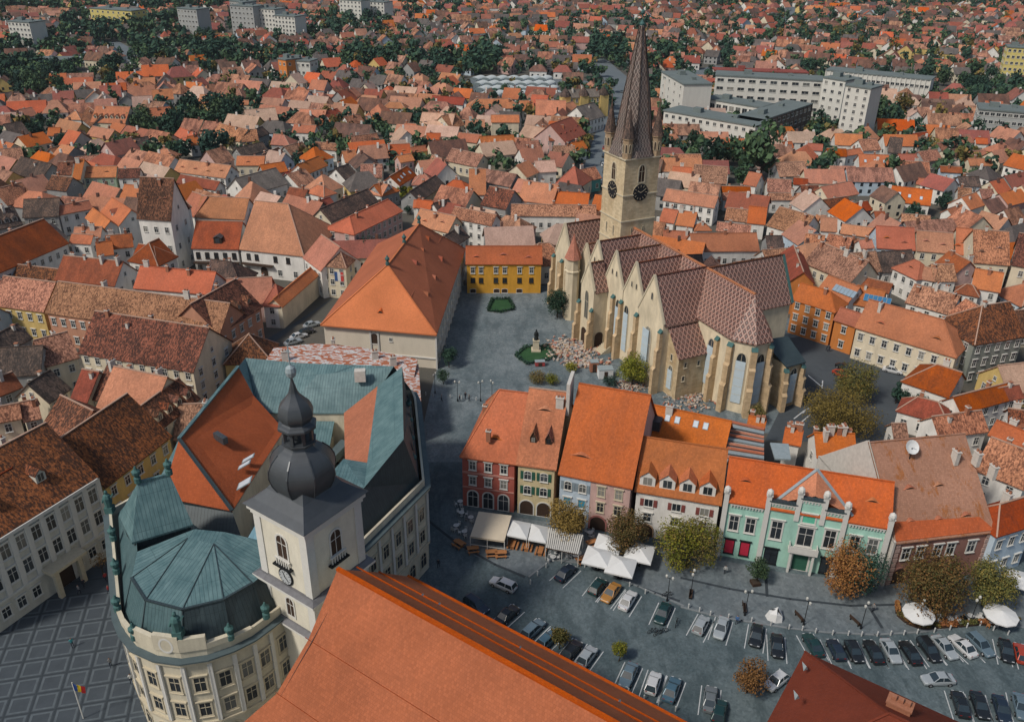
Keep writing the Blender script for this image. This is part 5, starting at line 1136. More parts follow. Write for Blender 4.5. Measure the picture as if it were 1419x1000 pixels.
HS = [
 # j: around the courtyard
 ('j', 430, 335, 750, 352, 640, 205, 8, 'P', 'w', 'gg', X(chim=0)), ('j', 320, 300, 420, 335, 400, 165, 8, 'P', 'w', 'gg', X(chim=0)), ('j', 300, 110, 560, 160, 420, 70, 6, 'T', 'w', 'gg', {}),
 ('j', 20, 800, 525, 842, 280, 672, 8, 'O', 'w', 'gg', X(chim=4, ww=.9)), ('j', 185, 658, 312, 597, 205, 467, 8, 'T', 'w', 'hg', X(chim=0)), ('j', 0, 625, 180, 658, 120, 520, 8, 'T', 'w', 'gh', X(chim=0)),
 ('j', 865, 917, 985, 922, 920, 775, 6, 'O', 'w', 'hh', X(chim=0, k=.8)), ('j', 1000, 925, 1240, 715, 1180, 672, 6, 'O', 'c', 'gg', X(chim=0, win=False)),
 ('k', 60, 640, 235, 657, 190, 520, 9, 'M', 'c', 'hh', X(chim=0)), ('j', 1130, 600, 1250, 690, 1300, 480, 8, 'P', 'w', 'gg', X(chim=0)),
 ('D', 185, 302, 905, 402, 500, 205, 8.5, 'M', 's', 'gg', X(chim=2, dorm=0, eye=0, split=True)), ('D', 905, 390, 1087, 276, 965, 167, 8.5, 'B', 's', 'gg', X(chim=2, dorm=4, split=True)),
 ('D', -40, 270, 180, 300, 100, 160, 8, 'M', 'y', 'gg', X(chim=1, split=True)), ('D', 320, 470, 800, 548, 600, 325, 9, 'B', 'c', 'gg', X(chim=5, split=True)), ('D', 800, 560, 940, 432, 815, 440, 7.5, 'D', 'c', 'gg', X(chim=0)),
 ('D', 395, 695, 620, 745, 580, 545, 9, 'P', 'c', 'gg', X(chim=3)), ('D', 660, 790, 830, 655, 700, 600, 9, 'B', 'c', 'gg', X(chim=0, dorm=4)),
 ('m', 855, 920, 1405, 492, 760, 330, 11, 'B', 'y', 'gg', X(chim=0, split=True)), ('m', 330, 420, 600, 560, 640, 230, 11, 'B', 'c', 'gg', X(chim=0)),
 ('l', 400, 935, 585, 812, 440, 640, 9, 'D', 'c', 'gg', X(chim=1)), ('l', 560, 920, 705, 945, 650, 650, 9, 'T', 'c', 'gg', X(chim=1)), ('l', 740, 900, 860, 930, 860, 600, 9, 'B', 'c', 'gg', {}),
 ('l', 370, 640, 650, 560, 500, 360, 8, 'M', 'c', 'gg', {}), ('l', -30, 720, 330, 700, 200, 470, 8, 'D', 'g', 'gg', X(chim=2)), ('l', -40, 560, 270, 400, 110, 300, 8, 'D', 'g', 'gg', X(chim=2)),
 ('l', -60, 900, 190, 800, 60, 690, 9, 'T', 'g', 'gg', X(chim=1)), ('m', 190, 380, 330, 350, 250, 200, 9, 'M', 'g', 'gg', X(chim=2)), ('m', -80, 400, 180, 350, 60, 240, 10, 'M', 'c', 'gg', {}),
 # i: burnt-orange roofs left of the courtyard
 ('i', -120, 745, 565, 452, 330, 262, 8.5, 'T', 'w', 'gg', X(chim=2, dorm=0)), ('i', 440, 750, 935, 802, 770, 577, 8.5, 'T', 'w', 'gg', X(chim=4)), ('i', 810, 207, 967, 314, 1000, 137, 8, 'O', 'w', 'gg', X(chim=0, dorm=1)),
 ('i', 690, 245, 832, 357, 790, 190, 7, 'O', 'w', 'gg', X(chim=0)), ('i', 480, 225, 760, 172, 640, 118, 7, 'P', 'w', 'gg', {}), ('i', -30, 345, 190, 300, 90, 160, 8, 'D', 'g', 'gg', X(dorm=3)), ('i', 180, 245, 480, 232, 330, 90, 7, 'D', 'g', 'gg', {}),
 ('i', 870, 505, 1090, 482, 960, 382, 8, 'T', 'w', 'gg', X(chim=2)), ('i', 590, 405, 820, 405, 720, 320, 8, 'P', 'w', 'gg', X(chim=2)), ('i', 560, 450, 740, 460, 650, 400, 8, 'P', 'w', 'gg', {}), ('i', 790, 560, 930, 545, 850, 440, 8, 'O', 'w', 'gg', X(chim=2)),
 # a
 ('a', 315, 70, 475, 72, 395, 10, 6, 'M', 'r', 'hh', {}), ('a', 530, 30, 760, 30, 640, -18, 5, 'P', 'b', 'hh', {}), ('a', 735, 292, 1020, 302, 870, 158, 7, 'P', 'c', 'gg', X(dorm=6, chim=2)), ('a', 700, 397, 882, 432, 760, 322, 6, 'P', 'y', 'gg', {}),
 ('a', 520, 267, 660, 272, 590, 200, 5, 'P', 'w', 'hh', {}), ('a', 665, 742, 945, 737, 800, 650, 8, 'P', 'n', 'gg', X(eye=2, chim=1, ww=.9)), ('a', 585, 757, 657, 757, 620, 592, 8.5, 'O', 'c', 'gg', {}), ('a', 455, 722, 582, 720, 510, 612, 8.5, 'B', 'w', 'gg', {}),
 ('a', 955, 747, 1140, 742, 1050, 667, 8, 'B', 'w', 'gg', {}), ('a', 925, 512, 1075, 522, 1010, 432, 6, 'P', 'b', 'hg', {}), ('a', 1085, 525, 1262, 495, 1150, 415, 6, 'D', 'b', 'gg', {}), ('a', 1225, 587, 1420, 592, 1320, 505, 6, 'P', 'p', 'hh', X(eye=2)),
 ('a', 75, 700, 330, 765, 250, 590, 7, 'D', 'g', 'gg', {}), ('a', 60, 970, 290, 905, 180, 778, 7, 'M', 'g', 'gg', {}), ('a', 365, 832, 540, 852, 420, 722, 7, 'B', 'g', 'gg', {}), ('a', 100, 412, 250, 385, 200, 278, 6, 'D', 'c', 'gg', {}),
 ('a', 200, 252, 312, 232, 270, 167, 5, 'P', 'g', 'gg', {}), ('a', 1080, 170, 1250, 162, 1170, 77, 6, 'P', 'c', 'gg', {}), ('a', 1250, 112, 1420, 102, 1330, 20, 6, 'P', 'w', 'gg', {}), ('a', 1190, 262, 1412, 242, 1300, 170, 6, 'O', 'c', 'gg', {}),
 ('a', 460, 562, 562, 532, 530, 470, 5, 'P', 'g', 'gg', {}), ('a', 380, 402, 482, 402, 430, 335, 4, 'O', 'w', 'gg', {}), ('a', 470, 462, 720, 432, 580, 372, 5, 'D', 'g', 'gg', {}), ('a', -20, 112, 180, 92, 80, 45, 6, 'D', 'w', 'gg', {}),
 ('a', 970, 912, 1118, 922, 1080, 802, 7, 'O', 'w', 'gg', {}), ('a', 640, 642, 850, 622, 740, 562, 5, 'M', 'g', 'gg', {}), ('a', 0, 620, 200, 600, 110, 500, 6, 'M', 'g', 'gg', {}), ('a', -20, 880, 100, 820, 60, 720, 7, 'B', 'g', 'gg', {}), ('a', 640, 250, 740, 330, 730, 170, 5, 'B', 'g', 'gg', {}),
 # b
 ('b', 200, 137, 402, 142, 300, 65, 5, 'P', 'y', 'gg', {}), ('b', 310, 397, 540, 450, 430, 310, 6, 'M', 'c', 'gg', X(chim=2)), ('b', 0, 692, 425, 747, 240, 615, 8, 'P', 'w', 'gg', X(chim=1, eye=4, ww=1.2)), ('b', 605, 887, 940, 792, 720, 692, 7, 'G', 'w', 'gg', X(chim=0)),
 ('b', 1090, 717, 1265, 642, 1200, 560, 8, 'O', 'w', 'gg', {}), ('b', 945, 747, 1090, 712, 1020, 690, 5, 'R', 'w', 'gg', {}), ('b', 1075, 862, 1230, 902, 1140, 790, 6, 'P', 'w', 'hh', {}), ('b', 920, 882, 1070, 902, 1000, 825, 5, 'T', 'c', 'gg', {}),
 ('b', 560, 452, 700, 442, 640, 350, 6, 'M', 'g', 'gg', {}), ('b', 690, 422, 790, 382, 740, 320, 6, 'D', 'g', 'gg', {}), ('b', 790, 472, 950, 482, 880, 390, 6, 'P', 'g', 'gh', {}), ('b', 965, 372, 1150, 382, 1060, 310, 6, 'P', 'w', 'gg', {}),
 ('b', 1120, 502, 1330, 522, 1230, 455, 6, 'M', 'w', 'gg', {}), ('b', 1010, 262, 1230, 272, 1120, 185, 6, 'P', 'w', 'gg', {}), ('b', 605, 292, 860, 272, 720, 180, 6, 'L', 'c', 'gg', {}), ('b', 430, 142, 940, 162, 700, 115, 5, 'P', 'c', 'gg', X(chim=2)),
 ('b', 1275, 267, 1390, 237, 1330, 180, 6, 'R', 'w', 'gg', {}), ('b', 1140, 322, 1290, 312, 1210, 280, 5, 'O', 'w', 'gg', {}), ('b', 510, 642, 740, 642, 630, 565, 6, 'P', 'c', 'gg', X(eye=1)), ('b', 0, 402, 130, 452, 70, 340, 6, 'O', 'w', 'gg', {}),
 ('b', 140, 482, 225, 472, 180, 400, 6, 'O', 'w', 'gg', {}), ('b', 420, 92, 572, 102, 490, 10, 6, 'M', 'y', 'hh', {}), ('b', 830, 77, 960, 77, 890, 15, 5, 'R', 'r', 'gg', {}), ('b', 960, 57, 1110, 57, 1040, 0, 5, 'P', 'b', 'hh', {}), ('b', 1110, 102, 1300, 112, 1200, 60, 5, 'P', 'g', 'gg', {}),
 ('b', 520, 832, 612, 832, 560, 760, 7, 'P', 'y', 'gg', {}), ('b', 560, 570, 780, 520, 690, 460, 6, 'D', 'g', 'gg', {}), ('b', 800, 620, 930, 560, 890, 480, 6, 'B', 'g', 'gg', {}), ('b', 960, 560, 1110, 520, 1050, 450, 6, 'M', 'g', 'gg', {}), ('b', 740, 720, 940, 690, 850, 620, 6, 'O', 'g', 'gg', {}),
 # c
 ('c', 290, 172, 480, 182, 380, 125, 9, 'P', 'w', 'hh', {}), ('c', 590, 322, 860, 337, 720, 215, 7, 'L', 'c', 'gg', X(eye=3)), ('c', 850, 342, 970, 312, 900, 210, 7, 'M', 'c', 'gg', {}), ('c', 680, 132, 950, 152, 870, 85, 7, 'R', 'w', 'gg', {}),
 ('c', 985, 182, 1420, 177, 1150, 100, 8, 'P', 'w', 'hh', X(chim=3)), ('c', 1110, 514, 1390, 497, 1240, 400, 7, 'O', 'w', 'gg', X(dorm=6, chim=0)), ('c', 800, 602, 1060, 657, 980, 527, 6, 'M', 'c', 'gg', X(chim=2)), ('c', 150, 867, 290, 894, 240, 780, 6, 'P', 'w', 'hg', {}),
 ('c', 287, 895, 440, 850, 360, 765, 6, 'O', 'g', 'gh', X(skyl=2)), ('c', 437, 812, 575, 722, 490, 647, 7, 'T', 'w', 'gg', X(skyl=4)), ('c', 530, 802, 720, 802, 620, 702, 6, 'P', 'w', 'hh', {}), ('c', 770, 842, 990, 862, 880, 762, 8, 'O', 'y', 'hh', X(ww=.8)),
 ('c', 1000, 882, 1140, 882, 1060, 670, 8, 'P', 'w', 'gg', {}), ('c', 1060, 932, 1150, 902, 1110, 822, 6, 'O', 'w', 'gg', {}), ('c', 290, 572, 530, 562, 400, 472, 7, 'O', 'c', 'gg', X(eye=2)), ('c', 440, 622, 560, 602, 500, 550, 9, 'P', 'p', 'gg', {}),
 ('c', 110, 742, 290, 742, 200, 632, 6, 'M', 'c', 'gg', {}), ('c', -10, 622, 100, 612, 40, 520, 6, 'P', 'w', 'gg', {}), ('c', -10, 762, 100, 722, 40, 622, 7, 'D', 'w', 'gg', {}), ('c', 60, 502, 290, 472, 160, 390, 6, 'M', 'y', 'gg', {}),
 ('c', 40, 392, 190, 382, 120, 315, 6, 'D', 'c', 'gg', {}), ('c', 160, 302, 260, 302, 210, 255, 5, 'O', 'w', 'gg', {}), ('c', 20, 312, 150, 292, 80, 230, 6, 'M', 'w', 'gg', {}), ('c', 410, 352, 600, 367, 510, 300, 6, 'P', 'g', 'hh', {}),
 ('c', 650, 432, 770, 432, 710, 380, 6, 'O', 'w', 'gg', {}), ('c', 740, 502, 830, 482, 800, 430, 6, 'O', 'w', 'gg', {}), ('c', 890, 442, 1080, 462, 980, 380, 6, 'P', 'c', 'gg', {}), ('c', 970, 332, 1130, 332, 1050, 270, 6, 'P', 'w', 'gg', {}),
 ('c', 1180, 292, 1412, 292, 1300, 230, 10, 'P', 'c', 'gg', X(win=False)), ('c', 660, 602, 760, 642, 710, 560, 6, 'M', 'g', 'gg', {}), ('c', 1090, 962, 1300, 1002, 1230, 822, 7, 'B', 'g', 'gg', X(chim=2)), ('c', 20, 1000, 250, 942, 150, 860, 6, 'D', 'g', 'gg', {}),
 ('c', 540, 987, 690, 992, 600, 925, 6, 'O', 'w', 'gg', {}), ('c', 540, 542, 670, 522, 600, 490, 6, 'O', 'y', 'gg', {}), ('c', 600, 940, 810, 800, 700, 740, 6, 'D', 'g', 'gg', {}), ('c', 350, 440, 520, 440, 430, 380, 5, 'L', 'c', 'gg', {}),
 # k
 ('k', 300, 385, 700, 190, 450, 150, 9.5, 'O', 'p', 'hg', X(k=.55, chim=2, ww=1.1, split=True)), ('k', 110, 285, 500, 110, 330, 42, 7, 'D', 'c', 'gg', X(chim=1)), ('k', 770, 300, 1065, 368, 930, 190, 7, 'P', 'c', 'gg', X(eye=2)),
 ('k', 1075, 242, 1420, 312, 1230, 175, 9, 'M', 'w', 'gg', X(chim=1, ww=.9)), ('k', 1120, 482, 1245, 402, 1150, 322, 7, 'D', 'w', 'gg', {}), ('k', 790, 160, 920, 180, 850, 100, 6, 'O', 'w', 'gg', {}), ('k', 0, 190, 150, 140, 60, 90, 5, 'R', 'w', 'gg', {}), ('k', 980, 190, 1110, 150, 1160, 90, 6, 'D', 'w', 'gg', {}),
 # d
 ('d', 650, 442, 780, 442, 690, 312, 8, 'T', 'p', 'gg', {}), ('d', 785, 457, 960, 387, 850, 242, 8, 'R', 'p', 'gg', X(eye=5)), ('d', 965, 282, 1110, 242, 1010, 132, 8, 'G', 'w', 'gg', {}), ('d', 540, 232, 790, 237, 660, 112, 7, 'P', 'w', 'gg', {}),
 ('d', 430, 197, 540, 192, 490, 112, 6, 'P', 'w', 'gg', {}), ('d', 790, 217, 900, 182, 840, 122, 7, 'P', 'w', 'gg', {}), ('d', 690, 802, 895, 832, 790, 642, 7, 'O', 'c', 'hh', {}), ('d', 905, 782, 1085, 747, 980, 662, 6, 'M', 't', 'gg', {}),
 ('d', 395, 927, 680, 962, 560, 780, 7, 'P', 'w', 'gg', X(chim=3)), ('d', 690, 952, 970, 972, 830, 862, 7, 'O', 'w', 'gg', X(chim=4)), ('d', 340, 1052, 1040, 1062, 700, 962, 7, 'M', 'w', 'gg', X(chim=3)), ('d', 430, 702, 540, 682, 470, 622, 6, 'P', 'g', 'gg', {}),
 ('d', 555, 702, 720, 692, 640, 602, 7, 'L', 'w', 'gg', {}), ('d', 690, 562, 870, 562, 800, 482, 6, 'M', 'c', 'gg', {}), ('d', 875, 522, 970, 502, 920, 442, 6, 'O', 'w', 'gg', {}), ('d', 475, 562, 560, 542, 520, 490, 7, 'P', 'b', 'gg', {}), ('d', 400, 400, 600, 440, 520, 320, 6, 'P', 'c', 'gg', {}),
 # e
 ('e', 105, 572, 530, 637, 330, 505, 8, 'P', 'w', 'gg', X(chim=1, ww=1.1)), ('e', 610, 732, 790, 752, 720, 642, 6.5, 'M', 'w', 'gg', {}), ('e', 792, 757, 945, 772, 880, 627, 6.5, 'O', 'w', 'gg', {}), ('e', 950, 777, 1235, 862, 1130, 642, 6.5, 'M', 'w', 'gg', X(chim=2)),
 ('e', 350, 992, 900, 987, 620, 842, 7, 'O', 'w', 'gg', X(chim=3)), ('e', 110, 892, 330, 902, 190, 822, 7, 'O', 'w', 'gg', X(chim=2)), ('e', 75, 742, 200, 762, 140, 642, 7, 'O', 'w', 'gg', {}), ('e', 210, 772, 360, 792, 290, 662, 7, 'O', 'w', 'gg', X(chim=2)),
 ('e', 370, 522, 830, 532, 600, 457, 5, 'T', 'c', 'gg', X(chim=4)), ('e', 600, 572, 840, 562, 720, 522, 5, 'M', 'b', 'gg', {}), ('e', 180, 392, 340, 402, 260, 302, 6, 'O', 'w', 'gg', {}), ('e', 350, 422, 630, 442, 500, 292, 6, 'M', 'g', 'gg', {}),
 ('e', 120, 272, 430, 272, 290, 197, 6, 'M', 'g', 'gg', {}), ('e', 760, 442, 870, 462, 820, 342, 7, 'O', 'w', 'gg', {}), ('e', 960, 502, 1160, 512, 1080, 402, 6, 'M', 'w', 'gg', {}), ('e', 1170, 442, 1290, 452, 1230, 392, 6, 'T', 'w', 'gg', {}),
 ('e', 1060, 382, 1300, 372, 1190, 262, 6, 'M', 'g', 'gg', {}), ('e', 1250, 562, 1400, 562, 1320, 452, 6, 'B', 'g', 'gg', {}), ('e', 1060, 152, 1180, 147, 1120, 97, 6, 'O', 'w', 'gg', {}), ('e', 1010, 77, 1130, 82, 1070, 20, 6, 'P', 'c', 'gg', {}),
 ('e', 880, 612, 970, 622, 930, 562, 6, 'P', 'w', 'gg', {}), ('e', 980, 572, 1270, 572, 1130, 515, 6, 'M', 'w', 'gg', {}), ('e', 540, 822, 820, 852, 690, 762, 6, 'M', 'c', 'gg', {}), ('e', 1340, 772, 1420, 782, 1380, 692, 6, 'P', 'w', 'gg', {}),
 ('e', 1270, 162, 1412, 172, 1340, 112, 6, 'O', 'w', 'gg', {}), ('e', 440, 232, 560, 242, 500, 182, 5, 'P', 'w', 'gg', {}), ('e', 370, 822, 510, 822, 440, 762, 6, 'O', 'w', 'hh', {}), ('e', 960, 962, 1100, 962, 1010, 862, 6, 'D', 'g', 'gg', {}), ('e', 1250, 980, 1412, 1000, 1340, 850, 7, 'M', 'g', 'gg', X(chim=2)),
 # f
 ('f', 530, 577, 880, 617, 700, 470, 6, 'O', 'w', 'gg', X(skyl=3, chim=0)), ('f', 440, 962, 760, 982, 620, 792, 8, 'O', 'b', 'gg', X(eye=2, chim=0)), ('f', 765, 984, 1070, 1010, 930, 832, 8.5, 'P', 'c', 'gg', X(eye=2, chim=0)), ('f', 1080, 1012, 1255, 1030, 1190, 805, 8.5, 'O', 'c', 'gg', X(dorm=0, chim=0, eye=4)),
 ('g', 1000, 197, 1300, 222, 1180, -60, 8.5, 'M', 'c', 'gg', X(eye=2)), ('g', 1305, 217, 1500, 250, 1400, -40, 8.5, 'B', 'c', 'gg', X(eye=1)), ('f', 640, 347, 880, 357, 760, 257, 6, 'M', 'w', 'gg', {}), ('f', 300, 302, 550, 312, 430, 202, 6, 'O', 'w', 'gg', X(skyl=3)),
 ('f', 630, 252, 780, 252, 710, 197, 6, 'O', 'w', 'gg', {}), ('f', 960, 342, 1140, 352, 1050, 297, 6, 'T', 'b', 'gg', {}), ('f', 980, 287, 1120, 292, 1050, 240, 6, 'W', 'w', 'gg', {}), ('f', 140, 702, 410, 652, 280, 592, 6, 'T', 'g', 'gg', {}),
 ('f', 50, 572, 300, 522, 200, 422, 7, 'P', 'c', 'gg', {}), ('f', 40, 642, 240, 612, 170, 545, 6, 'B', 'g', 'gg', {}), ('f', 100, 122, 330, 132, 230, 32, 6, 'P', 'w', 'gg', {}), ('f', 330, 172, 480, 162, 410, 72, 6, 'M', 'w', 'gg', {}),
 ('f', 40, 212, 200, 217, 130, 152, 6, 'T', 'w', 'gg', {}), ('f', 200, 212, 335, 192, 270, 152, 6, 'P', 'w', 'gg', {}), ('f', -20, 822, 120, 832, 50, 712, 7, 'P', 'w', 'gg', {}), ('f', 140, 842, 430, 882, 300, 782, 7, 'P', 'g', 'gg', {}),
 ('f', 0, 962, 200, 1002, 100, 852, 7, 'M', 'g', 'gg', {}), ('f', 190, 962, 310, 967, 250, 882, 7, 'M', 'g', 'gg', {}), ('f', 315, 967, 425, 962, 370, 892, 9, 'P', 'w', 'gg', {}), ('f', 1060, 702, 1200, 652, 1140, 602, 6, 'P', 'w', 'gg', {}),
 ('f', 1210, 652, 1330, 612, 1270, 502, 7, 'P', 'w', 'gg', {}), ('f', 1100, 552, 1215, 562, 1160, 472, 6, 'M', 'w', 'gg', {}), ('f', 760, 442, 1110, 472, 930, 412, 5, 'O', 'c', 'gg', {}), ('f', 1300, 562, 1412, 562, 1350, 482, 6, 'M', 'w', 'gg', {}),
 ('f', 530, 182, 640, 192, 590, 62, 6, 'D', 'g', 'gg', {}), ('f', 720, 82, 880, 62, 800, 20, 6, 'T', 'w', 'gg', {}), ('f', 830, 262, 980, 242, 900, 162, 6, 'M', 'g', 'gg', {}), ('f', 980, 182, 1130, 162, 1060, 92, 6, 'M', 'g', 'gg', {}),
 ('f', 1130, 232, 1350, 212, 1240, 172, 6, 'P', 'c', 'gg', {}), ('f', 1200, 292, 1390, 292, 1290, 232, 7, 'P', 'c', 'gg', {}), ('f', 1250, 112, 1350, 117, 1300, 67, 6, 'O', 'w', 'gg', {}), ('f', 1110, 122, 1240, 102, 1180, 42, 6, 'P', 'w', 'gg', {}), ('f', 430, 722, 520, 722, 470, 682, 5, 'T', 'g', 'gg', {}),
 ('f', 640, 780, 880, 800, 760, 690, 5, 'M', 'g', 'gg', {}), ('f', 1120, 460, 1295, 462, 1245, 380, 8, 'D', 'b', 'gg', {}),
 # g, n: right of the choir
 ('n', 215, 557, 575, 667, 370, 445, 9, 'O', 'o', 'gh', X(chim=1, split=True)), ('n', 555, 722, 745, 785, 680, 640, 7.5, 'O', 'o', 'gg', X(chim=0, split=True)), ('g', 30, 727, 865, 977, 600, 622, 8, 'O', 'c', 'gh', X(chim=3, eye=2, split=True)),
 ('n', 420, 482, 680, 587, 600, 392, 8, 'O', 'w', 'gg', X(chim=1)), ('n', 700, 592, 940, 642, 880, 467, 7, 'O', 'w', 'gg', X(chim=1, eye=1)), ('n', 770, 450, 1010, 510, 880, 390, 6, 'T', 'w', 'gg', X(chim=0)), ('n', 310, 257, 700, 422, 560, 132, 8, 'M', 'c', 'gg', X(chim=4)),
 ('n', 410, 432, 320, 202, 262, 190, 9, 'T', 'o', 'gg', X(chim=2)), ('g', 330, 242, 540, 342, 500, 165, 7, 'O', 'w', 'hh', X(chim=0, eye=1)), ('g', 440, 522, 815, 627, 640, 402, 7, 'M', 'w', 'gg', X(chim=5)), ('g', 570, 332, 680, 352, 620, 232, 7, 'P', 'w', 'gg', {}),
 ('g', 680, 352, 870, 352, 780, 212, 7, 'M', 'w', 'gg', {}), ('g', 980, 402, 1220, 442, 1110, 262, 7, 'O', 'w', 'gg', X(chim=1)), ('g', 840, 442, 1050, 482, 950, 372, 6, 'T', 'w', 'hh', X(chim=0)), ('g', 1010, 872, 1430, 802, 1190, 532, 10, 'B', 'k', 'hg', X(chim=1, split=True)),
 ('g', 800, 602, 1030, 742, 940, 492, 8, 'M', 'w', 'gg', X(chim=1)),
 # h
 ('h', 405, 282, 800, 417, 720, 150, 5, 'T', 'w', 'hg', X(chim=1, k=.7)), ('h', 365, 522, 800, 642, 600, 422, 4.5, 'T', 'w', 'hh', X(chim=1)), ('h', 900, 547, 1345, 427, 1130, 332, 6, 'T', 'w', 'gg', X(chim=1)), ('h', 720, 747, 1130, 692, 1130, 510, 8, 'M', 'w', 'gg', X(chim=2)),
 ('h', 1115, 717, 1420, 842, 1200, 602, 9, 'O', 'w', 'gg', X(chim=1)), ('h', 1000, 1000, 1420, 1170, 1130, 730, 9, 'M', 'w', 'gg', X(chim=2)), ('h', 350, 745, 450, 745, 400, 660, 3, 'M', 'w', 'gg', X(chim=0)), ('h', 1240, 450, 1420, 420, 1330, 330, 6, 'T', 'w', 'gg', {}), ('h', 1280, 620, 1420, 640, 1350, 540, 7, 'B', 'w', 'gg', {}),
]
REG = {}
for q in HS:
    kw = dict(q[11]); q = list(q)
    if q[0] in 'abcdef' and q[8] == 'P' and (q[1]*7+q[2]) % 5 < 2: q[8] = 'L'
    if q[0] in 'abcdef' and q[7] > 4.5: q[7] *= .8; q[8] = q[8]; kw.setdefault('k', .82)
    REG[tuple(q[:3])] = hx(*q[:11], group='houses of the old town', **kw)
# ---------------------------------------------------------------- modern blocks beyond the old town
def office(px, h, depth, rows, cols, label, wall, roofm=None, name='office_block', cat='office block', sides=1, ww=1.5, wh=1.4, strip=False, group=None):
    (x1, y1), (x2, y2) = px
    a, b = P(x1, y1, h), P(x2, y2, h); u = b-a; u.z = 0; L = u.length; u.normalize(); n = Vector((-u.y, u.x, 0)); a.z = 0
    c = lambda s, t, z: a+u*s+n*t+Vector((0, 0, z))
    root = thing(name, label, cat, c(L/2, depth/2, 0), group)
    m = MB(); m.prism([c(0, 0, 0), c(L, 0, 0), c(L, depth, 0), c(0, depth, 0)], 0, h, cap=False); m.obj('wall', wall, root)
    m = MB(); m.prism([c(-.4, -.4, 0), c(L+.4, -.4, 0), c(L+.4, depth+.4, 0), c(-.4, depth+.4, 0)], h, h+.6, cap=True, bottom=True); m.box(c(L*.3, depth*.5, h+.6), 4, 3, 2, math.atan2(u.y, u.x)); m.box(c(L*.7, depth*.6, h+.6), 2, 2, 1.2, math.atan2(u.y, u.x)); m.obj('roof', roofm or FLATR, root)
    fh = h/rows
    rr = [dict(z=r*fh+fh*.35, w=min(ww, L/cols*.7), h=min(wh, fh*.5), n=cols, fw=.12) for r in range(rows)]
    facade(root, c(0, 0, 0), c(L, 0, 0), rr)
    if sides:
        k_ = max(1, int(depth/4.5)); e = [dict(q, n=k_) for q in rr]
        if a.x > 0: facade(root, c(0, depth, 0), c(0, 0, 0), e)
        else: facade(root, c(L, 0, 0), c(L, depth, 0), e)
    if strip:
        m = MB()
        for i in range(cols+1): m.box(c(L*i/cols, -.2, 0), .5, .5, h, math.atan2(u.y, u.x))
        tag(m.obj('fins', wall, root), kind='stuff')
    occ([c(-2, -2, 0), c(L+2, -2, 0), c(L+2, depth+2, 0), c(-2, depth+2, 0)])
    return root
FLATR = flat('flat_roof_grey_green', (.15, .18, .178), .9, 0, .2, .2); OFFW = mat_wall('office_white', (.60, .59, .54), .2); OFFY = mat_wall('office_yellow', (.60, .50, .18), .2); OFFG = mat_wall('office_grey', (.36, .37, .36), .25); OFFB = mat_wall('office_brown_glass', (.16, .13, .11), .3); OFFO = mat_wall('office_orange', (.62, .22, .06), .2)
office(((992, 105), (1141, 113)), 20, 14, 5, 10, 'long white five-storey office block with rows of wide windows', OFFW, ww=3.2)
office(((1141, 108), (1172, 113)), 23, 13, 6, 3, 'blank-ended pale stair block joining the long office block', OFFW)
office(((1172, 119), (1207, 124)), 25, 12, 8, 3, 'white tower block with narrow window columns', OFFW, ww=1.2)
office(((920, 154), (1047, 176)), 12, 14, 3, 13, 'low white office wing with three rows of small square windows', OFFW)
office(((1051, 170), (1125, 145)), 12, 13, 3, 12, 'brown glazed office wing with concrete fins', OFFB, strip=True, ww=3)
office(((975, 137), (1056, 150)), 12, 12, 2, 9, 'low glazed office hall between the white blocks', OFFW, ww=3, wh=2.4)
office(((917, 100), (948, 118)), 20, 14, 5, 4, 'white block with balconies beside the boulevard', OFFW)
office(((950, 113), (972, 108)), 18, 12, 5, 3, 'white block with orange stripe beside the boulevard', OFFO)
office(((1145, 98), (1290, 112)), 13, 14, 2, 22, 'very long low white hall with green-grey roof and close windows', OFFW, strip=True, ww=2)
office(((1357, 152), (1430, 158)), 14, 16, 4, 9, 'grey apartment block with banded balconies', OFFG, ww=3, name='apartment_block', cat='apartment block')
office(((1397, 66), (1432, 68)), 22, 14, 6, 5, 'pale yellow apartment block at the edge of the suburb', OFFY, name='apartment_block', cat='apartment block')
office(((990, 98), (1120, 102)), 8, 10, 2, 12, 'low building with red strip roof behind the office block', OFFW, ROOF['R'], name='hall', cat='hall')
office(((124, 12), (182, 16)), 16, 16, 4, 8, 'yellow and white hall among the trees', OFFY, name='hall', cat='hall'); office(((0, 84), (92, 84)), 7, 14, 2, 12, 'long low pale shed beside the dark trees', OFFG, name='shed', cat='shed')
office(((385, 82), (396, 84)), 14, 10, 3, 2, 'orange end block of the small modern building', OFFO, name='building', cat='building'); office(((397, 84), (429, 86)), 13, 10, 3, 5, 'white modern building beside the orange block', OFFW, name='building', cat='building')
for i, (x1, x2, y) in enumerate(((318, 350, 8), (352, 380, 12), (380, 408, 22), (318, 336, 2), (470, 500, 0), (502, 532, 2), (245, 272, 12), (10, 40, 30))):
    office(((x1, y), (x2, y+2)), 22-2*(i % 3), 14, 6, 6, ('white' if i % 3 else 'grey')+' apartment slab far out in the suburb', OFFW if i % 3 else OFFG, name='apartment_block', cat='apartment block', group='far apartment slabs', sides=0)
# ornate yellow hall by the boulevard
h = hx('d', 770, 95, 1120, 80, 950, 20, 10, 'G', 'y', 'hh', label='ornate yellow hall with grey roof and little domed towers by the boulevard', auto=False, chim=3, ww=1.0)
for s in (.06, .48, .95):
    c = h['c'](h['L']*s, 1.5, 0); m = MB(); m.box(c, 4.4, 4.4, 10.6, h['ang'], 0); m.lathe((c.x, c.y, 10.6), [(2.9, 0), (2.6, 1.2), (1.7, 2.6), (.6, 3.6), (.1, 4.6)], 8, 1); m.obj('corner_tower', [WALL['y'], ROOF['D']], h['root'])
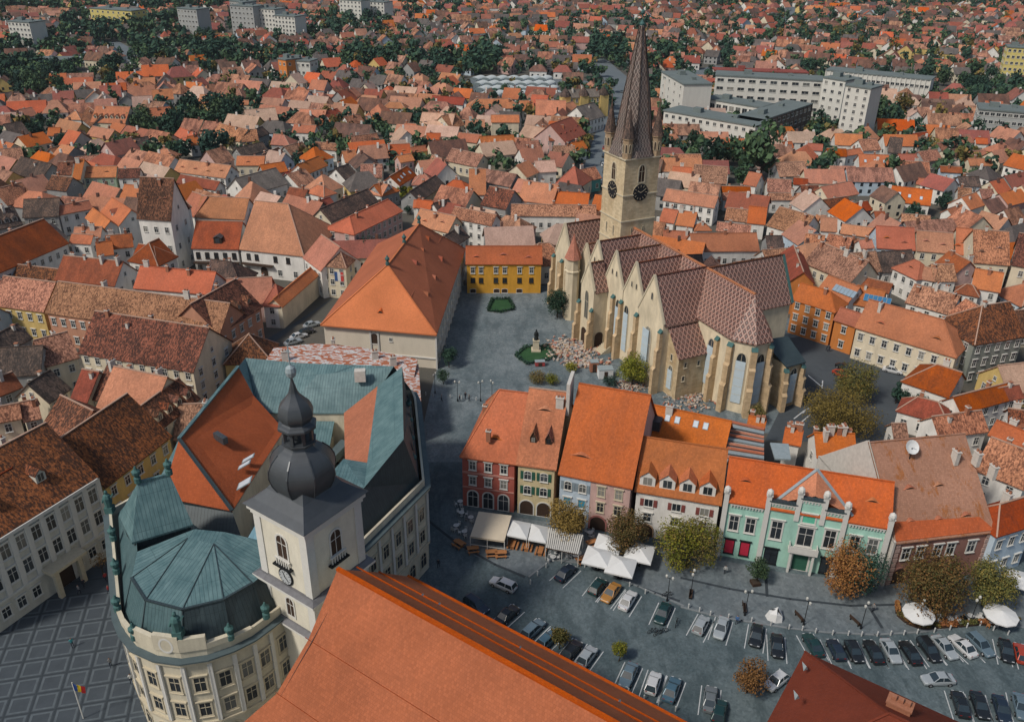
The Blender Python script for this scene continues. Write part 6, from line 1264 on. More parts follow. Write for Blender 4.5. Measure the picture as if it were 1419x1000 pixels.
# boulevard and other roads, market canopies
def road(name, pts, wd, z=.05, mat=None):
    c = [P(*p) for p in pts]; l, r = [], []
    for i in range(len(c)):
        d = (c[min(i+1, len(c)-1)]-c[max(i-1, 0)]); d.z = 0; d.normalize(); nn = Vector((-d.y, d.x, 0)); l.append(c[i]+nn*wd/2); r.append(c[i]-nn*wd/2)
    m = MB()
    for i in range(len(c)-1):
        m.poly([r[i], r[i+1], l[i+1], l[i]]); occ([r[i], r[i+1], l[i+1], l[i]])
    for i in range(len(m.v)): m.v[i] = (m.v[i][0], m.v[i][1], z)
    return tag(m.obj(name, mat or ROADM, None, org=(0, 0, 0)), kind='structure')
ROADM = mat_ground('road_asphalt', (.12, .145, .16), (.16, .185, .20), .05, .5, 4, .15)
road('boulevard', [(829, 260), (838, 225), (850, 180), (868, 150), (868, 128), (850, 105), (828, 85), (800, 70)], 16)
road('cross_road', [(560, 122), (700, 108), (868, 118), (930, 112), (1000, 92)], 12, .045)
road('suburb_road', [(205, 92), (175, 72), (150, 58)], 14, .055); road('suburb_street', [(1080, 40), (1092, 25), (1100, 10)], 9, .05)
road('parking_yard', [(1160, 250), (1180, 228), (1195, 218)], 14, .05)
CANM = flat('market_canopy', (.52, .56, .55), .7, 0, .12, .5)
cm2 = MB(); Nn = 8
pts = []
for e in (-1, 1):
    for i in range(Nn+1): t = math.pi*i/Nn; pts.append((-3.2*math.cos(t), e*5.0, 2.8+1.5*math.sin(t)))
cm2.shape(pts, [(i, i+1, Nn+2+i, Nn+1+i) for i in range(Nn)])
for e in (-1, 1): cm2.shape([pts[i] if e < 0 else pts[Nn+1+i] for i in range(Nn+1)], [tuple(range(Nn+1))], 1)
canopy = cm2.mesh('canopy', [CANM, flat('canopy_end', (.16, .20, .21), .7)])
post = MB(); post.box((0, 0, 0), .3, .3, 2.9); post = post.mesh('post', [IRON])
c0 = P(690, 127); 
for r in range(4):
    for k_ in range(7):
        p = P(662+k_*15.5+r*4, 116+r*7.2); t = thing('market_canopy', 'white arched canopy of the open market', 'market canopy', p, 'arched canopies of the open market', R_(-24))
        q = bpy.data.objects.new('canopy', canopy); COL.objects.link(q); q.parent = t
        for x in (-2.9, 2.9):
            for y in (-4.6, 4.6):
                q = bpy.data.objects.new('post', post); COL.objects.link(q); q.parent = t; q.location = (x, y, 0)
        occ([p+Vector((-8, -8, 0)), p+Vector((8, -8, 0)), p+Vector((8, 8, 0)), p+Vector((-8, 8, 0))])
sheet('market_square', [P(648, 142), P(780, 138), P(770, 108), P(655, 106)], .03, PAVE)
# keep the open places free of fill houses
for poly in ([P(470, 1100), P(575, 800), P(575, 500), P(640, 395), P(760, 395), P(900, 560), P(1080, 560), P(1245, 470), P(1300, 560), P(1250, 620), P(1245, 790), P(1500, 735), P(1700, 1050)],
             [P(-250, 830), P(150, 770), P(260, 1100), P(-250, 1150)], [P(320, 500), P(400, 500), P(445, 450), P(490, 400), P(430, 430)], [P(290, 345), P(460, 345), P(460, 395), P(380, 400), P(290, 375)], [P(1040, 460), P(1080, 420), P(1110, 425), P(1200, 475), P(1120, 510)]):
    OCC.update(cells([(p.x, p.y) for p in poly]))
# ---------------------------------------------------------------- trees
def crown(rx, rz, n, leaf, seed, clumps=16, zc=0.0):
    rnd = random.Random(seed); m = MB(); cl = []
    for i in range(clumps):
        while True:
            v = Vector((rnd.uniform(-1, 1), rnd.uniform(-1, 1), rnd.uniform(-.85, 1)))
            if .35 < v.length < 1: break
        v = v*rnd.uniform(.75, 1.0); cl.append((Vector((v.x*rx*.78, v.y*rx*.78, v.z*rz*.78)), rnd.uniform(.26, .46)*rx))
    for i in range(n):
        c, r = cl[i % clumps]
        d = Vector((rnd.gauss(0, 1), rnd.gauss(0, 1), rnd.gauss(0, 1))).normalized()*(r*rnd.uniform(.6, 1.08)); p = c+d
        nn = (d.normalized()+Vector((rnd.gauss(0, .55), rnd.gauss(0, .55), rnd.gauss(0.25, .55)))).normalized()
        t = nn.cross(Vector((rnd.gauss(0, 1), rnd.gauss(0, 1), rnd.gauss(0, 1)))).normalized(); b = nn.cross(t); s = leaf*rnd.uniform(.6, 1.3)
        m.shape([p-t*s*.5, p+b*s*.36, p+t*s*.55, p-b*s*.36], [(0, 1, 2, 3)])
    for q in range(len(m.v)): m.v[q] = (m.v[q][0], m.v[q][1], m.v[q][2]+zc)
    return m
def trunk(h, r, spread, seed):
    rnd = random.Random(seed); m = MB(); top_ = Vector((rnd.uniform(-.2, .2), rnd.uniform(-.2, .2), h*.55)); m.tube((0, 0, -.1), top_, r, r*.7, 7)
    for i in range(6):
        t = i*1.05+rnd.uniform(-.3, .3); e = top_+Vector((math.cos(t)*spread*.62, math.sin(t)*spread*.62, h*rnd.uniform(.12, .42))); m.tube(top_-Vector((0, 0, h*.1*rnd.random())), e, r*.5, r*.14, 5)
        m.tube(top_.lerp(e, .6), e+Vector((rnd.uniform(-1, 1), rnd.uniform(-1, 1), 1))*spread*.2, r*.25, r*.06, 4)
    return m
TREE_N = [0]
def tree_at(px, py, dpx, zc, kind, label, n=1800, leaf=.42, rzf=.85, group=None, name='tree', z0=0, mixk=None):
    c = P(px, py, zc); dep = (c-CAM).dot(_f); r = 1.17*dpx/2*dep/F; TREE_N[0] += 1; sd = TREE_N[0]*17
    t = thing(name, label, 'tree', (c.x, c.y, z0), group); rz = min(r*rzf, zc-z0-.3) if zc-z0 > 1.2 else r*.6
    trunk(zc-z0, max(.1, r*.055), r, sd).obj('trunk', BARK, t, org=(0, 0, 0))
    m = crown(r, rz, int(n*2.6), leaf*.8, sd, 34, zc-z0)
    if mixk:
        for i in range(len(m.f)):
            if (m.v[4*i][0] < r*.05+random.gauss(0, r*.18)) if kind == 'd' else ((i % 34)*7 % 5 < 2): m.m[i] = 1
    m.obj('crown', [LEAF[kind]] + ([LEAF[mixk]] if mixk else []), t, org=(0, 0, 0), uv=False)
    return t
tree_at(784, 716, 60, 4.8, 'o', 'ochre brown round tree above the striped pergola', 2400, .36)
tree_at(868, 738, 62, 4.6, 'm', 'green turning brown tree among the white square parasols', 2600, .36)
tree_at(957, 752, 84, 5.0, 'y', 'big round yellow-green tree before the white dormer house', 3800, .36, .95, mixk='m')
tree_at(1052, 788, 32, 2.8, 'g', 'small dark green tree in a square planter before the mint house', 900, .3)
tree_at(1186, 790, 82, 5.0, 'd', 'tree half green half rust-orange before the mint house', 3600, .36, 1.0, mixk='r')
tree_at(1298, 806, 104, 5.0, 'm', 'broad brown-green tree before the brown-red house', 4200, .38, .85, mixk='o')
tree_at(1372, 806, 70, 4.6, 'm', 'brown-green tree beside the bluish arcaded house', 2600, .36)
tree_at(776, 880, 30, 2.6, 'm', 'small turning tree among the parked cars by the church roof', 800, .3)
tree_at(859, 898, 22, 2.4, 'y', 'thin yellow-green sapling in the empty parking bay', 600, .26)
tree_at(1040, 932, 52, 3.6, 'o', 'sparse ochre tree with crooked trunk by the parking bays', 1100, .32)
tree_at(773, 418, 33, 4.5, 'd', 'dark green conifer against the cathedral west front', 1800, .4, 1.5)
tree_at(878, 512, 42, 4.0, 'y', 'bright yellow-green tree beside the cathedral transept', 2400, .36, 1.25, mixk='y')
tree_at(1190, 528, 58, 5.0, 'm', 'green turning brown tree in the street behind the choir', 2600, .4)
tree_at(1168, 570, 102, 5.0, 'o', 'broad ochre tree in the street behind the choir', 4400, .4, .8)
tree_at(622, 492, 26, 3.2, 'd', 'small dark tree at the school corner', 700, .36); tree_at(614, 520, 20, 2.2, 'g', 'small leaning tree by the square railing', 400, .32)
tree_at(1050, 572, 26, 2.4, 'm', 'small turning tree at the foot of the choir', 700, .32); tree_at(505, 343, 28, 5, 'd', 'dark conifer beside the pink school building', 1300, .5, 1.5)
tree_at(745, 522, 26, 1.6, 'm', 'brown-green shrub at the edge of the church garden', 600, .3, .7); tree_at(766, 524, 22, 1.5, 'y', 'yellow-green shrub beside the church garden', 500, .3, .7); tree_at(792, 508, 18, 1.5, 'y', 'yellow shrub by the building rubble', 400, .3, .7)
tree_at(845, 527, 22, 1.4, 'd', 'dark shrub beside the site hut', 400, .3, .7); tree_at(137, 775, 22, 3.6, 'o', 'nearly bare young tree on the great square', 120, .25)
tree_at(1252, 545, 26, 2.2, 'd', 'dark green vine-covered shrub on the low wall', 500, .34, .6); tree_at(1275, 553, 26, 2.4, 'd', 'dark green vine beside the low orange-roofed house', 500, .34, .6); tree_at(1262, 580, 34, 2, 'g', 'green hedge shrub in the little garden', 700, .34, .6)
# mid-distance trees share a few meshes
MIDT = {}
def mid_mesh(kind, v, n, leaf, shape):
    k_ = (kind, v, n)
    if k_ not in MIDT:
        MIDT[k_] = (crown(1.0, shape, n, leaf, 300+v*7+ord(kind), 13, 1.15).mesh('crown', [LEAF[kind]], uv=False), trunk(1.0, .07, .9, 40+v).mesh('trunk', [BARK]))
    return MIDT[k_]
def mid_tree(p, r, kind, label=None, rnd=random):
    cm, tm = mid_mesh(kind, rnd.randrange(4), 620, .24, .95)
    label = label or LEAFWORD[kind]+' garden tree among the old town houses'
    t = thing('tree', label, 'tree', (p[0], p[1], 0), 'trees among the houses', rnd.uniform(0, 6.28))
    for nm, me in (('trunk', tm), ('crown', cm)):
        q = bpy.data.objects.new(nm, me); COL.objects.link(q); q.parent = t
    t.scale = (r, r, r*rnd.uniform(.85, 1.2))
    rr = int(r*.8/2); [OCC.add((int(p[0]//2)+i, int(p[1]//2)+j)) for i in range(-rr, rr+1) for j in range(-rr*2-1, rr+1)]
for x, y, d, kd, lb in ((300, 212, 46, 'd', 'big dark round tree beside the long pink-roofed house'), (1010, 218, 42, 'g', 'green tree in the clump behind the cathedral'), (1048, 232, 62, 'g', 'largest green tree in the clump behind the cathedral'), (985, 225, 34, 'd', 'dark tree at the edge of the clump behind the cathedral'),
                        (1030, 250, 30, 'g', 'low green tree in front of the clump behind the cathedral'), (1072, 249, 18, 'g', 'small round green tree beside the clump'), (960, 205, 24, 'd', 'dark low tree beneath the white office wing'), (930, 210, 24, 'd', 'dark low tree beside the tower')):
    p = P(x, y+d*.3); mid_tree(p, 1.15*d/2*((p-CAM).dot(_f))/F, kd, lb)
rt = random.Random(3)
def zone(x0, x1, y0, y1, n, d0, d1, kinds='gd'):
    for i in range(n):
        x, y = rt.uniform(x0, x1), rt.uniform(y0, y1); p = P(x, y); mid_tree(p, 1.1*rt.uniform(d0, d1)/2*((p-CAM).dot(_f))/F, rt.choice(kinds), rnd=rt)
zone(172, 250, 176, 192, 12, 20, 30, 'dg'); zone(240, 335, 158, 182, 18, 22, 32, 'dg'); zone(150, 175, 180, 215, 3, 14, 20); zone(215, 235, 205, 225, 3, 12, 18); zone(440, 470, 180, 196, 2, 18, 24, 'dm'); zone(455, 500, 295, 330, 3, 14, 20, 'dg'); zone(565, 590, 185, 195, 3, 14, 20, 'dg')
zone(600, 640, 235, 245, 3, 10, 16, 'gd'); zone(550, 570, 270, 282, 2, 16, 20, 'y'); zone(1205, 1250, 150, 185, 5, 28, 36, 'dmg'); zone(1200, 1320, 118, 136, 14, 16, 24, 'dg'); zone(1330, 1419, 105, 135, 12, 18, 26, 'dg'); zone(1260, 1300, 300, 325, 4, 18, 26, 'gdm'); zone(1215, 1245, 275, 290, 2, 18, 24, 'd')
zone(1300, 1320, 280, 300, 3, 16, 20, 'd'); zone(1235, 1280, 545, 560, 3, 16, 22, 'd'); zone(0, 70, 112, 140, 14, 22, 32, 'dg'); zone(60, 100, 100, 130, 9, 18, 26, 'dg'); zone(140, 190, 95, 125, 10, 16, 24, 'dg'); zone(40, 75, 165, 200, 4, 14, 20, 'dg'); zone(1115, 1160, 95, 105, 5, 12, 18, 'dg')
zone(975, 1010, 95, 110, 3, 12, 16, 'd'); zone(1310, 1419, 130, 150, 6, 18, 24, 'dg'); zone(700, 720, 130, 142, 2, 12, 16, 'g'); zone(340, 480, 200, 260, 8, 10, 15, 'dgm'); zone(480, 700, 170, 300, 9, 8, 13, 'dg'); zone(900, 1400, 200, 330, 12, 9, 14, 'dgm'); zone(20, 180, 150, 300, 9, 9, 15, 'dg')
# ---------------------------------------------------------------- the rest of the town: filled in along lanes, oldest quarters densest
rf = random.Random(11)
SEEDS = []
for i in range(60):
    y = 150+1250*(i+rf.random())/60; x = rf.uniform(-1, 1)*(.55*y+60); SEEDS.append((x, y, rf.uniform(-.6, .6)))
def seed_of(x, y): return min(range(len(SEEDS)), key=lambda k: (SEEDS[k][0]-x)**2+(SEEDS[k][1]-y)**2)
cand = []
for si, (sx, sy, an) in enumerate(SEEDS):
    u = Vector((math.cos(an), math.sin(an), 0)); n = Vector((-u.y, u.x, 0)); S = Vector((sx, sy, 0)); R = 130 if sy < 500 else 200
    far = sy > 480; v = -R; lane = 0
    while v < R:
        wd = rf.uniform(8.5, 11.5) if not far else rf.uniform(8, 11)
        s = -R
        while s < R:
            L = rf.uniform(8, 17) if not far else rf.uniform(9, 14)
            c = S+u*(s+L/2)+n*(v+wd/2)
            if 60 < c.y < 1420 and abs(c.x) < .545*c.y+52 and seed_of(c.x, c.y) == si:
                cand.append((c, u, n, L, wd, far))
            s += L+(rf.choice((0, .3, 1.0, 3.5)) if not far else rf.choice((1.5, 4, 7, 12)))
        lane += 1
        v += wd+(rf.choice((.8, 2.5, 5)) if not far else rf.choice((5, 9, 13)))
cand.sort(key=lambda q: q[0].y)
fill = []
for c, u, n, L, wd, far in cand:
    if rf.random() < (.04 if not far else .10): continue
    tilt = rf.gauss(0, .05)
    if rf.random() < .25:                       # turned gable-on
        u, n = n, -u; L, wd = max(wd, 7), min(L, 10.5)
    q = [c+u*(a*L/2)+n*(b*wd/2) for a, b in ((-1, -1), (1, -1), (1, 1), (-1, 1))]
    cl = cells([(p.x, p.y) for p in q]); 
    if not cl: continue
    hit = sum(1 for k in cl if k in OCC)
    if hit > len(cl)*(.16 if c.y < 420 else .08): continue
    OCC.update(cl); fill.append((c, u, n, L, wd, q))
CODES = list('PPPPMMMMLLOOTBBDDRW'); FARC = list('PPMMMTTBBRRDDOL'); WC = list('wwwwccccyggpbb')
N_IND = 60
for c, u, n, L, wd, q in fill[:N_IND]:
    he = rf.uniform(3.6, 6.2); a = c-u*L/2-n*wd/2
    if u.x < 0: u, n = -u, -n; a = c-u*L/2-n*wd/2
    house(a, u, n, L, wd/2, he, he+wd/2*rf.uniform(.75, .98), rf.choice(CODES), rf.choice(WC), rf.choice(('gg', 'gg', 'gg', 'hh', 'gh')), chim=rf.choice((0, 1, 1, 2)), eye=rf.choice((0, 0, 1, 2)), group='houses of the old town')
# everything smaller than that is one mass
IR = {k: m_ for k, m_ in ROOF.items()}
def island_roof(k, a, b, cov, con, sp): return mat_roof('far_roof_'+k, a, b, cov, con, sp, island=True)
IRM = [island_roof('pink', (.50, .232, .145), (.38, .185, .122), .5, .15, .3), island_roof('mottled', (.45, .225, .148), (.20, .102, .072), .5, .08, .5), island_roof('orange', (.54, .145, .055), (.42, .125, .055), .4, .2, .25), island_roof('brown', (.22, .12, .088), (.11, .068, .056), .5, .15, .4),
       island_roof('red', (.34, .115, .082), (.24, .095, .072), .45, .2, .3), island_roof('grey', (.15, .13, .12), (.09, .08, .076), .5, .2, .3), island_roof('pale', (.54, .37, .285), (.43, .29, .22), .5, .2, .25)]
WLM = [WALL['w'], WALL['c'], WALL['g'], WALL['y'], WALL['p'], WALL['b']]
m = MB(); base = len(IRM); GI = base+len(WLM); 
for c, u, n, L, wd, q in fill[N_IND:]:
    far = c.y > 520
    he = rf.uniform(3.5, 6) if not far else rf.uniform(3, 5.5); hr = he+wd/2*rf.uniform(.7, 1.0)
    ri = rf.choice((0, 0, 0, 1, 1, 1, 2, 2, 3, 4, 5, 6, 6) if not far else (0, 1, 1, 1, 2, 3, 3, 3, 4, 4, 4, 5, 5)); wi = base+rf.choice((0, 0, 0, 1, 1, 1, 2, 2, 3, 4, 5))
    w2 = [Vector((p.x, p.y, 0))+(c-p)*.04 for p in q]
    m.prism(w2, 0, he, wi, cap=False)
    hip = rf.choice((0, 0, 0, .8)); i_ = min(wd/2*hip, L*.45); ov = 1.04
    e = [Vector((c.x, c.y, 0))+(p-c)*ov for p in q]; e = [V3(p, he-.05) for p in e]
    r0 = V3(c-u*(L/2*ov-i_), hr); r1 = V3(c+u*(L/2*ov-i_), hr)
    fs = [(0, 1, 5, 4), (2, 3, 4, 5)]
    if i_: fs += [(3, 0, 4), (1, 2, 5)]
    m.shape(e+[r0, r1], fs, ri)
    if not i_:
        m.poly([V3(w2[3], he), V3(w2[0], he), V3(c-u*(L/2*.96), hr-.15)], wi); m.poly([V3(w2[1], he), V3(w2[2], he), V3(c+u*(L/2*.96), hr-.15)], wi)
    if c.y < 800:
        s = rf.uniform(-.35, .35)*L; m.box(V3(c+u*s+n*wd*rf.uniform(-.15, .15), hr-1.2), .8, .7, 2.2, 0, base if rf.random() < .5 else 3)
    if c.y < 640:
        for k in range(4):
            p, p2 = w2[k], w2[(k+1) % 4]; d = p2-p; nn = Vector((d.y, -d.x, 0)).normalized()
            if (-p).dot(nn) < 0: continue
            k2 = max(1, int(d.length/3)); d.normalize()
            for j in range(k2):
                for z in ((1.2,) if he < 5 else (1.0, 3.6)):
                    x = p+d*((p2-p).length*(j+.5)/k2)+nn*.05; m.poly([V3(x-d*.55, z), V3(x+d*.55, z), V3(x+d*.55, z+1.4), V3(x-d*.55, z+1.4)], GI)
tag(m.obj('distant_houses', IRM+WLM+[GLASS], None, org=(0, 0, 0)), 'mass of small tiled houses filling the far suburb', 'houses', kind='stuff')
# far trees: one mass of crowns between the houses
m = MB(); proto = [crown(1.0, .95, 60, .52, 900+i, 9, 1.1) for i in range(5)]; cnt = 0
def far_tree(x, y, r, mi):
    pr = proto[rf.randrange(5)]; a = rf.uniform(0, 6.28); ca, sa = math.cos(a), math.sin(a); i = len(m.v); sz = r*rf.uniform(.8, 1.3)
    m.v += [(x+r*(p[0]*ca-p[1]*sa), y+r*(p[0]*sa+p[1]*ca), sz*p[2]) for p in pr.v]; m.f += [tuple(i+q for q in f) for f in pr.f]; m.m += [mi]*len(pr.f)
for k in range(9500):
    y = rf.uniform(330, 1420); y = 330+(y-330)*rf.random()**.35; x = rf.uniform(-1, 1)*(.545*y+50)
    if (int(x//2), int(y//2)) in OCC: continue
    dens = .5+.5*math.sin(x*.013+1.3)*math.cos(y*.011+.4)
    if rf.random() > .3+.7*dens: continue
    far_tree(x, y, rf.uniform(2.4, 5.2), rf.choice((0, 0, 1, 1, 1, 2)))
def far_zone(x0, x1, y0, y1, n, r0=4, r1=7):
    for i in range(n):
        p = P(rf.uniform(x0, x1), rf.uniform(y0, y1)); far_tree(p.x, p.y, rf.uniform(r0, r1), rf.choice((0, 1, 1)))
far_zone(185, 335, 72, 96, 149); far_zone(90, 260, 28, 60, 149); far_zone(500, 560, 88, 100, 42); far_zone(570, 690, 90, 104, 59); far_zone(330, 510, 78, 95, 82, 3, 6); far_zone(818, 870, 62, 88, 42); far_zone(890, 950, 75, 92, 32); far_zone(0, 120, 60, 85, 66); far_zone(0, 60, 100, 120, 32); far_zone(430, 540, 30, 55, 55)
far_zone(660, 690, 75, 95, 16); far_zone(1060, 1320, 28, 62, 72, 4, 6); far_zone(690, 900, 28, 50, 42, 4, 6); far_zone(0, 320, 0, 22, 149, 5, 8); far_zone(560, 680, 8, 24, 32, 4, 7); far_zone(900, 1419, 0, 16, 99, 5, 8)
tag(m.obj('distant_trees', [LEAF['g'], LEAF['d'], LEAF['m']], None, org=(0, 0, 0), uv=False), 'mass of dark green trees scattered through the far suburb', 'trees', kind='stuff')
# ---------------------------------------------------------------- labels for the houses of the old town
LAND = [('the cathedral tower', C(-3, 3)), ('the cathedral choir', C(52, 14)), ('the white tower house', P(213, 330)), ('the great courtyard roof', P(420, 370)), ('the bright yellow house', P(700, 390)), ('the open market', P(700, 130)), ('the office blocks', P(1050, 190)), ('the boulevard', P(845, 200)),
        ('the dark round tree', P(300, 220)), ('the green facade house', P(137, 265)), ('the pink school building', P(530, 330)), ('the orange six-dormer roof', P(680, 230)), ('the tree clump', P(1040, 245)), ('the blue house', P(1240, 375)), ('the bright skylight roof', P(1260, 300)), ('the great square palace', P(60, 720)),
        ('the patina city hall', P(330, 560)), ('the brown-red dish house', P(1300, 660)), ('the orange corner house', P(1150, 470)), ('the parking yard', P(1180, 240)), ('the dark tree belt', P(260, 180)), ('the grey apartment block', P(1390, 180)), ('the salmon house row', P(150, 450)), ('the big red-roofed hotel', P(800, 200)), ('the long white house', P(960, 300))]
from collections import Counter
def lab(h, det):
    ar = h['L']*h['W']; sz = 'small' if ar < 95 else ('large' if ar > 210 else 'medium-sized'); hp = 'hipped ' if 'h' in h['ends'] else ''
    ld = min(LAND, key=lambda q: (q[1].x-h['pos'].x)**2+(q[1].y-h['pos'].y)**2)[0]
    s = f"{sz} {WALLWORD[h['wall']]} house with {hp}{ROOFWORD[h['roof']]} roof near {ld}"
    if det and h['chim'] != 1: s += ' without chimney' if h['chim'] == 0 else f" with {('two','three','four','five')[h['chim']-2]} chimneys"
    return s
auto = [h for h in HOUSES if h['auto']]
cnt1 = Counter(lab(h, 0) for h in auto)
for h in auto: h['root']['label'] = lab(h, cnt1[lab(h, 0)] > 1)

for o in list(bpy.data.objects):
    if o.get('group') == 'trees among the houses' and 'garden tree among' in o['label']:
        ld = min(LAND, key=lambda q: (q[1].x-o.location.x)**2+(q[1].y-o.location.y)**2)[0]; hn = min(HOUSES, key=lambda h: (h['pos'].x-o.location.x)**2+(h['pos'].y-o.location.y)**2)
        sz = 'small ' if o.scale.x < 3 else 'tall ' if o.scale.x > 5 else ''; dd_ = (hn['pos'].xy-o.location.xy).length
        by = f"beside the {WALLWORD[hn['wall']]} {ROOFWORD[hn['roof']]}-roofed house" if dd_ < 26 else 'in the open row of trees'
        o['label'] = f"{sz}{o['label'].split(' garden')[0]} tree {by} near {ld}"
# ---------------------------------------------------------------- on the great square: pale frames laid in dark paving
gs = bpy.data.objects['great_square']; U1 = Vector((math.cos(R_(13)), math.sin(R_(13)), 0)); U2 = Vector((-U1.y, U1.x, 0))
fm = MB(); s_, w_ = 1.3, .28
for a, b, c, d in ((-s_, -s_, s_, -s_+w_), (-s_, s_-w_, s_, s_), (-s_, -s_+w_, -s_+w_, s_-w_), (s_-w_, -s_+w_, s_, s_-w_)): fm.box(((a+c)/2, (b+d)/2, .024), c-a, d-b, .012)
fm = fm.mesh('paving_frame', [LIGHTSTRIP]); G0 = TP('G', 135, 780); lines = MB()
for i in range(-8, 9):
    for j in range(-8, 5):
        p = G0+U1*(i*3.1)+U2*(j*3.1); x, y = proj(p)
        if -40 < x < 225 and 785 < y < 1030 and x < 150+(y-790)*.42: inst('paving_frame', fm, gs, Vector((p.x, p.y, 0)), R_(13))
for j in range(-9, 6):
    m = MB(); q = G0+U2*((j+.5)*3.1); m.bar(Vector((q.x, q.y, .03))-U1*28, Vector((q.x, q.y, .03))+U1*(14 if j < 0 else 10), .22, .015); m.obj('paving_strip', DARKSTRIP, gs)
for i in range(-8, 6):
    m = MB(); q = G0+U1*((i+.5)*3.1); m.bar(Vector((q.x, q.y, .033))-U2*24, Vector((q.x, q.y, .033))+U2*14, .22, .015); m.obj('paving_strip', DARKSTRIP, gs)
# ---------------------------------------------------------------- the small square: pavement, kerbs, drains
sq_ = bpy.data.objects['square']
def strip(t, pts, wd, z, h, mat, name, par=None):
    c = [TP(t, *p) for p in pts]; m = MB()
    for a, b in zip(c, c[1:]):
        d = (b-a).normalized()*wd*.3; m.bar(a-d+Vector((0, 0, z)), b+d+Vector((0, 0, z)), wd, h)
    return m.obj(name, mat, par, org=(0, 0, 0))
pav = [TP('H', *p) for p in ((520, 125), (520, 300), (780, 400), (870, 330), (1000, 345), (1230, 440), (1300, 470))] + [TP('I', *p) for p in ((0, 525), (130, 560), (250, 582), (440, 612), (600, 630), (800, 640), (1000, 628), (1200, 598), (1290, 590), (1420, 610), (1420, 400), (840, 430), (400, 380), (160, 330))] + [TP('H', *p) for p in ((1200, 250), (900, 180))]
sheet('pavement', pav, .06, PAVE)
KERB = flat('kerb_stone', (.19, .21, .22), .85, 0, .2, 1.5)
for t, pts in (('H', ((780, 400), (870, 330), (1000, 345), (1230, 440), (1300, 470), (1418, 520))), ('I', ((0, 525), (130, 560), (250, 582), (440, 612), (600, 630), (800, 640), (1000, 628), (1200, 598), (1290, 590), (1420, 610)))): strip(t, pts, .3, .06, .14, KERB, 'kerb', sq_)
for t, pts in (('I', ((0, 405), (200, 450), (450, 492), (700, 520), (900, 515))), ('H', ((340, 150), (480, 260), (640, 350), (760, 400))), ('H', ((1230, 440), (1400, 500))), ('I', ((350, 400), (355, 480))), ('I', ((780, 530), (830, 610)))): strip(t, pts, .45, .064, .02, DARKSTRIP, 'drain_strip', sq_)
# ---------------------------------------------------------------- cars
def car_parts(kind):
    wag = kind == 'w'; hat = kind == 'h'
    L = 2.2 if not hat else 1.95
    st = [(-L, .70, .36, .74), (-L*.96, .80, .26, .86), (-L*.62, .88, .2, .93), (0, .89, .2, .94), (L*.42, .88, .2, .90), (L*.82, .83, .22, .78), (L*.96, .76, .26, .68), (L, .64, .36, .58)]
    m = MB(); pts = []; n = len(st)
    for x, wd, z0, z1 in st: pts += [(x, -wd*.9, z0), (x, -wd, (z0+z1)*.52), (x, -wd*.93, z1-.05), (x, -wd*.82, z1), (x, wd*.82, z1), (x, wd*.93, z1-.05), (x, wd, (z0+z1)*.52), (x, wd*.9, z0)]
    fs = []
    for i in range(n-1):
        for k in range(8): k2 = (k+1) % 8; fs.append((i*8+k, (i+1)*8+k, (i+1)*8+k2, i*8+k2))
    fs += [tuple(range(8)), tuple(range(8*n-1, 8*n-9, -1))]; m.shape(pts, [tuple(reversed(f)) for f in fs]); body = m
    xb0, xb1 = (-L*.97 if (wag or hat) else -L*.72), L*.46; xt0, xt1 = (-L*.82 if wag else -L*.7 if hat else -L*.42), L*.12
    m = MB(); zt = 1.5 if wag else 1.44
    q = [(xb0, -.78, .9), (xb1, -.78, .87), (xb1, .78, .87), (xb0, .78, .9), (xt0, -.6, zt), (xt1, -.6, zt), (xt1, .6, zt), (xt0, .6, zt)]
    m.shape(q, [(0, 1, 5, 4), (1, 2, 6, 5), (2, 3, 7, 6), (3, 0, 4, 7)]); glass = m
    m = MB(); m.shape([(xt0-.03, -.62, zt), (xt1+.03, -.62, zt), (xt1+.03, .62, zt), (xt0-.03, .62, zt), (xt0+.1, -.5, zt+.05), (xt1-.1, -.5, zt+.05), (xt1-.1, .5, zt+.05), (xt0+.1, .5, zt+.05)], [(4, 5, 6, 7), (0, 1, 5, 4), (1, 2, 6, 5), (2, 3, 7, 6), (3, 0, 4, 7)])
    for a, b in ((0, 4), (1, 5), (2, 6), (3, 7)): m.bar(q[a], q[b], .09, .07)
    mx = (xt0+xt1)/2
    for s in (-1, 1): m.bar((mx, s*.79, .9), (mx, s*.61, zt), .08, .06)
    roof = m
    return body, glass, roof, L
CARGLASS = flat('car_glass', (.025, .04, .05), .08, 0, .2, 1, .8); TYRE = flat('tyre', (.018, .018, .019), .9); HEADL = flat('headlamp', (.6, .62, .62), .15, .2, .05); TAILL = flat('tail_lamp', (.25, .015, .012), .3, 0, .1)
CARC = {'white': (.62, .63, .63), 'silver': (.36, .40, .42), 'black': (.014, .017, .02), 'dark blue': (.018, .03, .05), 'grey-blue': (.13, .19, .23), 'dark green': (.012, .045, .045), 'ochre': (.42, .20, .045), 'red': (.42, .055, .025), 'steel blue': (.07, .14, .19), 'grey': (.16, .18, .19)}
_cars = {}
def car_mat(c):
    k_ = 'car_paint_'+c.replace(' ', '_').replace('-', '_')
    if k_ not in MATS:
        t = NT(k_); t.b.inputs['Coat Weight'].default_value = .5; t.b.inputs['Coat Roughness'].default_value = .08; t.b.inputs['Specular IOR Level'].default_value = .5
        MATS[k_] = t.done(CARC[c], .35, .15)
    return MATS[k_]
wheel = MB(); wheel.lathe((0, 0, 0), [(.3, 0), (.32, .05), (.32, .17), (.3, .21)], 12, 0); wheel.lathe((0, 0, .2), [(.19, 0), (.17, .025)], 8, 1); wheel = wheel.mesh('wheel', [TYRE, flat('alloy_rim', (.4, .41, .42), .35, .6)])
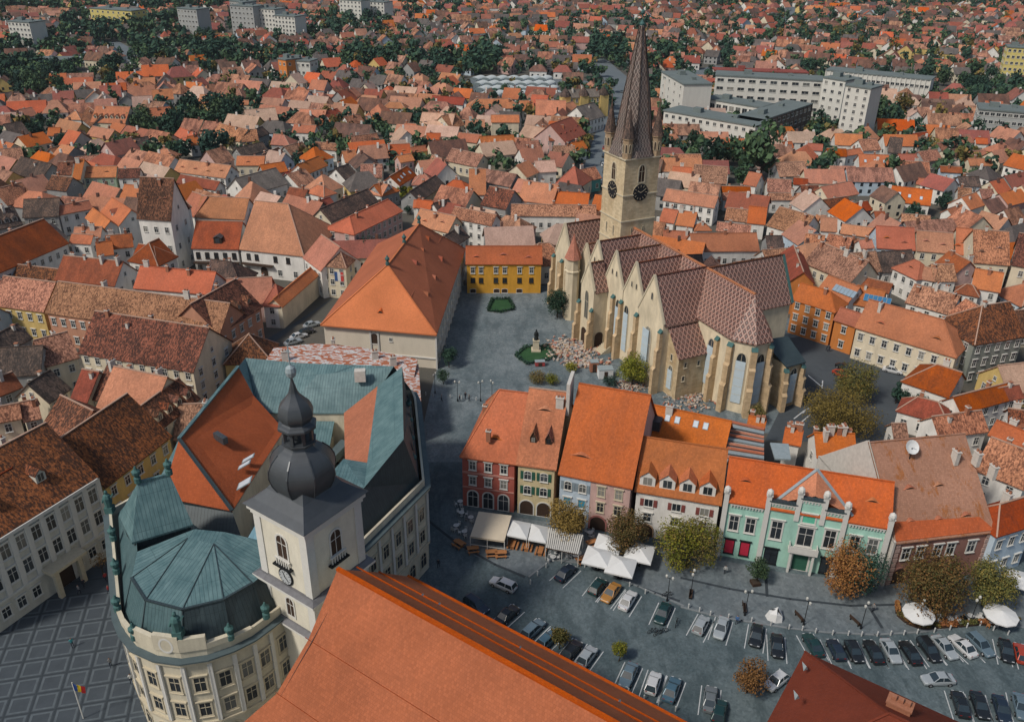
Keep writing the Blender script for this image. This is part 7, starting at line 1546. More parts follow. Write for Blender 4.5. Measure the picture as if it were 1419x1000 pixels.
def car(p, ang, color, kind, label, group, scale=1.0, lod=0):
    if (color, kind) not in _cars:
        b, g, r, L = car_parts(kind); pm = car_mat(color)
        hl = MB(); hl.box((0, 0, 0), .12, .32, .14); tl = MB(); tl.box((0, 0, 0), .1, .28, .18)
        _cars[(color, kind)] = (b.mesh('body', [pm]), g.mesh('windows', [CARGLASS]), r.mesh('roof', [pm]), hl.mesh('headlight', [HEADL]), tl.mesh('tail_light', [TAILL]), L)
    b, g, r, hl, tl, L = _cars[(color, kind)]
    t = thing('car', label, 'car', (p.x, p.y, .035), group, ang); t.scale = (scale,)*3
    def part(nm, me, loc=(0, 0, 0), rot=(0, 0, 0)):
        q = bpy.data.objects.new(nm, me); COL.objects.link(q); q.parent = t; q.location = loc; q.rotation_euler = rot
    part('body', b); part('windows', g); part('roof', r)
    if lod == 0:
        for x in (-.6, .62):
            for s in (-1, 1): part('wheel', wheel, (x*L, s*.7, .32), (-s*math.pi/2, 0, 0))
        for s in (-1, 1): part('headlight', hl, (L*.95, s*.5, .56)); part('tail_light', tl, (-L*.97, s*.52, .66))
    return t
rc = random.Random(5)
def stall(p, ang):
    u = Vector((math.cos(ang), math.sin(ang), 0)); n = Vector((-u.y, u.x, 0)); out = []
    for s in (-1, 1):
        m = MB(); a = Vector((p.x, p.y, .031))+n*(s*1.28); m.bar(a-u*2.5, a+u*2.5, .13, .012); m.obj('parking_line', PAINT, sq_)
ROWS = [
 ('H', 'in the row below the church roof edge', [(562, 515, 510, 480, 615, 555, 'dark blue', 'w', 0), (690, 555, 640, 595, 735, 510, 'black', 's', 1), (797, 615, 750, 655, 840, 570, 'grey-blue', 'w', 1), (855, 660, 815, 695, 890, 625, 'steel blue', 'h', 1), (957, 700, 920, 745, 995, 655, 'black', 'h', 1), (1020, 727, 985, 775, 1055, 680, 'silver', 'h', 1), (1190, 805, 1165, 862, 1215, 750, 'grey-blue', 's', 1), (1293, 838, 1275, 895, 1312, 782, 'white', 'h', 1), (1370, 865, 1350, 920, 1392, 812, 'steel blue', 's', 1)]),
 ('H', 'in the row beside the white parasols', [(930, 383, 895, 420, 970, 350, 'dark blue', 's', 1), (1062, 440, 1035, 475, 1090, 405, 'dark green', 'h', 1), (1118, 465, 1085, 508, 1150, 425, 'ochre', 's', 1), (1188, 497, 1160, 542, 1215, 455, 'white', 's', 1), (1332, 550, 1310, 602, 1355, 500, 'dark green', 's', 1)]),
 ('H', 'driving across the cobbles by the cafe', [(672, 430, 735, 457, 615, 405, 'white', 'w', 0)]),
 ('I', 'in the row before the bench promenade', [(82, 598, 55, 645, 105, 552, 'silver', 'h', 1), (165, 610, 150, 660, 180, 565, 'silver', 's', 1), (310, 642, 300, 700, 318, 587, 'black', 's', 1), (397, 685, 400, 742, 392, 628, 'black', 's', 1)]),
 ('I', 'in the curved row before the mint house', [(545, 680, 575, 730, 520, 635, 'dark green', 's', 1), (640, 700, 665, 755, 612, 648, 'dark blue', 'h', 1), (715, 708, 740, 763, 685, 657, 'black', 'h', 1), (795, 708, 825, 768, 765, 652, 'black', 's', 1), (867, 705, 900, 763, 835, 648, 'silver', 's', 1), (947, 712, 980, 768, 912, 660, 'black', 's', 1), (1025, 700, 1065, 757, 985, 648, 'black', 'w', 1), (1090, 690, 1135, 743, 1045, 642, 'silver', 's', 1), (1165, 685, 1210, 728, 1118, 642, 'white', 's', 1), (1238, 680, 1280, 723, 1197, 642, 'grey-blue', 'w', 1), (1345, 705, 1355, 758, 1330, 652, 'black', 's', 1), (1405, 715, 1418, 768, 1393, 668, 'red', 'h', 1)]),
 ('I', 'driving past the curved row', [(1062, 823, 1140, 820, 985, 825, 'silver', 's', 0)]),
 ('I', 'beside the dark red roof', [(1155, 925, 1140, 880, 1170, 970, 'black', 's', 1), (1235, 930, 1215, 875, 1255, 985, 'black', 's', 1), (1325, 945, 1310, 890, 1345, 1000, 'dark blue', 's', 1), (1405, 935, 1395, 885, 1418, 985, 'grey-blue', 's', 1), (393, 830, 345, 868, 435, 797, 'white', 'h', 0), (120, 905, 115, 972, 130, 842, 'grey', 's', 1), (158, 955, 150, 990, 165, 915, 'dark green', 'h', 0)]),
]
KW = {'w': 'estate car', 's': 'saloon car', 'h': 'hatchback'}
for t, where, lst in ROWS:
    for x, y, x1, y1, x2, y2, colr, kd, st_ in lst:
        p = TP(t, x, y, .6); d = TP(t, x2, y2, .6)-TP(t, x1, y1, .6); a = math.atan2(d.y, d.x)
        if rc.random() < .35: a += math.pi
        car(p, a, colr, kd, f'{colr} {KW[kd]} {where}', 'cars on the small square')
        if st_: stall(p, a)
for x, y, a in ((1395, 470, 60), (1275, 900, 65)): pass
for px, py, ang, colr, lb in ((1107, 548, 170, 'black', 'black car turning beside the cathedral choir'), (1237, 513, -28, 'white', 'white car parked before the cream house with orange hipped roof'), (1170, 510, -60, 'black', 'black car parked by the trees behind the choir'), (1166, 519, -60, 'red', 'red car parked by the trees behind the choir'), (414, 466, 40, 'white', 'white car parked in the lane by the school gate'), (424, 460, 40, 'black', 'black car parked in the lane by the school gate'), (432, 450, 40, 'silver', 'silver car parked in the lane by the school gate'), (406, 474, 40, 'silver', 'silver car at the lane end below the school')):
    car(P(px, py, .5), R_(ang), colr, 's', lb, 'cars in the side streets')
for i in range(26):
    f = rc.random(); k_ = rc.choice((0, 1, 2, 3)); A_ = [(829, 260), (838, 225), (850, 180), (868, 150), (868, 128)]; x = A_[k_][0]+(A_[k_+1][0]-A_[k_][0])*f+rc.uniform(-7, 7); y = A_[k_][1]+(A_[k_+1][1]-A_[k_][1])*f
    d = P(*A_[k_+1])-P(*A_[k_]); col_ = rc.choice(('white', 'silver', 'black', 'dark blue', 'red', 'grey')); car(P(x, y), math.atan2(d.y, d.x), col_, rc.choice('swh'), f'tiny {col_} car on the boulevard', 'cars on the boulevard', 1.0, 1)
for i in range(9):
    p = P(1163+i*4+rc.uniform(-2, 2), 246-i*2.6+rc.uniform(-3, 3)); col_ = rc.choice(('white', 'silver', 'black', 'dark blue')); car(p, rc.uniform(0, 3), col_, 's', f'{col_} car in the small parking yard', 'cars in the parking yard', 1.0, 1)
for i, c_ in enumerate(('dark green', 'black', 'dark green', 'red', 'silver')): car(P(120+i*9, 271), R_(8), c_, 's', f'{c_} car on the street before the green facade house', 'cars by the green house', 1.0, 1)
# ---------------------------------------------------------------- cafe terrace
def canvas(name, label, corners, z, peak, posts=True, mat=None, flap=.25, group=None, cat='parasol'):
    c = [TP(*q, z) for q in corners]; ctr = sum(c, Vector())/len(c); t = thing(name, label, cat, (ctr.x, ctr.y, 0), group); n = len(c)
    top_ = ctr+Vector((0, 0, peak)); m = MB()
    for i in range(n):
        a, b = c[i], c[(i+1) % n]; m.poly([a, b, top_]); dn = Vector((0, 0, -flap)); m.poly([a, a+dn, b+dn, b])
    m.obj('canopy', mat or WHITET, t)
    if posts == 'corner':
        for q in c:
            m = MB(); qq = q+(ctr-q)*.06; m.box((qq.x, qq.y, .06), .09, .09, z-.06); m.obj('post', TRIM, t)
    elif posts:
        m = MB(); m.box((ctr.x, ctr.y, .06), .1, .1, z+peak-.06); m.obj('pole', TRIM, t)
    return t
q = [TP('R', 160, 622, 2.5), TP('R', 400, 656, 2.5), TP('R', 450, 476, 3.5), TP('R', 220, 447, 3.5)]
t = thing('awning', 'large cream sloping awning before the red corner house', 'awning', sum(q, Vector())/4*1.0-Vector((0, 0, 3)))
m = MB(); m.slab([q], .06); dn = Vector((0, 0, -.3)); m.poly([q[0], q[0]+dn, q[1]+dn, q[1]]); m.obj('cloth', CREAMT, t)
for k_ in (0, 1, 2, 3):
    m = MB(); m.box((q[k_].x, q[k_].y, .06), .12, .12, q[k_].z-.15); m.obj('post', TRIM, t)
m = MB(); m.box(((q[0]+q[1])/2-Vector((0, 0, 2.44))), .1, .1, 2.3); m.obj('post', TRIM, t); m = MB(); m.bar(V3(q[0], .9), V3(q[1], .9), .06, .06); m.obj('rail', TRIM, t)
canvas('canopy_tent', 'white canopy tent next to the cream awning', [('R', 415, 612), ('R', 560, 642), ('R', 585, 530), ('R', 445, 503)], 2.6, .9, 'corner', cat='canopy')
canvas('canopy_tent', 'white canopy tent between its twin and the striped pergola', [('R', 566, 645), ('R', 692, 668), ('R', 722, 560), ('R', 592, 532)], 2.6, .9, 'corner', cat='canopy')
a, b, c_, d_ = TP('R', 690, 700, 2.6), TP('R', 920, 748, 2.6), TP('R', 955, 612, 2.9), TP('R', 710, 560, 2.9)
t = thing('pergola', 'pergola with white and dark slatted roof beneath the ochre tree', 'pergola', V3((a+c_)/2, 0))
for i in range(17):
    f = (i+.5)/17; m = MB(); m.bar(a.lerp(b, f), d_.lerp(c_, f), .22, .07); m.obj('slat', TRIM if i % 1 == 0 else WOOD_VOID, t)
m = MB(); m.bar(a-Vector((0, 0, .1)), b-Vector((0, 0, .1)), .12, .14); m.bar(d_-Vector((0, 0, .1)), c_-Vector((0, 0, .1)), .12, .14); m.obj('beam', WOOD_VOID, t)
for qq in (a, b, c_, d_, (a+b)/2): m = MB(); m.box((qq.x, qq.y, .06), .12, .12, qq.z-.2); m.obj('post', TRIM, t)
for lb, x, y, r in (('white square parasol at the corner by the parked ochre car', 1160, 352, 2.2), ('white square parasol beside the pergola end', 1066, 316, 2.2), ('white square parasol tucked behind the others under the tree', 1108, 262, 2.1), ('white square parasol on the tree side of the terrace', 1236, 298, 2.2)):
    ctr = TP('H', x, y, 2.6); an = R_(-18)+R_(45)*0; t = None
    cs = []
    tt = thing('parasol', lb, 'parasol', (ctr.x, ctr.y, .06), 'square parasols of the terrace', an); m = MB(); cs = [(-r, -r, 2.5), (r, -r, 2.5), (r, r, 2.5), (-r, r, 2.5)]
    for i in range(4): m.poly([cs[i], cs[(i+1) % 4], (0, 0, 3.5)]); m.poly([cs[i], (cs[i][0], cs[i][1], 2.25), (cs[(i+1) % 4][0], cs[(i+1) % 4][1], 2.25), cs[(i+1) % 4]])
    m.obj('canopy', WHITET, tt, org=(0, 0, 0)); m = MB(); m.box((0, 0, 0), .1, .1, 3.4); m.obj('pole', TRIM, tt, org=(0, 0, 0)); m = MB(); m.box((0, 0, 0), .8, .8, .12); m.obj('base', IRON, tt, org=(0, 0, 0))
for lb, x, y, r in (('round white parasol behind the low hedge beside the broad tree', 985, 545, 2.3), ('round white parasol behind the low hedge at the far end', 1325, 550, 2.4), ('white parasol beside the arcaded bluish house', 1400, 405, 2.3)):
    ctr = TP('I', x, y, 2.7); tt = thing('parasol', lb, 'parasol', (ctr.x, ctr.y, .06), 'round parasols behind the hedge', .2); m = MB(); N = 10; pts = [(r*math.cos(6.283*i/N), r*math.sin(6.283*i/N), 2.4) for i in range(N)]
    for i in range(N): m.poly([pts[i], pts[(i+1) % N], (0, 0, 3.1)]); m.poly([pts[i], (pts[i][0], pts[i][1], 2.2), (pts[(i+1) % N][0], pts[(i+1) % N][1], 2.2), pts[(i+1) % N]])
    m.obj('canopy', WHITET, tt, org=(0, 0, 0)); m = MB(); m.box((0, 0, 0), .1, .1, 3.0); m.obj('pole', TRIM, tt, org=(0, 0, 0))
p = TP('I', 388, 570); t = thing('folded_tent', 'crumpled white folded tent on the promenade', 'tent', (p.x, p.y, .06)); m = MB(); rt2 = random.Random(8)
pts = [(1.4*math.cos(6.283*i/7)*rt2.uniform(.8, 1.1), 1.2*math.sin(6.283*i/7)*rt2.uniform(.8, 1.1), 0) for i in range(7)]; mid = [(x*.8+rt2.uniform(-.15, .15), y*.8+rt2.uniform(-.15, .15), rt2.uniform(.9, 1.6)) for x, y, z in pts]
for i in range(7): j = (i+1) % 7; m.poly([pts[i], pts[j], mid[j], mid[i]]); m.poly([mid[i], mid[j], (.1, .1, 1.3 if i % 2 else 1.9)])
m.obj('cloth', WHITET, t, org=(0, 0, 0)); m = MB(); m.box((0, 0, 0), 1.6, 1.4, .08); m.obj('base', WOOD_VOID, t, org=(0, 0, 0))
# tables with benches, chairs
WOODL = flat('orange_wood', (.38, .17, .07), .7, 0, .25, 5); tbl = {}
tm_ = MB(); tm_.box((0, 0, .7), 1.9, .8, .06); tbl['table_top'] = tm_.mesh('table_top', [WOODL]); tm_ = MB(); tm_.box((0, 0, 0), .1, .6, .7); tbl['leg'] = tm_.mesh('leg', [WOODL]); tm_ = MB(); tm_.box((0, 0, .42), 1.9, .3, .05); tm_.box((-.7, 0, 0), .08, .26, .42); tm_.box((.7, 0, 0), .08, .26, .42); tbl['bench'] = tm_.mesh('bench', [WOODL])
tm_ = MB(); tm_.box((0, 0, .44), .45, .45, .05); tm_.box((0, .2, .49), .45, .05, .45); [tm_.box((x, y, 0), .05, .05, .44) for x in (-.19, .19) for y in (-.19, .19)]
for nm, mt in (('w', flat('chair_white', (.55, .56, .55), .7)), ('o', WOODL), ('d', IRON)): tbl['chair'+nm] = tm_.mesh('chair', [mt])
def picnic(x, y, an, lb, t='R'):
    p = TP(t, x, y, .5); r = thing('picnic_table', lb, 'table', (p.x, p.y, .06), 'wooden cafe tables', an)
    for nm, me, loc in (('table_top', tbl['table_top'], (0, 0, 0)), ('leg', tbl['leg'], (-.7, 0, 0)), ('leg', tbl['leg'], (.7, 0, 0)), ('bench', tbl['bench'], (0, -.75, 0)), ('bench', tbl['bench'], (0, .75, 0))):
        q = bpy.data.objects.new(nm, me); COL.objects.link(q); q.parent = r; q.location = loc
picnic(80, 672, -.7, 'wooden table with benches at the outer corner of the terrace'); picnic(180, 712, .2, 'wooden table with benches before the cream awning post'); picnic(310, 738, .1, 'wooden table at the front edge of the cream awning'); picnic(375, 742, .1, 'wooden table at the front edge of the cream awning'); picnic(460, 680, 1.35, 'wooden table beneath the first white canopy tent')
picnic(560, 695, 1.35, 'wooden table between the two white canopy tents'); picnic(655, 725, 1.35, 'wooden table before the striped pergola'); picnic(1020, 668, .4, 'wooden table between pergola and square parasols'); picnic(945, 785, .4, 'wooden table beside the parked dark green car')
tt = MB(); tt.lathe((0, 0, 0), [(.28, 0), (.04, .04), (.04, .7), (.5, .72), (.5, .75)], 10); RT = tt.mesh('round_table', [flat('chair_white', (.55, .56, .55), .7)])
rr_ = random.Random(21); spots = [('R', 62, 570), ('R', 120, 612), ('R', 165, 512), ('R', 100, 480), ('R', 90, 400), ('R', 760, 740), ('R', 840, 755), ('R', 740, 790), ('R', 900, 780), ('R', 1000, 620), ('R', 560, 590)] + [('I', 940+i*42, 575+(i % 3)*12) for i in range(10)]
for t_, x, y in spots:
    p = TP(t_, x, y); near_h = t_ == 'I'
    o = bpy.data.objects.new('round_table', RT); COL.objects.link(o); o.location = (p.x, p.y, .062); tag(o, 'small round cafe table behind the low hedge' if near_h else 'small round white cafe table by the row houses', 'table', 'hedge terrace tables' if near_h else 'white cafe tables')
    for k_ in range(3):
        a = rr_.uniform(0, 6.28); q = p+Vector((math.cos(a), math.sin(a), 0))*.85; o = bpy.data.objects.new('chair', tbl['chair'+('w' if not near_h else rr_.choice('wod'))]); COL.objects.link(o); o.location = (q.x, q.y, .062); o.rotation_euler = (0, 0, a-math.pi/2); tag(o, 'cafe chair at a table behind the low hedge' if near_h else 'white cafe chair at a small table by the row houses', 'chair', 'hedge terrace chairs' if near_h else 'white cafe chairs')
# low hedge around the right terrace
for i, (a, b) in enumerate((((895, 560), (930, 590)), ((930, 592), (985, 612)), ((990, 613), (1060, 612)), ((1065, 612), (1140, 606)), ((1145, 605), (1220, 598)), ((1225, 597), (1300, 598)), ((1305, 600), (1390, 590)), ((890, 520), (893, 555)))):
    p, q = TP('I', *a), TP('I', *b); d = q-p; m = MB(); m.box(V3((p+q)/2, .06), d.length, .5, .45, math.atan2(d.y, d.x), 0)
    t = thing('planter_hedge', 'low rust-brown hedge in a planter edging the parasol terrace', 'hedge', V3((p+q)/2, .06), 'planter hedges of the terrace'); m.obj('planter', WOOD_VOID, t)
    m = MB(); rh = random.Random(i)
    for k_ in range(220):
        c = p.lerp(q, rh.random())+Vector((rh.uniform(-.3, .3), rh.uniform(-.3, .3), .5+rh.random()*.5)); s = .16; v1 = Vector((rh.gauss(0, 1), rh.gauss(0, 1), rh.gauss(0, 1))).normalized()*s; v2 = v1.orthogonal().normalized()*s; m.shape([c-v1, c+v2, c+v1, c-v2], [(0, 1, 2, 3)])
    m.obj('leaves', LEAF['r' if i % 2 else 'm'], t, uv=False)
# benches, lamps, bollards, planter
bm = {}
b_ = MB(); b_.box((0, 0, .42), 1.9, .5, .06); bm['seat'] = b_.mesh('seat', [WOOD_VOID]); b_ = MB(); b_.box((0, .25, .5), 1.9, .06, .5); bm['backrest'] = b_.mesh('backrest', [WOOD_VOID]); b_ = MB(); b_.box((0, 0, 0), .1, .5, .42); bm['leg'] = b_.mesh('leg', [IRON])
for x, y, an, lb in ((262, 527, 1.45, 'brown bench beside the lamp before the mint house'), (490, 565, 1.9, 'brown bench between lamp and parked cars'), (720, 582, 2.0, 'brown bench by the last promenade lamp'), (40, 470, 1.3, 'brown bench by the lamp under the yellow-green tree')):
    p = TP('I', x, y, .4); t = thing('bench', lb, 'bench', (p.x, p.y, .06), 'promenade benches', an)
    for nm, me, loc in (('seat', bm['seat'], (0, 0, 0)), ('backrest', bm['backrest'], (0, 0, 0)), ('leg', bm['leg'], (-.75, 0, 0)), ('leg', bm['leg'], (.75, 0, 0))):
        q = bpy.data.objects.new(nm, me); COL.objects.link(q); q.parent = t; q.location = loc
lp = MB(); lp.lathe((0, 0, 0), [(.16, 0), (.14, .5), (.06, .7), (.05, 4.4), (.08, 4.5)], 8); lp = lp.mesh('post', [IRON]); lh = MB(); lh.bar((-.5, 0, 4.4), (.5, 0, 4.4), .05); lh = lh.mesh('crossarm', [IRON]); ll = MB(); ll.lathe((0, 0, 0), [(.08, 0), (.2, .12), (.2, .4), (.05, .55)], 8); ll = ll.mesh('lantern', [flat('lantern_milk_glass', (.5, .5, .46), .3)])
def lamp(p, lb, group='street lamps of the small square'):
    t = thing('street_lamp', lb, 'street lamp', (p.x, p.y, .06), group, random.Random(int(p.x*9)).uniform(0, 3))
    for nm, me, loc in (('post', lp, (0, 0, 0)), ('crossarm', lh, (0, 0, 0)), ('lantern', ll, (-.5, 0, 4.42)), ('lantern', ll, (.5, 0, 4.42))):
        q = bpy.data.objects.new(nm, me); COL.objects.link(q); q.parent = t; q.location = loc
for t_, x, y, lb in (('I', 38, 480, 'black street lamp under the yellow-green tree'), ('I', 262, 560, 'black street lamp beside a brown bench before the mint house'), ('I', 505, 600, 'black street lamp between two benches'), ('I', 742, 615, 'black street lamp at the end of the promenade'), ('I', 970, 605, 'black street lamp inside the low hedge'), ('I', 1195, 590, 'black street lamp behind the low hedge at the parasols'), ('H', 1350, 500, 'black street lamp beside the parked bicycles'), ('p', 10, 740, 'black street lamp behind the red corner house')):
    lamp(TP(t_, x, y), lb)
for x, y in ((634, 556), (666, 556), (603, 545)): lamp(P(x, y), 'black street lamp at the entrance to the church square', 'church square lamps')
bo = MB(); bo.lathe((0, 0, 0), [(.11, 0), (.11, .75), (.13, .8), (.06, .92)], 8); bo = bo.mesh('bollard', [flat('bollard_white', (.5, .51, .5), .7)])
def bollard(p, lb, g):
    o = bpy.data.objects.new('bollard', bo); COL.objects.link(o); o.location = (p.x, p.y, .06); tag(o, lb, 'bollard', g)
for x, y in ((30, 530), (75, 545), (120, 560), (195, 572), (290, 587), (370, 602), (445, 616), (500, 622), (555, 632), (625, 640), (690, 642), (745, 645), (810, 645), (865, 642), (920, 640), (975, 635), (1045, 630), (1110, 620), (1180, 610), (1235, 602), (1290, 622), (1350, 640)): bollard(TP('I', x, y), 'short white bollard along the promenade kerb', 'promenade bollards')
for x, y in ((785, 430), (815, 395), (850, 362), (880, 332), (1010, 360), (1195, 440), (1260, 470), (1190, 880), (1255, 908), (1315, 930), (1385, 955)): bollard(TP('H', x, y), 'short white bollard at the parking bays by the terrace', 'terrace bollards')
for x, y in ((590, 548), (600, 550), (612, 551), (624, 552), (640, 553), (650, 554), (660, 555)): bollard(P(x, y), 'short bollard closing the church square', 'church square bollards')
p = TP('I', 305, 430); t = thing('tree_planter', 'square dark planter box at the foot of the small tree', 'planter', (p.x, p.y, .06)); m = MB(); m.box((0, 0, 0), 1.3, 1.3, .5, .2); m.obj('box', WOOD_VOID, t, org=(0, 0, 0)); m = MB(); m.box((0, 0, .5), 1.15, 1.15, .05, .2); m.obj('soil', BARK, t, org=(0, 0, 0))
# bicycles
bw = MB(); N = 14
for i in range(N): a, b = 6.283*i/N, 6.283*(i+1)/N; bw.bar((.34*math.cos(a), 0, .34*math.sin(a)), (.34*math.cos(b), 0, .34*math.sin(b)), .045)
for i in range(4): a = math.pi*i/4; bw.bar((-.33*math.cos(a), 0, -.33*math.sin(a)), (.33*math.cos(a), 0, .33*math.sin(a)), .012)
bw = bw.mesh('wheel', [TYRE]); bf = MB()
for a, b in (((-.5, 0, .35), (-.15, 0, .8)), ((-.15, 0, .8), (.42, 0, .82)), ((.42, 0, .82), (.5, 0, .35)), ((-.05, 0, .35), (-.15, 0, .8)), ((-.05, 0, .35), (.42, 0, .82)), ((-.5, 0, .35), (-.05, 0, .35)), ((.42, 0, .82), (.38, 0, 1.02))): bf.bar(a, b, .04)
bf = bf.mesh('frame', [IRON]); bs = MB(); bs.box((-.17, 0, .88), .26, .14, .06); bs = bs.mesh('saddle', [TYRE]); bh = MB(); bh.bar((.38, -.28, 1.02), (.38, .28, 1.02), .035); bh = bh.mesh('handlebar', [IRON])
for i, (x, y, a) in enumerate(((1290, 632, .3), (1312, 640, .5), (1335, 632, .4), (1388, 598, 1.2), (1350, 480, .2))):
    p = TP('H', x, y); t = thing('bicycle', 'parked bicycle beside the dark green saloon', 'bicycle', (p.x, p.y, .04), 'parked bicycles', a)
    for nm, me, loc in (('wheel', bw, (-.5, 0, .35)), ('wheel', bw, (.5, 0, .35)), ('frame', bf, (0, 0, 0)), ('saddle', bs, (0, 0, 0)), ('handlebar', bh, (0, 0, 0))):
        q = bpy.data.objects.new(nm, me); COL.objects.link(q); q.parent = t; q.location = loc
# ---------------------------------------------------------------- church square: garden, statue, rubble of the building works
HEDGE = LEAF['d']; GRASS = mat_ground('garden_grass', (.025, .07, .03), (.04, .10, .04), .5, 2, 10, .3)
def garden(pts, label):
    c = sum(pts, Vector())/len(pts); t = thing('garden_bed', label, 'garden', (c.x, c.y, .02)); m = MB(); m.prism(pts, .02, .16); 
    m.obj('kerb', KERB, t); m = MB(); m.poly([V3(p+(c-p)*.05, .17) for p in pts]); m.obj('lawn', GRASS, t)
    m = MB(); rh = random.Random(int(c.x))
    for i in range(len(pts)):
        a, b = pts[i]+(c-pts[i])*.07, pts[(i+1) % len(pts)]+(c-pts[(i+1) % len(pts)])*.07
        for k_ in range(int((b-a).length*32)):
            q = a.lerp(b, rh.random())+Vector((rh.gauss(0, .22), rh.gauss(0, .22), .25+rh.random()*.55)); s = .18; v1 = Vector((rh.gauss(0, 1), rh.gauss(0, 1), rh.gauss(0, 1))).normalized()*s; v2 = v1.orthogonal().normalized()*s; m.shape([q-v1, q+v2, q+v1, q-v2], [(0, 1, 2, 3)])
    m.obj('hedge', HEDGE, t, uv=False)
def orient(pts):
    ar = sum(pts[i].x*pts[(i+1) % len(pts)].y-pts[(i+1) % len(pts)].x*pts[i].y for i in range(len(pts))); return pts if ar > 0 else pts[::-1]
garden(orient([TP('p', *q) for q in ((190, 375), (280, 300), (470, 290), (540, 390), (400, 430), (290, 450))]), 'green hedged garden bed around the bronze statue'); garden(orient([TP('E', *q) for q in ((605, 300), (625, 247), (700, 247), (722, 292), (660, 306))]), 'hedged garden bed in the middle of the church square')
p = TP('p', 368, 330); t = thing('statue', 'dark bronze statue of a robed figure on a stone pedestal', 'statue', (p.x, p.y, .17)); m = MB(); m.box((0, 0, 0), 2.2, 2.2, .4); m.box((0, 0, .4), 1.5, 1.5, 2.2, 0, 0, .88); m.box((0, 0, 2.6), 1.6, 1.6, .2); m.obj('pedestal', STONETRIM, t, org=(0, 0, 0))
m = MB(); m.lathe((0, 0, 2.8), [(.55, 0), (.5, .5), (.42, 1.2), (.48, 1.7), (.42, 2.0), (.16, 2.15), (.2, 2.3), (.22, 2.5), (.12, 2.68)], 10); m.bar((.35, 0, 4.6), (.5, -.35, 3.9), .2); m.bar((-.35, 0, 4.6), (-.5, -.25, 4.0), .2); m.obj('figure', flat('dark_bronze', (.03, .035, .035), .5, .4), t, org=(0, 0, 0))
m = MB(); rr2 = random.Random(4); RUB = [flat('rubble_pale', (.50, .43, .36), .9, 0, .3, 2), flat('rubble_buff', (.42, .30, .2), .9, 0, .3, 2), flat('rubble_grey', (.30, .30, .30), .9, 0, .3, 2), ROOF['P']]
def rub(t_, x0, x1, y0, y1, n, s0=.15, s1=.75):
    for i in range(n):
        x, y = rr2.triangular(x0, x1), rr2.triangular(y0, y1); p = TP(t_, x, y, 0); s = rr2.uniform(s0, s1)
        if rr2.random() < .22: a = rr2.uniform(0, 3.14); d = Vector((math.cos(a), math.sin(a), rr2.uniform(-.1, .25)))*rr2.uniform(.8, 1.9); m.bar(p+Vector((0, 0, .3))-d*.5, p+Vector((0, 0, .35))+d*.5, .16, .08, rr2.randrange(4))
        else: m.box(p+Vector((0, 0, rr2.uniform(0, .5))), s, s*rr2.uniform(.5, 1), s*rr2.uniform(.3, .8), rr2.uniform(0, 3.14), rr2.choice((0, 0, 0, 1, 2, 3)))
rub('p', 430, 760, 210, 420, 420); rub('p', 640, 900, 190, 440, 240); rub('p', 560, 1000, 400, 480, 220); rub('p', 1000, 1300, 560, 690, 120, .15, .6); rub('F', -80, 180, 590, 720, 240, .15, .6); rub('p', 850, 1010, 260, 360, 60)
tag(m.obj('rubble', RUB, None, org=(0, 0, 0)), 'heaps of broken stone and planks along the cathedral wall', 'rubble', kind='stuff')
for lb, x, y, sz, mt in (('white site hut beside the yellow-green tree', 930, 545, (3.2, 2.2, 2.2), WHITET), ('rusty brown container among the rubble', 838, 495, (1.8, 1.6, 2.4), BRICK), ('small red site trailer by the garden', 400, 450, (2.2, 1.2, 1.0), flat('site_red', (.35, .06, .06), .6))):
    p = TP('p', x, y); t = thing('site_hut', lb, 'site hut', (p.x, p.y, .02), None, .1); m = MB(); m.box((0, 0, .15), *sz); m.obj('body', mt, t, org=(0, 0, 0)); m = MB(); m.box((0, 0, .15+sz[2]), sz[0]*1.06, sz[1]*1.06, .1); m.obj('roof', LEADM, t, org=(0, 0, 0)); m = MB(); m.box((0, -sz[1]/2-.03, .2), .8, .05, sz[2]*.8); m.obj('door', WOOD_VOID, t, org=(0, 0, 0))
# solar panels, banner, flag, road arrows
def solar(reg, s0, n, v, label, col):
    h = REG[reg]; t = thing('solar_panel', label, 'solar panel', h['c'](s0, h['hw']*v, h['he']+h['hw']*v*h['k']+.08)); rot = Matrix.Rotation(h['ang'], 4, 'Z') @ Matrix.Rotation(math.atan(h['k']), 4, 'X')
    for i in range(n):
        m = MB(); m.box((0, 0, 0), 1.0, 1.9, .1, 0, 0); m.box((0, 0, .1), .9, 1.8, .02, 0, 1); inst('panel', m.mesh('panel', [LEADM, col]), t, h['c'](s0+i*1.06, h['hw']*v, h['he']+h['hw']*v*h['k']+.3), mtx=rot)
SOLB = flat('solar_blue', (.03, .16, .32), .15, 0, .2, 1, .7)
solar(('n', 700, 592), 3.0, 6, .42, 'bright blue solar panels on an orange roof beyond the choir', SOLB); solar(('n', 420, 482), 4.2, 6, .45, 'pale grey solar panels on the orange roof next to the orange house', flat('solar_grey', (.25, .33, .40), .12, 0, .2, 1, .7))
h = REG[('k', 60, 640)]; p, q = h['sides'][0]; d = (q-p).normalized(); nn = Vector((d.y, -d.x, 0)); c = p.lerp(q, .62)+nn*.08; t = thing('banner', 'blue, white and red banner hung on the gate tower wall', 'banner', V3(c, 5.0))
for i, (cc_, nm) in enumerate((((.05, .10, .24), 'blue_field'), ((.6, .6, .6), 'white_field'), ((.5, .07, .06), 'red_field'))): m = MB(); m.box(V3(c+d*((i-1)*.85), 5.0), .85, .06, 2.6, math.atan2(d.y, d.x)); m.obj(nm, flat('banner_'+nm, cc_, .8), t)
p = TP('G', 345, 985, 0); t = thing('flag', 'blue, yellow and red striped flag on a pole on the great square', 'flag', (p.x, p.y, .02)); m = MB(); m.box((0, 0, 0), .1, .1, 6.5); m.obj('pole', TRIM, t, org=(0, 0, 0))
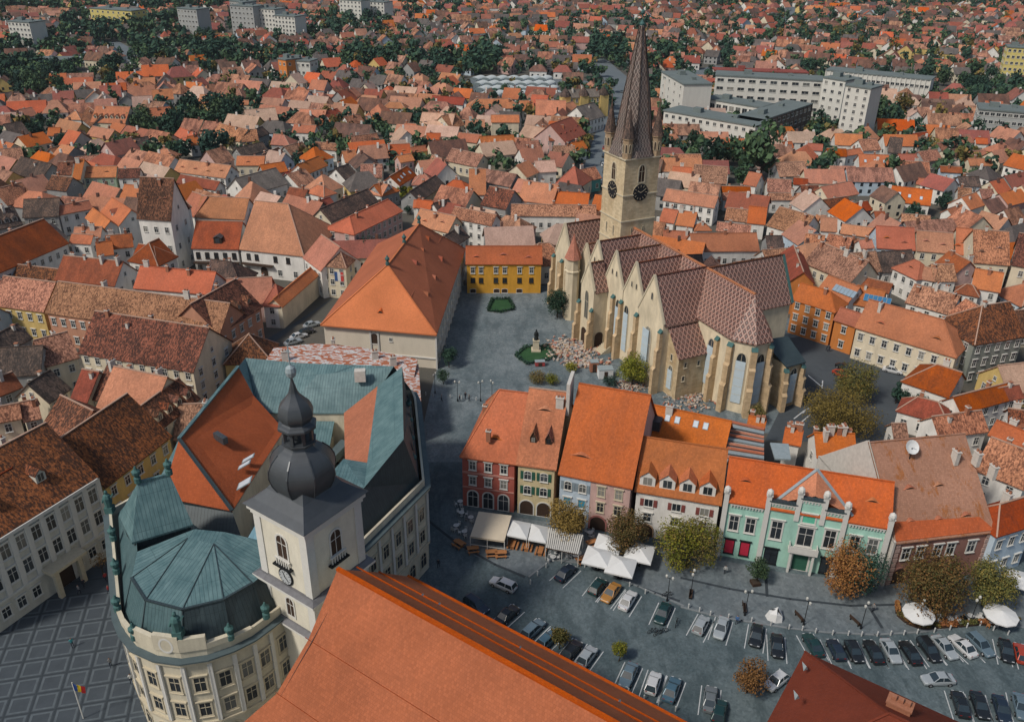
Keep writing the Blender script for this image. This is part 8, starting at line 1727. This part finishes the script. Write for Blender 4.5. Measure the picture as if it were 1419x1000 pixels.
for i, (cc_, nm) in enumerate((((.03, .07, .25), 'blue_stripe'), ((.6, .42, .03), 'yellow_stripe'), ((.42, .03, .03), 'red_stripe'))): m = MB(); m.shape([(.05+i*.45, 0, 6.4-i*.25), (.5+i*.45, .12*(i-1), 6.15-i*.25), (.45+i*.4, .1, 4.9-i*.2), (.05+i*.4, -.05, 5.1-i*.2)], [(0, 1, 2, 3)]); m.obj(nm, flat('flag_'+nm, cc_, .8), t, org=(0, 0, 0))
cs_ = bpy.data.objects['choir_street']
for pts in (((1120, 520), (1138, 535)), ((1128, 560), (1112, 572)), ((1140, 527), (1139, 538)), ((1100, 580), (1118, 566)), ((1104, 590), (1122, 575))):
    m = MB(); m.bar(P(*pts[0], .04), P(*pts[1], .04), .25, .012); m.obj('road_marking', PAINT, cs_)
# ---------------------------------------------------------------- people
def person_obj(top_c, leg_c, idx):
    t = NT('clothes_%d' % idx); tc = t.n('TexCoord'); sp = t.n('SeparateXYZ'); t.l(tc.outputs['Object'], sp.inputs[0])
    col = t.ramp(t.math('DIVIDE', sp.outputs[2], 1.8), [(0, (.02, .02, .02)), (.06, leg_c), (.5, top_c), (.825, (.42, .26, .19)), (.925, (.04, .025, .018))], 'CONSTANT'); t.done(col, .85)
    stride = .3; V = [(0, 0, .92), (0, 0, 1.12), (0, 0, 1.36), (0, 0, 1.48), (0, .01, 1.6), (0, .01, 1.72), (-.1, 0, .86), (-.11, -stride*.5, .48), (-.11, -stride*.2, .07), (-.11, -stride*.2-.16, .04), (.1, 0, .86), (.11, stride*.25, .48), (.11, stride, .08), (.11, stride-.15, .04), (-.2, 0, 1.38), (-.26, .06, 1.12), (-.24, -.06, .88), (.2, 0, 1.38), (.26, -.06, 1.12), (.24, -.16, .9)]
    E_ = [(0, 1), (1, 2), (2, 3), (3, 4), (4, 5), (0, 6), (6, 7), (7, 8), (8, 9), (0, 10), (10, 11), (11, 12), (12, 13), (2, 14), (14, 15), (15, 16), (2, 17), (17, 18), (18, 19)]
    Rr = [.15, .14, .16, .065, .1, .08, .095, .07, .05, .04, .095, .07, .05, .04, .07, .05, .04, .07, .05, .04]
    bmh = bmesh.new(); lay = bmh.verts.layers.skin.verify(); vs = [bmh.verts.new(v) for v in V]; [bmh.edges.new((vs[a], vs[b])) for a, b in E_]
    for v, r in zip(vs, Rr): v[lay].radius = (r, r)
    vs[0][lay].use_root = True
    me = bpy.data.meshes.new('person'); bmh.to_mesh(me); bmh.free(); me.materials.append(t.m)
    o = bpy.data.objects.new('person', me); COL.objects.link(o); o.modifiers.new('skin', 'SKIN'); o.modifiers.new('sub', 'SUBSURF').levels = 1; o.modifiers['sub'].render_levels = 1
    return o
PCOL = [('white shirt', (.55, .55, .52)), ('dark jacket', (.03, .03, .04)), ('blue top', (.06, .14, .3)), ('red top', (.4, .05, .05)), ('grey coat', (.2, .2, .2)), ('teal coat', (.05, .25, .27))]
protos = [person_obj(c, (.03, .035, .05), i) for i, (_, c) in enumerate(PCOL)]; used = [False]*6
PEOPLE = [('I', 180, 388, 0, 'walking past the mint house'), ('I', 228, 596, 2, 'beside the silver cars'), ('.', 645, 553, 1, 'entering the church square'), ('.', 650, 556, 4, 'entering the church square'), ('.', 637, 557, 1, 'at the church square bollards'), ('.', 612, 556, 4, 'by the leaning tree'), ('G', 440, 418, 3, 'crossing the great square'), ('G', 452, 470, 3, 'crossing the great square below the palace'), ('G', 302, 690, 5, 'in the middle of the great square'), ('G', 460, 772, 4, 'alone near the rounded corner'), ('G', 545, 838, 0, 'at the city hall corner'), ('G', 350, 445, 1, 'by the young bare tree'), ('G', 330, 470, 4, 'by the palace wall'), ('n', 520, 985, 1, 'in the street behind the choir'), ('n', 500, 980, 1, 'in the street behind the choir'), ('H', 405, 362, 1, 'walking on the cobbles by the city hall'), ('I', 790, 545, 4, 'on the promenade by the last lamp'), ('I', 1015, 600, 3, 'sitting side of the hedge terrace')]
rp = random.Random(2)
for t_, x, y, k_, wh in PEOPLE:
    p = TP(t_, x, y); o = protos[k_] if not used[k_] else protos[k_].copy()
    if used[k_]: COL.objects.link(o)
    used[k_] = True; o.location = (p.x, p.y, .065); o.rotation_euler = (0, 0, rp.uniform(0, 6.28)); tag(o, f'person in a {PCOL[k_][0]} {wh}', 'person', 'people on the squares')
for i, u_ in enumerate(used):
    if not u_: bpy.data.objects.remove(protos[i])
# ---------------------------------------------------------------- the air
m = MB(); m.box((0, 3300, -1.2), 12400, 7600, 97.5); hz_ = m.obj('haze', [], None, org=(0, 0, 0), uv=False)
hm = bpy.data.materials.new('haze'); hm.use_nodes = True; hm.node_tree.nodes.clear(); ho = hm.node_tree.nodes.new('ShaderNodeOutputMaterial'); hv = hm.node_tree.nodes.new('ShaderNodeVolumePrincipled')
hv.inputs['Color'].default_value = (.80, .88, .95, 1); hv.inputs['Density'].default_value = HAZE; hv.inputs['Anisotropy'].default_value = .2; hm.node_tree.links.new(hv.outputs[0], ho.inputs['Volume'])
hz_.data.materials.append(hm); tag(hz_, 'thin bluish haze over the whole town', 'haze', kind='stuff')
# ---------------------------------------------------------------- tidy helper properties
for o in bpy.data.objects:
    if '_o' in o: del o['_o']
